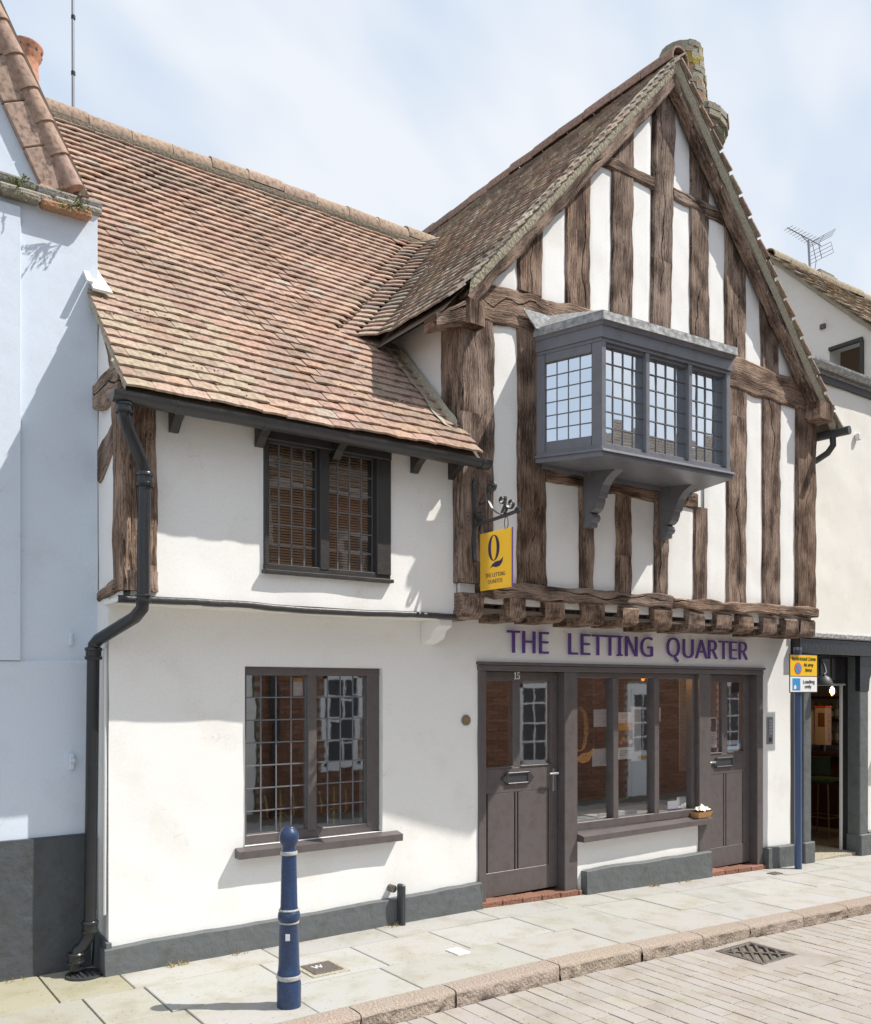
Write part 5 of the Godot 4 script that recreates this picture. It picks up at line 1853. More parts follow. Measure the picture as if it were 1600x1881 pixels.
	for i in 12:
		var a := TAU * i / 12.0
		mb = MB.new()
		mb.tube([Vector3(1.54 + cos(a) * 0.11, 7.05, -2.42 + sin(a) * 0.11), Vector3(1.54 + cos(a) * 0.131, 7.05, -2.42 + sin(a) * 0.131)], 0.011, 8)
		put(pot, "rim_hole", mb, M.ink)
	# mast on the ridge
	var mast := thing("aerial_mast", "slim grey aerial mast rising from the cottage ridge", "mast", Vector3(1.92, 6.55, -2.42))
	mb = MB.new()
	mb.tube([Vector3(1.92, 6.5, -2.42), Vector3(1.915, 8.2, -2.42), Vector3(1.90, 9.9, -2.42)], [0.013, 0.012, 0.010], 10)
	put(mast, "pole", mb, M.grey_metal)
	for yy in [7.02, 7.5, 7.95]:
		mb = MB.new()
		mb.tube([Vector3(1.92, yy, -2.42), Vector3(1.92, yy + 0.03, -2.42)], 0.018, 10)
		put(mast, "cable_clip", mb, M.ink)
	# weeds rooted in the coping
	var labels := ["small green weed rooted in the coping where the blue wall steps", "leafy green weed hanging over the blue wall below the terracotta verge", "straw-coloured dry tuft at the end of the coping"]
	var spots := [Vector3(1.07, 4.75, -0.165), Vector3(1.37, 4.725, -0.155), Vector3(1.47, 4.74, -0.16)]
	for i in 3:
		var wd := thing("wall_weed", labels[i], "plant", spots[i], "weeds on the coping")
		var st := MB.new()
		var lv := MB.new()
		lv.colored = true
		for j in [13, 18, 7][i]:
			var dir := Vector3(rr(-1, 1), rr(-0.55, 0.9), rr(0.1, 0.8)).normalized()
			var l := rr(0.04, 0.11)
			var tip: Vector3 = spots[i] + dir * l + Vector3(0, -0.012, 0)
			st.tube([spots[i], spots[i] + dir * l * 0.5, tip], 0.0016, 5)
			for q in 5:
				lv.col = jit([Color(0.16, 0.20, 0.045), Color(0.15, 0.19, 0.05), Color(0.34, 0.27, 0.12)][i], 0.25)
				lv.X = Transform3D(Basis(Vector3(rr(-1, 1), rr(-1, 1), rr(-1, 1)).normalized(), rr(0, TAU)), spots[i] + dir * l * rr(0.4, 1.05))
				lv.quad(Vector3(-0.009, 0, 0), Vector3(0, -0.006, 0.002), Vector3(0.012, 0, 0), Vector3(0, 0.006, 0.002))
		put(wd, "stems", st, M.roof_under)
		put(wd, "leaves", lv, M.leaf)

# ---------------------------------------------------------------- pub on the right
func build_pub() -> void:
	var h := thing("white_pub", "white pub with black timber doorway, gutter and tiled roof beyond the shop", "pub", Vector3(10.0, -0.2, 0))
	var mb := MB.new()
	pwall(mb, Vector3(8.74, 2.36, 0.06), Vector3.RIGHT, Vector3.UP, 4.4, 2.87, [], 0.012)
	pwall(mb, Vector3(10.24, -0.5, 0.0), Vector3.RIGHT, Vector3.UP, 2.9, 2.7, [], 0.010)
	mb.box(Vector3(8.76, 2.2, -0.3), Vector3(13.0, 5.2, 0.03)); mb.box(Vector3(10.26, -0.4, -0.3), Vector3(13.0, 2.2, -0.03))
	put(h, "wall", mb, M.cream_render)
	mb = MB.new()
	plinth(mb, 10.24, 13.0, 0.05, 0.07, 0.05)
	put(h, "plinth", mb, M.plinth_paint)
	# jetty beam with a lead dressing, posts and jambs
	put(h, "jetty_beam", bx(Vector3(8.74, 2.13, -0.1), Vector3(13.1, 2.30, 0.10), 0.01), M.black_gloss)
	put(h, "lead_dressing", bx(Vector3(8.78, 2.302, -0.02), Vector3(13.1, 2.365, 0.13), 0.012), M.lead_sheet)
	put(h, "door_post", bx(Vector3(8.745, -0.3, -0.16), Vector3(8.90, 2.13, -0.02)), M.black_joinery)
	put(h, "door_post", bx(Vector3(8.93, -0.3, -0.12), Vector3(9.08, 2.13, 0.03), 0.01), M.plinth_paint)
	put(h, "post_foot", bx(Vector3(8.91, -0.3, -0.12), Vector3(9.11, 0.07, 0.06), 0.01), M.plinth_paint)
	put(h, "door_post", bx(Vector3(10.06, -0.3, -0.12), Vector3(10.25, 2.13, 0.035), 0.01), M.plinth_paint)
	put(h, "post_foot", bx(Vector3(10.04, -0.3, -0.12), Vector3(10.28, 0.05, 0.065), 0.01), M.plinth_paint)
	put(h, "door_jamb", bx(Vector3(10.062, -0.3, -0.21), Vector3(10.2, 2.13, -0.1), 0.006), M.black_gloss)
	put(h, "door_head", bx(Vector3(8.9, 1.80, -0.30), Vector3(10.06, 2.13, -0.14), 0.006), M.black_joinery)
	put(h, "head_moulding", bx(Vector3(8.9, 1.785, -0.16), Vector3(10.0, 1.81, -0.10), 0.006), M.lead_sheet)
	for x in [9.35, 9.62, 9.85]: put(h, "head_panel", bx(Vector3(x - 0.1, 1.84, -0.142), Vector3(x + 0.1, 2.10, -0.128), 0.008), M.black_gloss)
	# curved bracket on the right
	mb = MB.new()
	mb.prism(PackedVector2Array([Vector2(10.06, 2.13), Vector2(10.50, 2.13), Vector2(10.42, 2.06), Vector2(10.33, 1.98), Vector2(10.27, 1.86), Vector2(10.25, 1.72), Vector2(10.06, 1.72)]), -0.02, 0.04)
	put(h, "curved_bracket", mb, M.black_gloss)
	mb = MB.new()
	mb.tube([Vector3(9.28, 2.08, 0.02), Vector3(9.285, 2.0, 0.06), Vector3(9.25, 1.93, 0.10), Vector3(9.19, 1.90, 0.11)], 0.012, 8)
	mb.lathe([Vector2(0.02, 1.90), Vector2(0.07, 1.87), Vector2(0.10, 1.80), Vector2(0.10, 1.79), Vector2(0.0, 1.80)], Vector3(9.22, 0, 0.09), 18)
	put(h, "door_light", mb, M.drain_black)
	mb = bx(Vector3(10.035, gy(9.9), -0.205), Vector3(10.058, 1.79, -0.17), 0.004)
	put(h, "door_rebate", mb, M.off_white, "chipped pale edge of the doorway")
	mb = MB.new()
	mb.box(Vector3(8.9, -0.3, -0.9), Vector3(10.1, gy(9.5) + 0.02, 0.0))
	put(h, "door_step", mb, M.mortar)
	room(h, 8.8, 15.0, -0.25, 2.12, -5.0, -0.32, M.dark_room)
	# gutter over the wall
	mb = MB.new()
	for i in 9:
		var a := PI + PI * i / 9.0
		var b := PI + PI * (i + 1) / 9.0
		mb.quad(Vector3(8.86, 5.31 + sin(a) * 0.06, 0.15 + cos(a) * 0.06), Vector3(13.0, 5.31 + sin(a) * 0.06, 0.15 + cos(a) * 0.06), Vector3(13.0, 5.31 + sin(b) * 0.06, 0.15 + cos(b) * 0.06), Vector3(8.86, 5.31 + sin(b) * 0.06, 0.15 + cos(b) * 0.06))
	put(h, "gutter", mb, M.lead_sheet)
	mb = MB.new()
	mb.box(Vector3(8.8, 5.22, -3.0), Vector3(13.0, 5.28, 0.10))
	put(h, "flat_roof", mb, M.lead_sheet)
	put(h, "fascia", bx(Vector3(8.8, 5.14, 0.06), Vector3(13.0, 5.25, 0.09)), M.black_joinery)
	# taller gable end behind the flat roof, with a window standing open
	var gx := 10.6
	var face := PackedVector2Array([Vector2(-1.45, 7.42), Vector2(0.12, 5.86), Vector2(0.12, 5.2), Vector2(-3.4, 5.2), Vector2(-3.4, 5.6)])
	mb = MB.new()
	mb.X = Transform3D(Basis(Vector3(0, 0, 1), Vector3.UP, Vector3(-1, 0, 0)), Vector3(gx, 0, 0))
	# the opening is left between two pieces
	mb.prism(PackedVector2Array([Vector2(-3.4, 5.2), Vector2(-0.66, 5.2), Vector2(-0.66, 6.62), Vector2(-1.45, 7.42), Vector2(-3.4, 5.6)]), -0.25, 0.0)
	mb.prism(PackedVector2Array([Vector2(-0.66, 6.05), Vector2(-0.22, 6.05), Vector2(-0.22, 6.19), Vector2(-0.66, 6.62)]), -0.25, 0.0)
	mb.prism(PackedVector2Array([Vector2(-0.22, 5.2), Vector2(0.12, 5.2), Vector2(0.12, 5.86), Vector2(-0.22, 6.19)]), -0.25, 0.0)
	put(h, "gable_wall", mb, M.cream_render)
	var w := part(h, "window", "small dark window standing open under the pub roof")
	mb = MB.new()
	mb.X = Transform3D(Basis(Vector3(0, 0, 1), Vector3.UP, Vector3(-1, 0, 0)), Vector3(gx, 0, 0))
	mb.prism(PackedVector2Array([Vector2(-0.66, 6.05), Vector2(-0.66, 6.01), Vector2(-0.22, 6.01), Vector2(-0.22, 6.05)]), -0.03, 0.03)
	mb.prism(PackedVector2Array([Vector2(-0.25, 5.3), Vector2(-0.21, 5.3), Vector2(-0.21, 6.01), Vector2(-0.25, 6.01)]), -0.03, 0.03)
	put(w, "frame", mb, M.black_joinery)
	mb = MB.new()
	mb.X = Transform3D(Basis(Vector3(0, 0, 1), Vector3.UP, Vector3(-1, 0, 0)), Vector3(gx + 0.24, 0, 0))
	mb.box(Vector3(-0.7, 5.2, -0.8), Vector3(-0.2, 6.1, -0.78))
	put(w, "dark_inside", mb, M.dark_room)
	var c0 := Vector3(gx - 0.03, 5.36, -0.66)
	var cd := Vector3(-0.92, 0, -0.1).normalized()
	for q in [[0.0, 0.03, 0.0, 0.50], [0.30, 0.33, 0.0, 0.50], [0.03, 0.30, 0.0, 0.03], [0.03, 0.30, 0.47, 0.50]]:
		mb = MB.new()
		mb.X = Transform3D(Basis(cd, Vector3.UP, cd.cross(Vector3.UP)), c0)
		mb.cham(Vector3(q[0], q[2], -0.015), Vector3(q[1], q[3], 0.015), 0.003)
		put(w, "casement_rail", mb, M.black_joinery)
	mb = MB.new()
	mb.X = Transform3D(Basis(cd, Vector3.UP, cd.cross(Vector3.UP)), c0)
	mb.quad(Vector3(0.03, 0.03, 0), Vector3(0.30, 0.03, 0), Vector3(0.30, 0.47, 0), Vector3(0.03, 0.47, 0))
	put(w, "pane", mb, M.glass)
	mb = bx(Vector3(gx - 0.03, 6.32, -0.78), Vector3(gx + 0.01, 6.38, -0.71), 0.004)
	put(h, "tie_plate", mb, M.cast_iron)
	# roof of the pub: courses of tiles over the near slope
	var roof := part(h, "roof", "weathered mossy tile roof of the pub")
	var rest := MB.new()
	rest.colored = true
	var row := 0
	var yy := 5.80
	while yy < 7.50:
		var x := gx - 0.10 + (0.08 if row % 2 else 0.0)
		var zz := -1.45 + (7.50 - yy)
		while x < 15.5:
			var t := Vector3.RIGHT
			var sl := Vector3(0, 0.707, -0.707)
			var bas := Basis(t, sl, t.cross(sl)) * Basis(Vector3(0, 0, 1), rr(-0.03, 0.03)) * Basis(Vector3(1, 0, 0), rr(-0.03, 0.05))
			var c: Color = [Color(0.42, 0.34, 0.25), Color(0.36, 0.28, 0.21), Color(0.30, 0.25, 0.2), Color(0.46, 0.36, 0.22), Color(0.26, 0.22, 0.18)][rng.randi_range(0, 4)]
			var px := Transform3D(bas, Vector3(x, yy + rr(-0.008, 0.008), zz + fn.get_noise_2d(x * 0.8, yy) * 0.03))
			if x < 13.2 and yy > 6.0 and row * 20 < 460:
				var o := MeshInstance3D.new()
				o.mesh = tile_mesh(rng.randi_range(0, 5), c)
				o.material_override = M.clay_tile
				o.transform = px
				if int(counts.get(str(roof.get_instance_id()) + "tile", -1)) < 298: adopt(roof, o, "tile")
				else:
					o.free()
					rest.col = c; rest.X = px
					tile_into(rest, rng.randi_range(0, 5))
			else:
				rest.col = c; rest.X = px
				tile_into(rest, rng.randi_range(0, 5))
			x += 0.1635
		yy += 0.076
		row += 1
	var st := put(roof, "tiles_beyond", rest, M.clay_tile)
	st.set_meta("kind", "stuff")
	var x := gx - 0.12
	while x < 15.5:
		ridge_tile(roof, Vector3(x, 7.51 + rr(-0.01, 0.01), -1.46), Vector3.RIGHT, 0.36, jit(Color(0.40, 0.34, 0.25), 0.15))
		x += 0.366
	mb = MB.new()
	mb.quad(Vector3(gx, 5.75, 0.24), Vector3(16, 5.75, 0.24), Vector3(16, 7.48, -1.47), Vector3(gx, 7.48, -1.47))
	mb.quad(Vector3(16, 5.75, -3.2), Vector3(gx, 5.75, -3.2), Vector3(gx, 7.48, -1.47), Vector3(16, 7.48, -1.47))
	put(roof, "boarding", mb, M.roof_under)
	mb = MB.new()
	var g := []
	for r2 in [[-0.08, 0.03], [-0.05, -0.03], [0.0, -0.04], [0.02, 0.0]]:
		var r3 := []
		for i in 24:
			var z := lerpf(-1.45, 0.24, i / 23.0)
			r3.append(Vector3(gx - 0.05 + r2[1] + fn.get_noise_2d(z * 16.0, r2[0] * 30.0) * 0.02, 6.05 - z + r2[0] + fn.get_noise_2d(z * 14.0, 3.0) * 0.015, z))
		g.append(r3)
	mb.sheet(g)
	put(roof, "verge_mortar", mb, M.mortar)
	# stack behind the ridge
	mb = MB.new()
	mb.colored = true
	for q in [[7.3, 7.78, 0.155], [7.78, 7.83, 0.175], [7.83, 7.90, 0.16], [7.90, 7.95, 0.18], [7.95, 8.0, 0.15]]:
		mb.col = jit(Color(0.36, 0.34, 0.28), 0.1)
		mb.cham(Vector3(12.55 - q[2] * 1.3, q[0], -2.0 - q[2]), Vector3(12.55 + q[2] * 1.3, q[1], -2.0 + q[2]), 0.012)
	put(h, "chimney", mb, M.rough_stone)
	# short wall gutter running to the shop's corner, with its bend
	mb = MB.new()
	mb.tube([Vector3(8.74, 4.40, 0.30), Vector3(8.78, 4.405, 0.64)], 0.045, 12)
	mb.tube([Vector3(8.77, 4.37, 0.46), Vector3(8.78, 4.29, 0.46), Vector3(8.78, 4.22, 0.40), Vector3(8.76, 4.16, 0.28), Vector3(8.74, 4.14, 0.1)], 0.033, 12)
	put(shop, "eaves_outlet", mb, M.gutter_black)
	mb = bx(Vector3(9.90, 4.61, 0.06), Vector3(9.96, 4.69, 0.11), 0.01)
	put(h, "wall_lamp_box", mb, M.off_white)
	put(h, "handrail_end", bx(Vector3(10.42, 0.93, 0.0), Vector3(10.6, 0.98, 0.14), 0.008), M.black_gloss)
	build_bar()
	build_tv_aerial()

func build_bar() -> void:
	var c := thing("bar_counter", "dark wooden bar counter inside the pub doorway", "bar", Vector3(12.3, -0.25, -1.9))
	put(c, "counter_top", bx(Vector3(11.95, 0.78, -4.0), Vector3(12.7, 0.84, -0.6), 0.01), M.dark_wood)
	put(c, "counter_front", bx(Vector3(12.05, -0.25, -4.0), Vector3(12.12, 0.78, -0.6), 0.01), M.dark_wood)
	var bs := thing("back_shelf", "bottle shelf on the wall behind the bar", "shelf", Vector3(14.0, 0.4, -2.4))
	for y in [0.86, 1.25, 1.62]: put(bs, "shelf_board", bx(Vector3(13.75, y - 0.03, -4.2), Vector3(14.2, y, -0.8), 0.006), M.dark_wood)
	put(bs, "shelf_back", bx(Vector3(14.2, 0.3, -4.2), Vector3(14.25, 2.1, -0.8)), M.pale_room)
	# the row of bottles seen through the doorway
	for i in 14:
		for j in 2:
			var z := -3.95 + i * 0.112 + rr(-0.02, 0.02)
			var y: float = [0.86, 1.25][j]
			var b := thing("bottle", "bottle standing on the back shelf of the bar", "bottle", Vector3(13.9, y, z), "bottles behind the bar")
			var mb := MB.new()
			var hh := rr(0.26, 0.32)
			var r := rr(0.032, 0.042)
			mb.lathe([Vector2(0.0, 0.0), Vector2(r, 0.004), Vector2(r, hh * 0.62), Vector2(r * 0.75, hh * 0.70), Vector2(0.014, hh * 0.78), Vector2(0.013, hh * 0.96), Vector2(0.016, hh), Vector2(0.0, hh)], Vector3(13.9, y + 0.001, z), 12)
			put(b, "glass_body", mb, M.bottle_glass if rng.randf() < 0.55 else M.bottle_clear)
			mb = MB.new()
			mb.lathe([Vector2(r + 0.001, hh * 0.15), Vector2(r + 0.001, hh * 0.5)], Vector3(13.9, y + 0.001, z), 12)
			put(b, "paper_label", mb, M.off_white)
	# tall tap boxes on the counter
	for i in 2:
		var z: float = [-1.68, -1.90][i]
		var t := thing("beer_tap", ["pale tap box with red lettering and a picture on the bar", "pale tap tower with a round red badge on the bar"][i], "beer tap", Vector3(12.15, 0.84, z), "beer taps on the bar")
		put(t, "box", bx(Vector3(12.07, 0.93, z - 0.085), Vector3(12.23, 1.47 - 0.06 * i, z + 0.085), 0.008), M.beer_box)
		put(t, "stem", bx(Vector3(12.12, 0.842, z - 0.03), Vector3(12.18, 0.935, z + 0.03), 0.006), M.dark_wood)
		var fb := Basis(Vector3(0, 0, 1), Vector3.UP, Vector3(-1, 0, 0))
		if i == 0:
			put(t, "picture", bx(Vector3(12.062, 1.20, z - 0.03), Vector3(12.068, 1.40, z + 0.075), 0.001), M.photo_print)
			txt(t, "lettering", "KELLER", 0.035, Vector3(12.15, 1.18, z + 0.088), Basis(Vector3(0, 0, 1), -PI / 2), M.sign_red, 0.002, 0.4)
			put(t, "cap", bx(Vector3(12.06, 1.471, z - 0.09), Vector3(12.24, 1.50, z + 0.09), 0.006), M.sign_red)
		else:
			var mb := MB.new()
			mb.X = Transform3D(fb, Vector3(12.06, 1.50, z))
			mb.prism(ellipse(0, 0, 0.07, 0.07), -0.012, 0.012)
			put(t, "badge", mb, M.sign_red)
	# stool
	var s := thing("bar_stool", "green velvet bar stool with brass legs at the bar", "stool", Vector3(11.35, -0.248, -1.2))
	var o := Vector3(11.35, 0, -1.2)
	var mb := MB.new()
	mb.cham(o + Vector3(-0.19, 0.47, -0.2), o + Vector3(0.19, 0.545, 0.2), 0.03)
	put(s, "seat", mb, M.velvet)
	mb = MB.new()
	var g := []
	for j in 2:
		var row := []
		for i in 9:
			var a := lerpf(-0.9, 0.9, i / 8.0)
			row.append(o + Vector3(-0.20 * cos(a) - 0.01, 0.60 + 0.23 * j, sin(a) * 0.24))
		g.append(row)
	mb.sheet(g)
	for i in 8: mb.tube([g[1][i], g[1][i + 1]], 0.012, 6)
	put(s, "backrest", mb, M.velvet)
	for k in [[-1, -1], [1, -1], [1, 1], [-1, 1]]:
		mb = MB.new()
		mb.tube([o + Vector3(0.15 * k[0], 0.48, 0.16 * k[1]), o + Vector3(0.22 * k[0], -0.247, 0.22 * k[1])], 0.010, 8)
		put(s, "leg", mb, M.old_brass)
	mb = MB.new()
	for k in [[-1, -1, 1, -1], [1, -1, 1, 1], [1, 1, -1, 1], [-1, 1, -1, -1]]:
		mb.tube([o + Vector3(0.195 * k[0], 0.02, 0.2 * k[1]), o + Vector3(0.195 * k[2], 0.02, 0.2 * k[3])], 0.008, 8)
	put(s, "footrest", mb, M.old_brass)
	# glowing filament bulb over the bar
	var b := thing("hanging_bulb", "glowing amber filament bulb hanging over the bar", "lamp", Vector3(11.27, 1.72, -1.02))
	var bo := Vector3(11.27, 1.72, -1.02)
	mb = MB.new()
	mb.lathe([Vector2(0.0, -0.07), Vector2(0.03, -0.06), Vector2(0.05, -0.02), Vector2(0.045, 0.03), Vector2(0.02, 0.06), Vector2(0.016, 0.075)], bo, 18)
	put(b, "glass_bulb", mb, M.glass)
	mb = MB.new()
	for k in 6:
		var a := TAU * k / 6.0
		mb.tube([bo + Vector3(cos(a) * 0.016, -0.045, sin(a) * 0.016), bo + Vector3(cos(a) * 0.013, 0.04, sin(a) * 0.013)], 0.005, 6)
	put(b, "filament", mb, M.bulb_glow)
	mb = MB.new()
	mb.lathe([Vector2(0.018, 0.07), Vector2(0.02, 0.12), Vector2(0.0, 0.125)], bo, 12)
	mb.tube([bo + Vector3(0, 0.12, 0), bo + Vector3(0, 0.42, 0)], 0.003, 6)
	put(b, "holder", mb, M.old_brass)
	var l := OmniLight3D.new()
	l.name = "bulb_light"
	l.light_color = Color(1.0, 0.78, 0.50)
	l.light_energy = 0.25
	l.omni_range = 8.0
	l.omni_attenuation = 2.0
	l.light_size = 0.03
	l.shadow_enabled = true
	b.add_child(l)
	l.position = bo - b.position

func build_tv_aerial() -> void:
	var t := thing("tv_aerial", "grey rooftop television aerial on the pub ridge", "aerial", Vector3(11.47, 7.5, -1.46))
	var mb := MB.new()
	var top := Vector3(11.42, 7.98, -1.46)
	mb.tube([Vector3(11.47, 7.45, -1.46), top], 0.016, 10)
	put(t, "pole", mb, M.grey_metal)
	# the boom points down the street towards the left, tilted up
	var bd := Vector3(-0.9, 0.12, -0.12).normalized()
	var cr := bd.cross(Vector3.UP).normalized()
	var up := cr.cross(bd).normalized()
	var tail := top - bd * 0.26 + Vector3(0, 0.02, 0)
	mb = MB.new()
	mb.tube([tail, top + bd * 0.42 + Vector3(0, 0.02, 0)], 0.008, 8)
	mb.tube([top + Vector3(0, -0.03, 0), top + bd * 0.1 + Vector3(0, 0.0, 0), top + bd * 0.16 + Vector3(0, 0.02, 0)], 0.006, 8)
	put(t, "boom", mb, M.grey_metal)
	for i in 9:
		mb = MB.new()
		var p := top + bd * (0.40 - i * 0.062) + Vector3(0, 0.02, 0)
		mb.tube([p - cr * (0.075 + i * 0.004), p + cr * (0.075 + i * 0.004)], 0.0035, 6)
		put(t, "element", mb, M.grey_metal)
	for s in [-1.0, 1.0]:
		mb = MB.new()
		var b0 := tail + bd * 0.05
		var e: Vector3 = b0 + up * 0.17 * s - bd * 0.09
		mb.tube([b0, e], 0.006, 6)
		for k in 4:
			var p := b0.lerp(e, 0.25 + 0.25 * k)
			mb.tube([p - cr * 0.19, p + cr * 0.19], 0.0035, 6)
		for q in [-0.19, 0.19]: mb.tube([b0.lerp(e, 0.3) + cr * q, e + cr * q], 0.003, 6)
		put(t, "reflector", mb, M.grey_metal)
	mb = MB.new()
	mb.tube([top + Vector3(0.1, -0.02, 0), top + Vector3(0.16, -0.25, 0.02), top + Vector3(0.13, -0.5, 0)], 0.004, 6)
	put(t, "cable", mb, M.ink)
	# the shop's own stack, beyond the ridge
	var c := part(shop, "chimney", "round weathered brick stack spotted with yellow lichen")
	var o := Vector3(8.03, 0, -0.9)
	mb = MB.new()
	mb.colored = true
	var y := 5.0
	while y < 8.80:
		var r := 0.245
		if y < 7.66: r = 0.34
		elif y < 7.74: r = 0.40
		elif y < 7.86: r = 0.46
		elif y < 7.95: r = 0.50
		elif y < 8.04: r = 0.44
		else: r = lerpf(0.30, 0.235, clampf((y - 8.04) / 0.75, 0, 1))
		var kk := 18
		var ph := rr(0, TAU)
		for k in kk:
			var a := ph + TAU * k / kk
			var lich := y > 8.55 and rng.randf() < 0.3 or rng.randf() < 0.05
			mb.col = Color(0.44, 0.34, 0.10) if lich else jit([Color(0.40, 0.38, 0.31), Color(0.34, 0.31, 0.25), Color(0.44, 0.41, 0.32), Color(0.40, 0.26, 0.18)][rng.randi_range(0, 3)], 0.12)
			mb.X = Transform3D(Basis(Vector3.UP, a), o + Vector3(0, y, 0))
			var rj := r + rr(-0.012, 0.008)
			var half := rj * tan(PI / kk) * 0.98
			mb.hexa([Vector3(-half * 0.6, 0, rj - 0.14), Vector3(half * 0.6, 0, rj - 0.14), Vector3(half, 0, rj), Vector3(-half, 0, rj), Vector3(-half * 0.6, 0.062, rj - 0.14), Vector3(half * 0.6, 0.062, rj - 0.14), Vector3(half, 0.062, rj), Vector3(-half, 0.062, rj)])
		y += 0.07
	mb.X = Transform3D.IDENTITY
	var st := put(c, "brick_courses", mb, M.rough_stone)
	st.set_meta("kind", "stuff")
	mb = MB.new()
	mb.tube([Vector3(8.03, 5.0, -0.9), Vector3(8.03, 7.9, -0.9), Vector3(8.03, 8.84, -0.9)], [0.30, 0.27, 0.222], 14)
	put(c, "mortar_core", mb, M.mortar)

# ---------------------------------------------------------------- houses across the street, which the panes mirror
func build_opposite() -> void:
	var h := thing("brick_terrace", "red brick terrace across the street mirrored in the shop windows", "house", Vector3(12.0, -0.2, 6.6))
	var zf := 6.5
	var mb := MB.new()
	mb.box(Vector3(5.5, -0.6, zf + 0.03), Vector3(18.0, 4.75, zf + 0.4))
	put(h, "wall", mb, M.mortar)
	var holes := [Rect2(6.62, 0.55, 0.66, 1.42), Rect2(10.66, 0.38, 0.72, 1.47), Rect2(13.45, -0.45, 0.85, 2.3), Rect2(16.4, 0.4, 0.8, 1.5), Rect2(6.6, 2.8, 0.7, 1.3), Rect2(10.6, 2.8, 0.8, 1.3), Rect2(13.6, 2.8, 0.8, 1.3), Rect2(7.42, -0.45, 0.75, 2.3)]
	mb = MB.new()
	mb.colored = true
	var y := -0.45
	var row := 0
	while y < 4.68:
		var x := 5.5 + (0.115 if row % 2 else 0.0)
		while x < 17.8:
			var c := Vector2(x + 0.11, y + 0.033)
			var skip := false
			for r in holes:
				if r.grow(0.03).has_point(c): skip = true
			if not skip:
				mb.col = jit(Color(0.33, 0.165, 0.11), 0.2)
				mb.box(Vector3(x, y, zf + rr(-0.002, 0.002)), Vector3(x + 0.217, y + 0.065, zf + 0.035))
			x += 0.228
		y += 0.076
		row += 1
	var st := put(h, "brickwork", mb, M.red_brick)
	st.set_meta("kind", "stuff")
	for i in holes.size():
		var r: Rect2 = holes[i]
		if i == 2 or i == 7:
			var d := part(h, "door", "white part-glazed door")
			put(d, "frame", bx(Vector3(r.position.x, r.position.y, zf - 0.02), Vector3(r.end.x, r.end.y, zf + 0.028), 0.005), M.plain_white)
			put(d, "leaf", bx(Vector3(r.position.x + 0.09, r.position.y, zf - 0.035), Vector3(r.end.x - 0.09, r.end.y - 0.09, zf - 0.022), 0.003), M.plain_white)
			for k in 4:
				for j in 2:
					var x0 := r.position.x + 0.17 + j * (r.size.x - 0.34) * 0.5
					var y0 := r.position.y + 0.95 + k * 0.29
					put(d, "pane", bx(Vector3(x0, y0, zf - 0.039), Vector3(x0 + (r.size.x - 0.34) * 0.5 - 0.03, y0 + 0.26, zf - 0.036), 0.001), M.drain_black)
			put(d, "letter_plate", bx(Vector3(r.position.x + 0.3, r.position.y + 0.78, zf - 0.044), Vector3(r.position.x + 0.55, r.position.y + 0.85, zf - 0.036), 0.002), M.brass)
		else:
			var w := part(h, "sash_window", "white sash window")
			for q in [[r.position.x, r.position.x + 0.08, r.position.y, r.end.y], [r.end.x - 0.08, r.end.x, r.position.y, r.end.y], [r.position.x, r.end.x, r.end.y - 0.09, r.end.y], [r.position.x - 0.06, r.end.x + 0.06, r.position.y - 0.08, r.position.y + 0.06]]:
				put(w, "frame", bx(Vector3(q[0], q[2], zf - 0.03), Vector3(q[1], q[3], zf + 0.028), 0.005), M.plain_white)
			put(w, "glass", bx(Vector3(r.position.x + 0.08, r.position.y + 0.06, zf + 0.0), Vector3(r.end.x - 0.08, r.end.y - 0.09, zf + 0.01), 0.001), M.drain_black)
			var mx := r.get_center().x
			put(w, "glazing_bar", bx(Vector3(mx - 0.014, r.position.y + 0.06, zf - 0.02), Vector3(mx + 0.014, r.end.y - 0.09, zf - 0.002), 0.002), M.plain_white)
			for k in [0.27, 0.5, 0.75]: put(w, "glazing_bar", bx(Vector3(r.position.x + 0.08, lerpf(r.position.y, r.end.y, k) - 0.016, zf - 0.022), Vector3(r.end.x - 0.08, lerpf(r.position.y, r.end.y, k) + 0.016, zf - 0.003), 0.002), M.plain_white)
	mb = MB.new()
	mb.tube([Vector3(5.78, -0.4, zf - 0.06), Vector3(5.78, 4.65, zf - 0.06)], 0.04, 10)
	put(h, "downpipe", mb, M.black_gloss)
	# stepped roof courses
	mb = MB.new()
	mb.colored = true
	for i in 24:
		var t0 := i / 24.0
		var y0 := lerpf(4.7, 7.0, t0)
		var z0 := lerpf(6.35, 9.0, t0)
		mb.col = jit(Color(0.17, 0.135, 0.11), 0.2)
		mb.hexa([Vector3(5.3, y0, z0), Vector3(18, y0, z0), Vector3(18, y0 + 0.04, z0 + 0.13), Vector3(5.3, y0 + 0.04, z0 + 0.13), Vector3(5.3, y0 + 0.03, z0), Vector3(18, y0 + 0.03, z0), Vector3(18, y0 + 0.13, z0 + 0.13), Vector3(5.3, y0 + 0.13, z0 + 0.13)])
	mb.col = Color(0.12, 0.09, 0.08)
	mb.quad(Vector3(18, 4.7, 11.6), Vector3(5.3, 4.7, 11.6), Vector3(5.3, 7.03, 9.0), Vector3(18, 7.03, 9.0))
	put(h, "roof", mb, M.clay_tile)
	put(h, "gutter", bx(Vector3(5.4, 4.63, 6.36), Vector3(18, 4.72, 6.48), 0.02), M.plain_white)
	# pale house further left
	var p := thing("rendered_house_opposite", "pale rendered house across the street mirrored in the cottage windows", "house", Vector3(0, 0, 6.6))
	mb = MB.new()
	mb.box(Vector3(1.5, -0.5, 6.5), Vector3(5.45, 5.0, 6.9))
	put(p, "wall", mb, M.cream_render)
	mb = MB.new()
	mb.colored = true
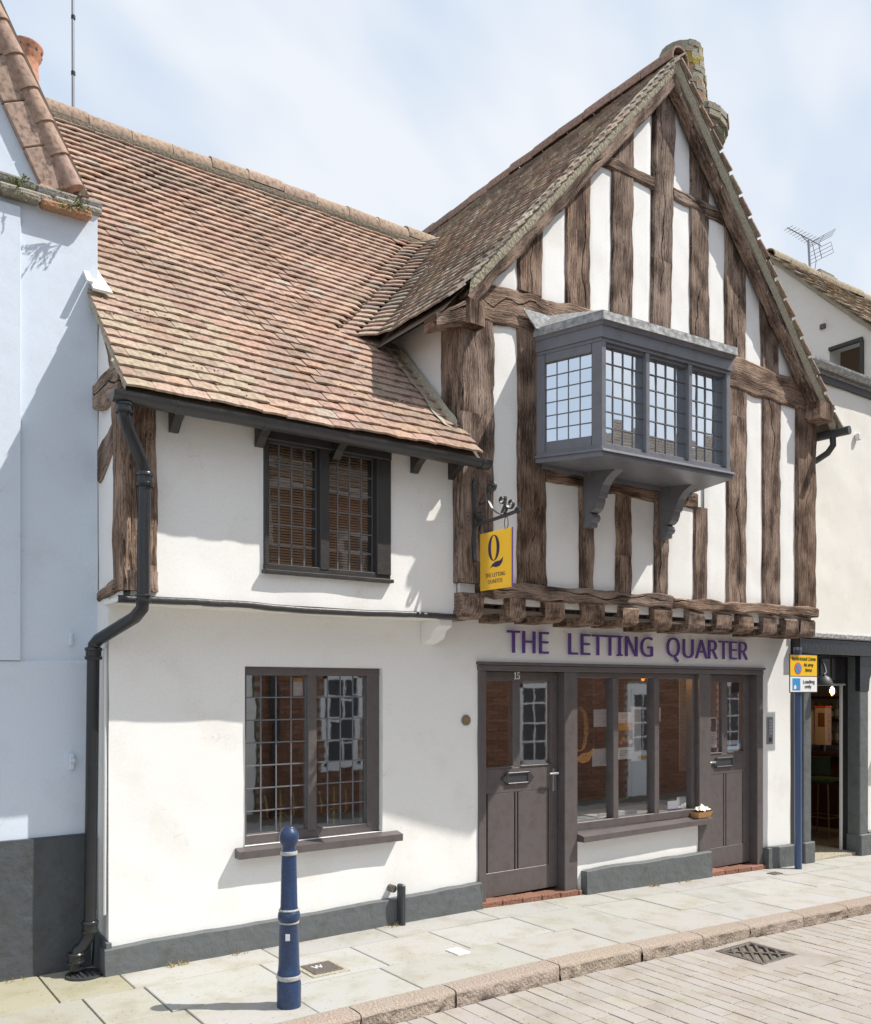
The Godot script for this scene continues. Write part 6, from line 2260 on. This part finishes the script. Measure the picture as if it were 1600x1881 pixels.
	for i in 22:
		var t0 := i / 22.0
		var y0 := lerpf(4.95, 6.9, t0)
		var z0 := lerpf(6.35, 8.9, t0)
		mb.col = jit(Color(0.16, 0.13, 0.11), 0.2)
		mb.hexa([Vector3(1.4, y0, z0), Vector3(5.25, y0, z0), Vector3(5.25, y0 + 0.04, z0 + 0.13), Vector3(1.4, y0 + 0.04, z0 + 0.13), Vector3(1.4, y0 + 0.03, z0), Vector3(5.25, y0 + 0.03, z0), Vector3(5.25, y0 + 0.13, z0 + 0.13), Vector3(1.4, y0 + 0.13, z0 + 0.13)])
	put(p, "roof", mb, M.clay_tile)
	for x in [3.9, 2.2]:
		var w := part(p, "sash_window", "white sash window")
		put(w, "frame", bx(Vector3(x, 2.9, 6.46), Vector3(x + 0.8, 4.2, 6.5), 0.005), M.plain_white)
		for k in 2:
			for j in 3:
				put(w, "pane", bx(Vector3(x + 0.07 + k * 0.345, 2.97 + j * 0.40, 6.445), Vector3(x + 0.385 + k * 0.345, 3.33 + j * 0.40, 6.458), 0.001), M.drain_black)

# ---------------------------------------------------------------- street furniture
func build_street_things() -> void:
	var b := thing("bollard", "blue cast-iron bollard with white rings and rounded head at the kerb", "bollard", Vector3(2.20, 0, 1.155))
	var o := Vector3(2.20, 0, 1.155)
	var mb := MB.new()
	mb.lathe([Vector2(0.0, 0.0), Vector2(0.066, 0.0), Vector2(0.067, 0.13), Vector2(0.062, 0.145), Vector2(0.058, 0.155)], o, 28)
	put(b, "foot", mb, M.bollard_blue)
	mb = MB.new()
	mb.lathe([Vector2(0.060, 0.15), Vector2(0.068, 0.155), Vector2(0.070, 0.165), Vector2(0.067, 0.176), Vector2(0.060, 0.18)], o, 28)
	put(b, "white_ring", mb, M.ring_paint)
	mb = MB.new()
	mb.lathe([Vector2(0.064, 0.178), Vector2(0.065, 0.188), Vector2(0.060, 0.196), Vector2(0.0575, 0.24), Vector2(0.052, 0.455), Vector2(0.055, 0.465)], o, 28)
	put(b, "lower_shaft", mb, M.bollard_blue)
	for y in [0.462, 0.53]:
		mb = MB.new()
		mb.lathe([Vector2(0.050, y - 0.004), Vector2(0.0565, y), Vector2(0.0565, y + 0.005), Vector2(0.050, y + 0.009)], o, 28)
		put(b, "white_ring", mb, M.ring_paint)
	mb = MB.new()
	mb.lathe([Vector2(0.052, 0.471), Vector2(0.060, 0.480), Vector2(0.0615, 0.50), Vector2(0.059, 0.518), Vector2(0.052, 0.527)], o, 28)
	put(b, "collar", mb, M.bollard_blue)
	mb = MB.new()
	mb.lathe([Vector2(0.050, 0.539), Vector2(0.047, 0.55), Vector2(0.041, 0.835)], o, 28)
	put(b, "upper_shaft", mb, M.bollard_blue)
	mb = MB.new()
	mb.lathe([Vector2(0.040, 0.833), Vector2(0.047, 0.838), Vector2(0.048, 0.846), Vector2(0.046, 0.854), Vector2(0.038, 0.857)], o, 28)
	put(b, "white_ring", mb, M.ring_paint)
	mb = MB.new()
	mb.lathe([Vector2(0.040, 0.856), Vector2(0.037, 0.868), Vector2(0.0385, 0.885), Vector2(0.0455, 0.897), Vector2(0.052, 0.912), Vector2(0.0545, 0.93), Vector2(0.053, 0.948), Vector2(0.047, 0.965), Vector2(0.036, 0.977), Vector2(0.0335, 0.984), Vector2(0.029, 0.990), Vector2(0.0, 0.990)], o, 28)
	put(b, "head", mb, M.bollard_blue)
	mb = MB.new()
	mb.X = Transform3D(Basis(Vector3.UP, deg_to_rad(-25)), o)
	mb.box(Vector3(-0.02, 0.375, 0.0), Vector3(0.004, 0.41, 0.0565))
	put(b, "sticker", mb, M.off_white)

	# parking sign on a blue pole
	var s := thing("parking_sign", "blue pole with a yellow restricted zone plate over a white loading plate", "road sign", Vector3(8.56, gy(8.56), 0.2))
	mb = MB.new()
	mb.tube([Vector3(8.56, gy(8.56) - 0.02, 0.2), Vector3(8.548, 2.16, 0.2)], 0.037, 18)
	put(s, "pole", mb, M.pole_blue)
	mb = MB.new()
	mb.lathe([Vector2(0.039, 2.155), Vector2(0.039, 2.185), Vector2(0.0, 2.187)], Vector3(8.548, 0, 0.2), 18)
	put(s, "pole_cap", mb, M.grey_metal)
	var zs := 0.255
	var back := MB.new()
	back.cham(Vector3(8.318, 1.708, zs - 0.006), Vector3(8.822, 2.108, zs), 0.004)
	put(s, "backing_plate", back, M.ink)
	put(s, "yellow_plate", bx(Vector3(8.326, 1.882, zs), Vector3(8.814, 2.100, zs + 0.003), 0.002), M.road_yellow)
	put(s, "white_plate", bx(Vector3(8.326, 1.716, zs), Vector3(8.814, 1.874, zs + 0.003), 0.002), M.plain_white)
	var zt := zs + 0.005
	txt(s, "lettering", "Restricted Zone", 0.034, Vector3(8.57, 2.062, zt), Basis.IDENTITY, M.ink, 0.003, 0.43, "Droid Sans", 400)
	txt(s, "lettering", "At any", 0.034, Vector3(8.655, 2.0, zt), Basis.IDENTITY, M.ink, 0.003, 0.18, "Droid Sans", 400)
	txt(s, "lettering", "time", 0.034, Vector3(8.655, 1.945, zt), Basis.IDENTITY, M.ink, 0.003, 0.12, "Droid Sans", 400)
	txt(s, "lettering", "Loading", 0.034, Vector3(8.66, 1.822, zt), Basis.IDENTITY, M.ink, 0.003, 0.21, "Droid Sans", 400)
	txt(s, "lettering", "only", 0.034, Vector3(8.645, 1.772, zt), Basis.IDENTITY, M.ink, 0.003, 0.12, "Droid Sans", 400)
	mb = MB.new()
	mb.prism(ellipse(8.465, 1.96, 0.066, 0.062), zs + 0.003, zs + 0.0045)
	put(s, "red_ring", mb, M.sign_red)
	mb = MB.new()
	mb.prism(ellipse(8.465, 1.96, 0.052, 0.049), zs + 0.0045, zs + 0.006)
	put(s, "blue_disc", mb, M.sign_blue)
	mb = MB.new()
	mb.prism(PackedVector2Array([Vector2(8.424, 1.991), Vector2(8.434, 2.0), Vector2(8.506, 1.929), Vector2(8.496, 1.92)]), zs + 0.006, zs + 0.0075)
	put(s, "red_bar", mb, M.sign_red)
	put(s, "blue_panel", bx(Vector3(8.365, 1.732, zs + 0.003), Vector3(8.505, 1.858, zs + 0.005), 0.001), M.sign_blue)
	mb = MB.new()
	mb.prism(PackedVector2Array([Vector2(8.437, 1.846), Vector2(8.452, 1.846), Vector2(8.468, 1.80), Vector2(8.494, 1.747), Vector2(8.478, 1.747), Vector2(8.466, 1.772), Vector2(8.462, 1.747), Vector2(8.448, 1.747), Vector2(8.446, 1.79), Vector2(8.425, 1.795), Vector2(8.43, 1.785), Vector2(8.442, 1.782)]), zs + 0.005, zs + 0.0065)
	mb.prism(PackedVector2Array([Vector2(8.385, 1.752), Vector2(8.39, 1.775), Vector2(8.41, 1.792), Vector2(8.43, 1.775), Vector2(8.428, 1.75), Vector2(8.40, 1.744)]), zs + 0.005, zs + 0.0065)
	put(s, "loading_symbol", mb, M.plain_white)

	# hanging shop sign
	var hs := thing("hanging_sign", "yellow hanging sign with a purple Q hung from the scrolled bracket", "sign", Vector3(4.1, 2.47, 0.635))
	put(hs, "board", bx(Vector3(4.094, 2.47, 0.455), Vector3(4.106, 2.89, 0.815), 0.003), M.yellow_sign)
	var fb := Basis(Vector3(0, 0, 1), Vector3.UP, Vector3(-1, 0, 0))
	put(hs, "edge_strip", bx(Vector3(4.0935, 2.468, 0.815), Vector3(4.1065, 2.892, 0.818), 0.001), M.purple)
	mb = MB.new()
	mb.X = Transform3D(fb * Basis.from_scale(Vector3(0.215, 0.235, 1)), Vector3(4.094, 2.628, 0.527))
	q_shape(mb, 0.0, 0.0015)
	put(hs, "q_emblem", mb, M.navy_print)
	txt(hs, "lettering", "THE LETTING", 0.029, Vector3(4.0925, 2.573, 0.635), fb, M.navy_print, 0.002, 0.225)
	txt(hs, "lettering", "QUARTER", 0.029, Vector3(4.0925, 2.527, 0.632), fb, M.navy_print, 0.002, 0.162)
	for z in [0.515, 0.75]:
		mb = MB.new()
		var p := []
		for k in 13:
			var a := TAU * k / 12.0
			p.append(Vector3(4.1 + cos(a) * 0.004, 2.93 + sin(a) * 0.045, z + cos(a) * 0.016))
		mb.tube(p, 0.0032, 8, false)
		put(hs, "hanging_ring", mb, M.wrought_iron)

	# gully grate in the road
	var gr_ := thing("gully_grate", "rusty cast-iron gully grate with slanted slots in the road", "drain", Vector3(5.58, gy(5.58) - 0.1, 1.76))
	var yg := gy(5.58) - 0.093
	mb = MB.new()
	mb.cham(Vector3(5.38, yg - 0.05, 1.56), Vector3(5.42, yg, 1.95), 0.005); mb.cham(Vector3(5.75, yg - 0.05, 1.56), Vector3(5.79, yg, 1.95), 0.005)
	mb.cham(Vector3(5.42, yg - 0.05, 1.56), Vector3(5.75, yg, 1.595), 0.005); mb.cham(Vector3(5.42, yg - 0.05, 1.915), Vector3(5.75, yg, 1.95), 0.005)
	bar(mb, Vector3(5.42, yg - 0.013, 1.595), Vector3(5.75, yg - 0.013, 1.915), 0.012, Vector3.UP)
	put(gr_, "frame", mb, M.cast_iron)
	for i in 11:
		var t := -0.30 + i * 0.085
		mb = MB.new()
		var a := Vector2(5.75, 1.595 + t)
		var c := Vector2(5.42, 1.595 + t + 0.32)
		# clip the slanted bar to the frame
		if a.y < 1.595: a = Vector2(lerpf(5.75, 5.42, (1.595 - a.y) / 0.32), 1.595)
		if c.y > 1.915: c = Vector2(lerpf(5.75, 5.42, (1.915 - (1.595 + t)) / 0.32), 1.915)
		if a.x - c.x < 0.04: continue
		bar(mb, Vector3(a.x, yg - 0.012, a.y), Vector3(c.x, yg - 0.012, c.y), 0.010, Vector3.UP)
		put(gr_, "grate_bar", mb, M.cast_iron)
	mb = MB.new()
	mb.colored = true; mb.col = Color(0.41, 0.375, 0.345)
	mb.box(Vector3(5.24, yg - 0.1, 1.497), Vector3(5.375, yg - 0.004, 2.2)); mb.box(Vector3(5.795, yg - 0.1, 1.497), Vector3(5.93, yg - 0.004, 2.2))
	mb.box(Vector3(5.375, yg - 0.1, 1.497), Vector3(5.795, yg - 0.004, 1.555)); mb.box(Vector3(5.375, yg - 0.1, 1.955), Vector3(5.795, yg - 0.004, 2.2))
	put(gr_, "concrete_surround", mb, M.stone)
	mb = MB.new()
	mb.box(Vector3(5.38, yg - 0.4, 1.56), Vector3(5.79, yg - 0.052, 1.95))
	put(gr_, "pit", mb, M.cast_iron)

	# round gully grid at the foot of the downpipe
	var dg := thing("drain_grid", "small round black drain grid below the downpipe shoe", "drain", Vector3(1.41, 0.0, -0.06))
	var dc := Vector3(1.42, 0.006, -0.05)
	mb = MB.new()
	mb.lathe([Vector2(0.11, -0.01), Vector2(0.11, 0.006), Vector2(0.09, 0.006), Vector2(0.09, -0.01)], dc, 24)
	put(dg, "rim", mb, M.drain_black)
	for i in 6:
		var q := -0.07 + i * 0.028
		var l := sqrt(0.09 * 0.09 - q * q)
		put(dg, "grid_bar", bx(dc + Vector3(q - 0.007, -0.004, -l), dc + Vector3(q + 0.007, 0.004, l), 0.002), M.drain_black)

	# iron stopcock cover in the flagstones
	var cv := thing("stopcock_cover", "small square rusty iron cover let into the flagstones near the bollard", "cover", Vector3(2.66, 0.0, 0.68))
	put(cv, "surround", bx(Vector3(2.53, -0.01, 0.55), Vector3(2.79, 0.006, 0.81), 0.003), M.mortar)
	put(cv, "lid", bx(Vector3(2.56, 0.0, 0.58), Vector3(2.76, 0.011, 0.78), 0.003), M.cast_iron)
	txt(cv, "lettering", "W", 0.05, Vector3(2.64, 0.012, 0.66), Basis(Vector3.RIGHT, -PI / 2), M.stone, 0.003, 0.07)
	var pq := thing("white_marker", "small white painted patch on a flagstone", "marking", Vector3(3.57, 0.0, 0.88))
	put(pq, "patch", bx(Vector3(3.52, -0.006, 0.81), Vector3(3.625, 0.007, 0.95), 0.003), M.white_paint)
	var sp := thing("service_plate", "small dark iron plate in the pavement below the second door", "cover", Vector3(8.06, gy(8.06), 0.25))
	put(sp, "lid", bx(Vector3(8.0, gy(8.06) - 0.01, 0.2), Vector3(8.14, gy(8.06) + 0.006, 0.3), 0.003), M.cast_iron)

	# short black pipe stub against the cottage plinth
	var ps := thing("pipe_stub", "short upright black iron guard against the cottage plinth", "pipe", Vector3(3.64, 0, 0.09))
	mb = MB.new()
	mb.cham(Vector3(3.622, -0.01, 0.05), Vector3(3.662, 0.30, 0.125), 0.01)
	put(ps, "guard", mb, M.drain_black)
	mb = MB.new()
	mb.lathe([Vector2(0.0, 0.0), Vector2(0.03, 0.0), Vector2(0.03, 0.01)], Vector3.ZERO, 14)
	mb = MB.new()
	mb.tube([Vector3(3.60, 0.262, -0.02), Vector3(3.60, 0.262, 0.05)], 0.028, 14)
	put(ps, "spout", mb, M.cast_iron)

# ---------------------------------------------------------------- small things on sills, walls and behind glass
func build_small_things() -> void:
	var d := thing("wall_disc", "small round brass disc on the white wall beside door 15", "plate", Vector3(4.308, 1.46, 0.0))
	var mb := MB.new()
	mb.X = Transform3D(Basis.IDENTITY, Vector3(4.308, 1.5, 0.0))
	mb.prism(ellipse(0, 0, 0.042, 0.042), -0.01, 0.014)
	put(d, "rim", mb, M.grey_metal)
	mb = MB.new()
	mb.X = Transform3D(Basis.IDENTITY, Vector3(4.308, 1.5, 0.0))
	mb.prism(ellipse(0, 0, 0.034, 0.034), 0.01, 0.019)
	put(d, "face", mb, M.old_brass)
	var ic := thing("door_entry_panel", "steel door-entry panel with buttons beside the second door", "intercom", Vector3(8.345, 1.17, 0.0))
	put(ic, "plate", bx(Vector3(8.292, 1.165, -0.005), Vector3(8.398, 1.45, 0.012), 0.004), M.grey_metal)
	for k in 5: put(ic, "button", bx(Vector3(8.325, 1.27 + k * 0.032, 0.012), Vector3(8.375, 1.294 + k * 0.032, 0.018), 0.003), M.steel)
	put(ic, "speaker_slot", bx(Vector3(8.325, 1.19, 0.012), Vector3(8.37, 1.235, 0.015), 0.003), M.drain_black)
	# cardboard tray with napkin on the shop sill
	var tr := thing("food_tray", "brown card takeaway tray with a crumpled napkin on the shop windowsill", "food tray", Vector3(7.2, 0.485, 0.02))
	var o := Vector3(7.19, 0.49, 0.015)
	mb = MB.new()
	var lo := [Vector3(-0.085, 0, -0.05), Vector3(0.085, 0, -0.05), Vector3(0.085, 0, 0.05), Vector3(-0.085, 0, 0.05)]
	var hi := [Vector3(-0.11, 0.062, -0.07), Vector3(0.11, 0.062, -0.07), Vector3(0.11, 0.062, 0.07), Vector3(-0.11, 0.062, 0.07)]
	for i in 4:
		var j := (i + 1) % 4
		mb.hull(o + lo[i], o + lo[j], o + hi[j], o + hi[i], o + Vector3(0, 0.03, 0))
		mb.hull(o + lo[i] * 0.96, o + lo[j] * 0.96, o + hi[j] * 0.97, o + hi[i] * 0.97, o + Vector3(0, 0.03, 0))
	mb.quad(o + lo[3], o + lo[2], o + lo[1], o + lo[0])
	put(tr, "tray", mb, M.card)
	mb = MB.new()
	var g := []
	for j in 9:
		var row := []
		for i in 13:
			var u := i / 12.0 * 2 - 1
			var v := j / 8.0 * 2 - 1
			var hh := 0.075 * (1.0 - 0.75 * maxf(absf(u), absf(v))) + fn.get_noise_2d(u * 2.5, v * 2.5 + 4.0) * 0.02
			row.append(o + Vector3(0.02 + u * 0.085, 0.055 + maxf(hh, 0.0), -v * 0.062))
		g.append(row)
	mb.sheet(g)
	put(tr, "napkin", mb, M.napkin)
	# candelabra behind the lower leaded window
	for i in 2:
		var cx: float = [2.83, 3.265][i]
		var c := thing("candelabrum", ["brass three-armed candelabrum with green candles behind the left-hand casement", "brass three-armed candelabrum with green candles behind the casement nearer the shop"][i], "candelabrum", Vector3(cx, 0.70, -0.26), "candelabra in the cottage window")
		var co := Vector3(cx, 0.70, -0.26)
		var st := MB.new()
		st.lathe([Vector2(0.0, 0.0), Vector2(0.055, 0.002), Vector2(0.05, 0.012), Vector2(0.02, 0.022), Vector2(0.008, 0.04), Vector2(0.013, 0.09), Vector2(0.015, 0.12), Vector2(0.007, 0.16), Vector2(0.01, 0.18), Vector2(0.02, 0.195), Vector2(0.0, 0.2)], co, 16)
		put(c, "stem", st, M.brass)
		for s in [-1.0, 0.0, 1.0]:
			var top := co + Vector3(s * 0.105, 0.17 if s != 0.0 else 0.2, 0)
			if s != 0.0:
				var arm := MB.new()
				arm.tube([co + Vector3(0, 0.155, 0), co + Vector3(s * 0.03, 0.15, 0), co + Vector3(s * 0.055, 0.115, 0), co + Vector3(s * 0.085, 0.11, 0), co + Vector3(s * 0.104, 0.135, 0), top], 0.0055, 8)
				put(c, "arm", arm, M.brass)
			var cup := MB.new()
			cup.lathe([Vector2(0.006, 0.0), Vector2(0.022, 0.006), Vector2(0.023, 0.012), Vector2(0.012, 0.012), Vector2(0.012, 0.03), Vector2(0.0, 0.03)], top, 14)
			put(c, "cup", cup, M.brass)
			var cd := MB.new()
			var lean := rr(-0.008, 0.008) if s >= 0.0 else -0.02
			cd.tube([top + Vector3(0, 0.02, 0), top + Vector3(lean, 0.12, 0)], [0.0105, 0.008], 10)
			put(c, "candle", cd, M.candle_green)
	# small notice inside the leaded window
	var nt := thing("window_notice", "small white notice with an orange band in the cottage window", "notice", Vector3(2.90, 1.70, -0.10))
	put(nt, "sheet", bx(Vector3(2.85, 1.70, -0.102), Vector3(2.925, 1.80, -0.100), 0.0008), M.paper)
	put(nt, "band", bx(Vector3(2.85, 1.80, -0.102), Vector3(2.925, 1.825, -0.0995), 0.0008), M.yellow_sign)
	# big gold Q on the shop glass
	var q := thing("window_q_decal", "large translucent gold Q on the shop glass", "decal", Vector3(5.62, 1.08, -0.085))
	mb = MB.new()
	mb.X = Transform3D(Basis.from_scale(Vector3(0.36, 0.50, 1)), Vector3(5.50, 1.09, -0.086))
	q_shape(mb, 0.0, 0.001)
	put(q, "film", mb, M.gold_film)
	# sheets hung behind the shop window
	var sheets := [
		["pale sheet behind the first shop mullion", 5.90, 6.09, 1.40, 1.56, -0.16, "paper"],
		["lower pale sheet behind the first shop mullion", 5.88, 6.06, 1.04, 1.20, -0.16, "paper"],
		["tall pale sheet beside the poster in the shop window", 6.43, 6.57, 1.06, 1.58, -0.19, "paper"],
		["small purple framed card above the poster in the shop window", 6.20, 6.29, 1.53, 1.63, -0.22, "navy_print"],
		["pair of small grey cards in the last shop pane", 6.86, 6.98, 1.42, 1.56, -0.3, "off_white"]]
	for sh in sheets:
		var t := thing("window_sheet", sh[0], "paper", Vector3((sh[1] + sh[2]) * 0.5, sh[3], sh[5]), "papers in the shop window")
		put(t, "sheet", bx(Vector3(sh[1], sh[3], sh[5]), Vector3(sh[2], sh[4], sh[5] + 0.002), 0.0005), M[sh[6]])
		mb = MB.new()
		mb.tube([Vector3(sh[1] + 0.02, sh[4], sh[5]), Vector3(sh[1] + 0.02, 2.15, sh[5])], 0.0008, 4)
		put(t, "thread", mb, M.steel)
	var po := thing("poster", "poster with a yellow band and a food photograph in the shop window", "poster", Vector3(6.31, 1.09, -0.15))
	put(po, "sheet", bx(Vector3(6.205, 1.09, -0.152), Vector3(6.41, 1.53, -0.150), 0.0005), M.plain_white)
	put(po, "yellow_band", bx(Vector3(6.205, 1.36, -0.150), Vector3(6.41, 1.43, -0.1492), 0.0003), M.yellow_sign)
	put(po, "photograph", bx(Vector3(6.205, 1.20, -0.150), Vector3(6.41, 1.36, -0.1492), 0.0003), M.photo_print)
	for k in 5:
		mb = MB.new()
		mb.X = Transform3D(Basis.IDENTITY, Vector3(6.25 + k * 0.032, 1.25 + 0.03 * (k % 2), -0.149))
		mb.prism(ellipse(0, 0, 0.026, 0.022, 14), 0, 0.0004 + 0.0002 * k)
		put(po, "picture_shape", mb, [M.terracotta, M.card, M.inner_oak, M.candle_green, M.napkin][k])
	for k in 3: put(po, "text_line", bx(Vector3(6.235, 1.165 - k * 0.02, -0.150), Vector3(6.37 - 0.02 * k, 1.169 - k * 0.02, -0.1494), 0.0001), M.ink)
	for k in 2: put(po, "text_line", bx(Vector3(6.25, 1.495 - k * 0.02, -0.150), Vector3(6.36 - 0.02 * k, 1.499 - k * 0.02, -0.1494), 0.0001), M.ink)
	mb = MB.new()
	mb.tube([Vector3(6.3, 1.53, -0.151), Vector3(6.3, 2.15, -0.151)], 0.0008, 4)
	put(po, "thread", mb, M.steel)
	# potted plant and papers on the ledge
	var pp := thing("potted_plant", "small leafy plant in a clear pot on the shop window ledge", "plant", Vector3(6.32, 0.56, -0.33))
	var po2 := Vector3(6.32, 0.562, -0.33)
	mb = MB.new()
	mb.lathe([Vector2(0.0, 0.0), Vector2(0.05, 0.0), Vector2(0.065, 0.11), Vector2(0.06, 0.11), Vector2(0.0, 0.095)], po2, 18)
	put(pp, "pot", mb, M.bottle_clear)
	var lf := MB.new()
	lf.colored = true
	var stm := MB.new()
	for k in 26:
		var dir := Vector3(rr(-1, 1), rr(0.3, 1.3), rr(-1, 1)).normalized()
		var l := rr(0.06, 0.17)
		var base := po2 + Vector3(0, 0.09, 0)
		stm.tube([base, base + dir * l], 0.0015, 5)
		lf.col = jit(Color(0.15, 0.26, 0.05), 0.3)
		lf.X = Transform3D(Basis(Vector3(rr(-1, 1), rr(-1, 1), rr(-1, 1)).normalized(), rr(0, TAU)), base + dir * l)
		for e in 3: lf.quad(Vector3(-0.03, 0, 0), Vector3(0, -0.018, 0.004), Vector3(0.03, 0, 0), Vector3(0, 0.018, 0.004))
	put(pp, "stems", stm, M.candle_green)
	put(pp, "leaves", lf, M.leaf)
	var ty := thing("paper_tray", "flat white tray lying on the shop window ledge", "tray", Vector3(6.14, 0.56, -0.3))
	put(ty, "base", bx(Vector3(5.98, 0.561, -0.42), Vector3(6.5, 0.572, -0.18), 0.003), M.plain_white)
	put(ty, "front_lip", bx(Vector3(5.98, 0.572, -0.19), Vector3(6.5, 0.60, -0.18), 0.003), M.plain_white)
	var ls := thing("leaflets", "blue and white leaflets at the foot of the last shop pane", "leaflets", Vector3(6.98, 0.56, -0.11))
	put(ls, "leaflet", bx(Vector3(6.84, 0.578, -0.096), Vector3(6.99, 0.66, -0.094), 0.0006), M.plain_white)
	put(ls, "blue_print", bx(Vector3(6.85, 0.585, -0.094), Vector3(6.98, 0.505, -0.0932), 0.0003), M.purple)
	put(ls, "leaflet", bx(Vector3(6.98, 0.578, -0.10), Vector3(7.12, 0.69, -0.098), 0.0006), M.paper)
	# notices in the second door
	var n1 := thing("door_notice", "white notice with a purple head and gold Q in the second door", "notice", Vector3(7.5, 1.17, -0.11))
	put(n1, "sheet", bx(Vector3(7.41, 1.15, -0.112), Vector3(7.615, 1.46, -0.110), 0.0006), M.paper)
	put(n1, "purple_head", bx(Vector3(7.425, 1.315, -0.110), Vector3(7.60, 1.445, -0.1092), 0.0003), M.navy_print)
	mb = MB.new()
	mb.X = Transform3D(Basis.from_scale(Vector3(0.075, 0.065, 1)), Vector3(7.475, 1.365, -0.1092))
	q_shape(mb, 0.0, 0.0004)
	put(n1, "q_emblem", mb, M.yellow_sign)
	for k in 5: put(n1, "text_line", bx(Vector3(7.46 + 0.01 * (k % 2), 1.285 - k * 0.022, -0.110), Vector3(7.57, 1.290 - k * 0.022, -0.1093), 0.0001), M.ink)
	var n2 := thing("door_notice", "white sticker with a blue corner in the second door", "notice", Vector3(7.87, 1.12, -0.11))
	put(n2, "sheet", bx(Vector3(7.755, 1.12, -0.112), Vector3(8.005, 1.215, -0.110), 0.0006), M.plain_white)
	put(n2, "blue_corner", bx(Vector3(7.965, 1.18, -0.110), Vector3(8.005, 1.215, -0.1093), 0.0003), M.sign_blue)
	put(n2, "text_line", bx(Vector3(7.78, 1.155, -0.110), Vector3(7.94, 1.172, -0.1094), 0.0001), M.sign_blue)
	# blind behind the second door's panes
	put(shop, "door_blind", bx(Vector3(7.38, 0.9, -0.40), Vector3(8.1, 1.9, -0.39), 0.002), M.pale_room)
	# ceiling lamp inside the shop
	var lp := thing("shop_lamp", "small warm lamp glowing at the top of the shop window", "lamp", Vector3(6.72, 1.84, -0.3))
	mb = MB.new()
	mb.lathe([Vector2(0.0, -0.018), Vector2(0.014, -0.012), Vector2(0.018, 0.0), Vector2(0.012, 0.014), Vector2(0.0, 0.016)], Vector3(6.72, 1.84, -0.3), 14)
	put(lp, "bulb", mb, M.bulb_glow)
	mb = MB.new()
	mb.tube([Vector3(6.72, 1.855, -0.3), Vector3(6.72, 2.19, -0.3)], 0.004, 6)
	put(lp, "cord", mb, M.ink)
	var l := OmniLight3D.new()
	l.name = "lamp_light"
	l.light_color = Color(1.0, 0.72, 0.40)
	l.light_energy = 0.12
	l.omni_range = 6.0
	l.omni_attenuation = 2.0
	l.light_size = 0.03
	l.shadow_enabled = true
	lp.add_child(l)
	l.position = Vector3(6.72, 1.84, -0.3) - lp.position
	# dry weeds along the foot of the walls
	var spots := [Vector3(1.95, 0, 0.085), Vector3(2.35, 0, 0.085), Vector3(3.55, 0, 0.10), Vector3(6.42, gy(6.42), 0.10), Vector3(6.85, gy(6.85), 0.10), Vector3(1.06, 0, -0.19)]
	for i in spots.size():
		var w := thing("dry_weed", ["straw-coloured weed at the cottage plinth near the downpipe", "low dry weed at the cottage plinth below the leaded window", "dry weed at the foot of the black iron guard", "straw-coloured tuft at the plinth below the shop window", "thin dry weed at the plinth below the food tray", "dry stalk at the charcoal plinth"][i], "weed", spots[i], "dry weeds along the walls")
		var wb := MB.new()
		wb.colored = true
		for k in [26, 14, 12, 30, 12, 8][i]:
			var a: Vector3 = spots[i] + Vector3(rr(-0.07, 0.07), 0.0, rr(-0.012, 0.02))
			var tip := a + Vector3(rr(-0.04, 0.04), rr(0.01, 0.05), rr(0.0, 0.04))
			wb.col = jit(Color(0.46, 0.33, 0.14), 0.2)
			var sd := Vector3(rr(-1, 1), 0, rr(-1, 1)).normalized() * 0.004
			wb.tri(a - sd, a + sd, tip)
		put(w, "blades", wb, M.leaf)
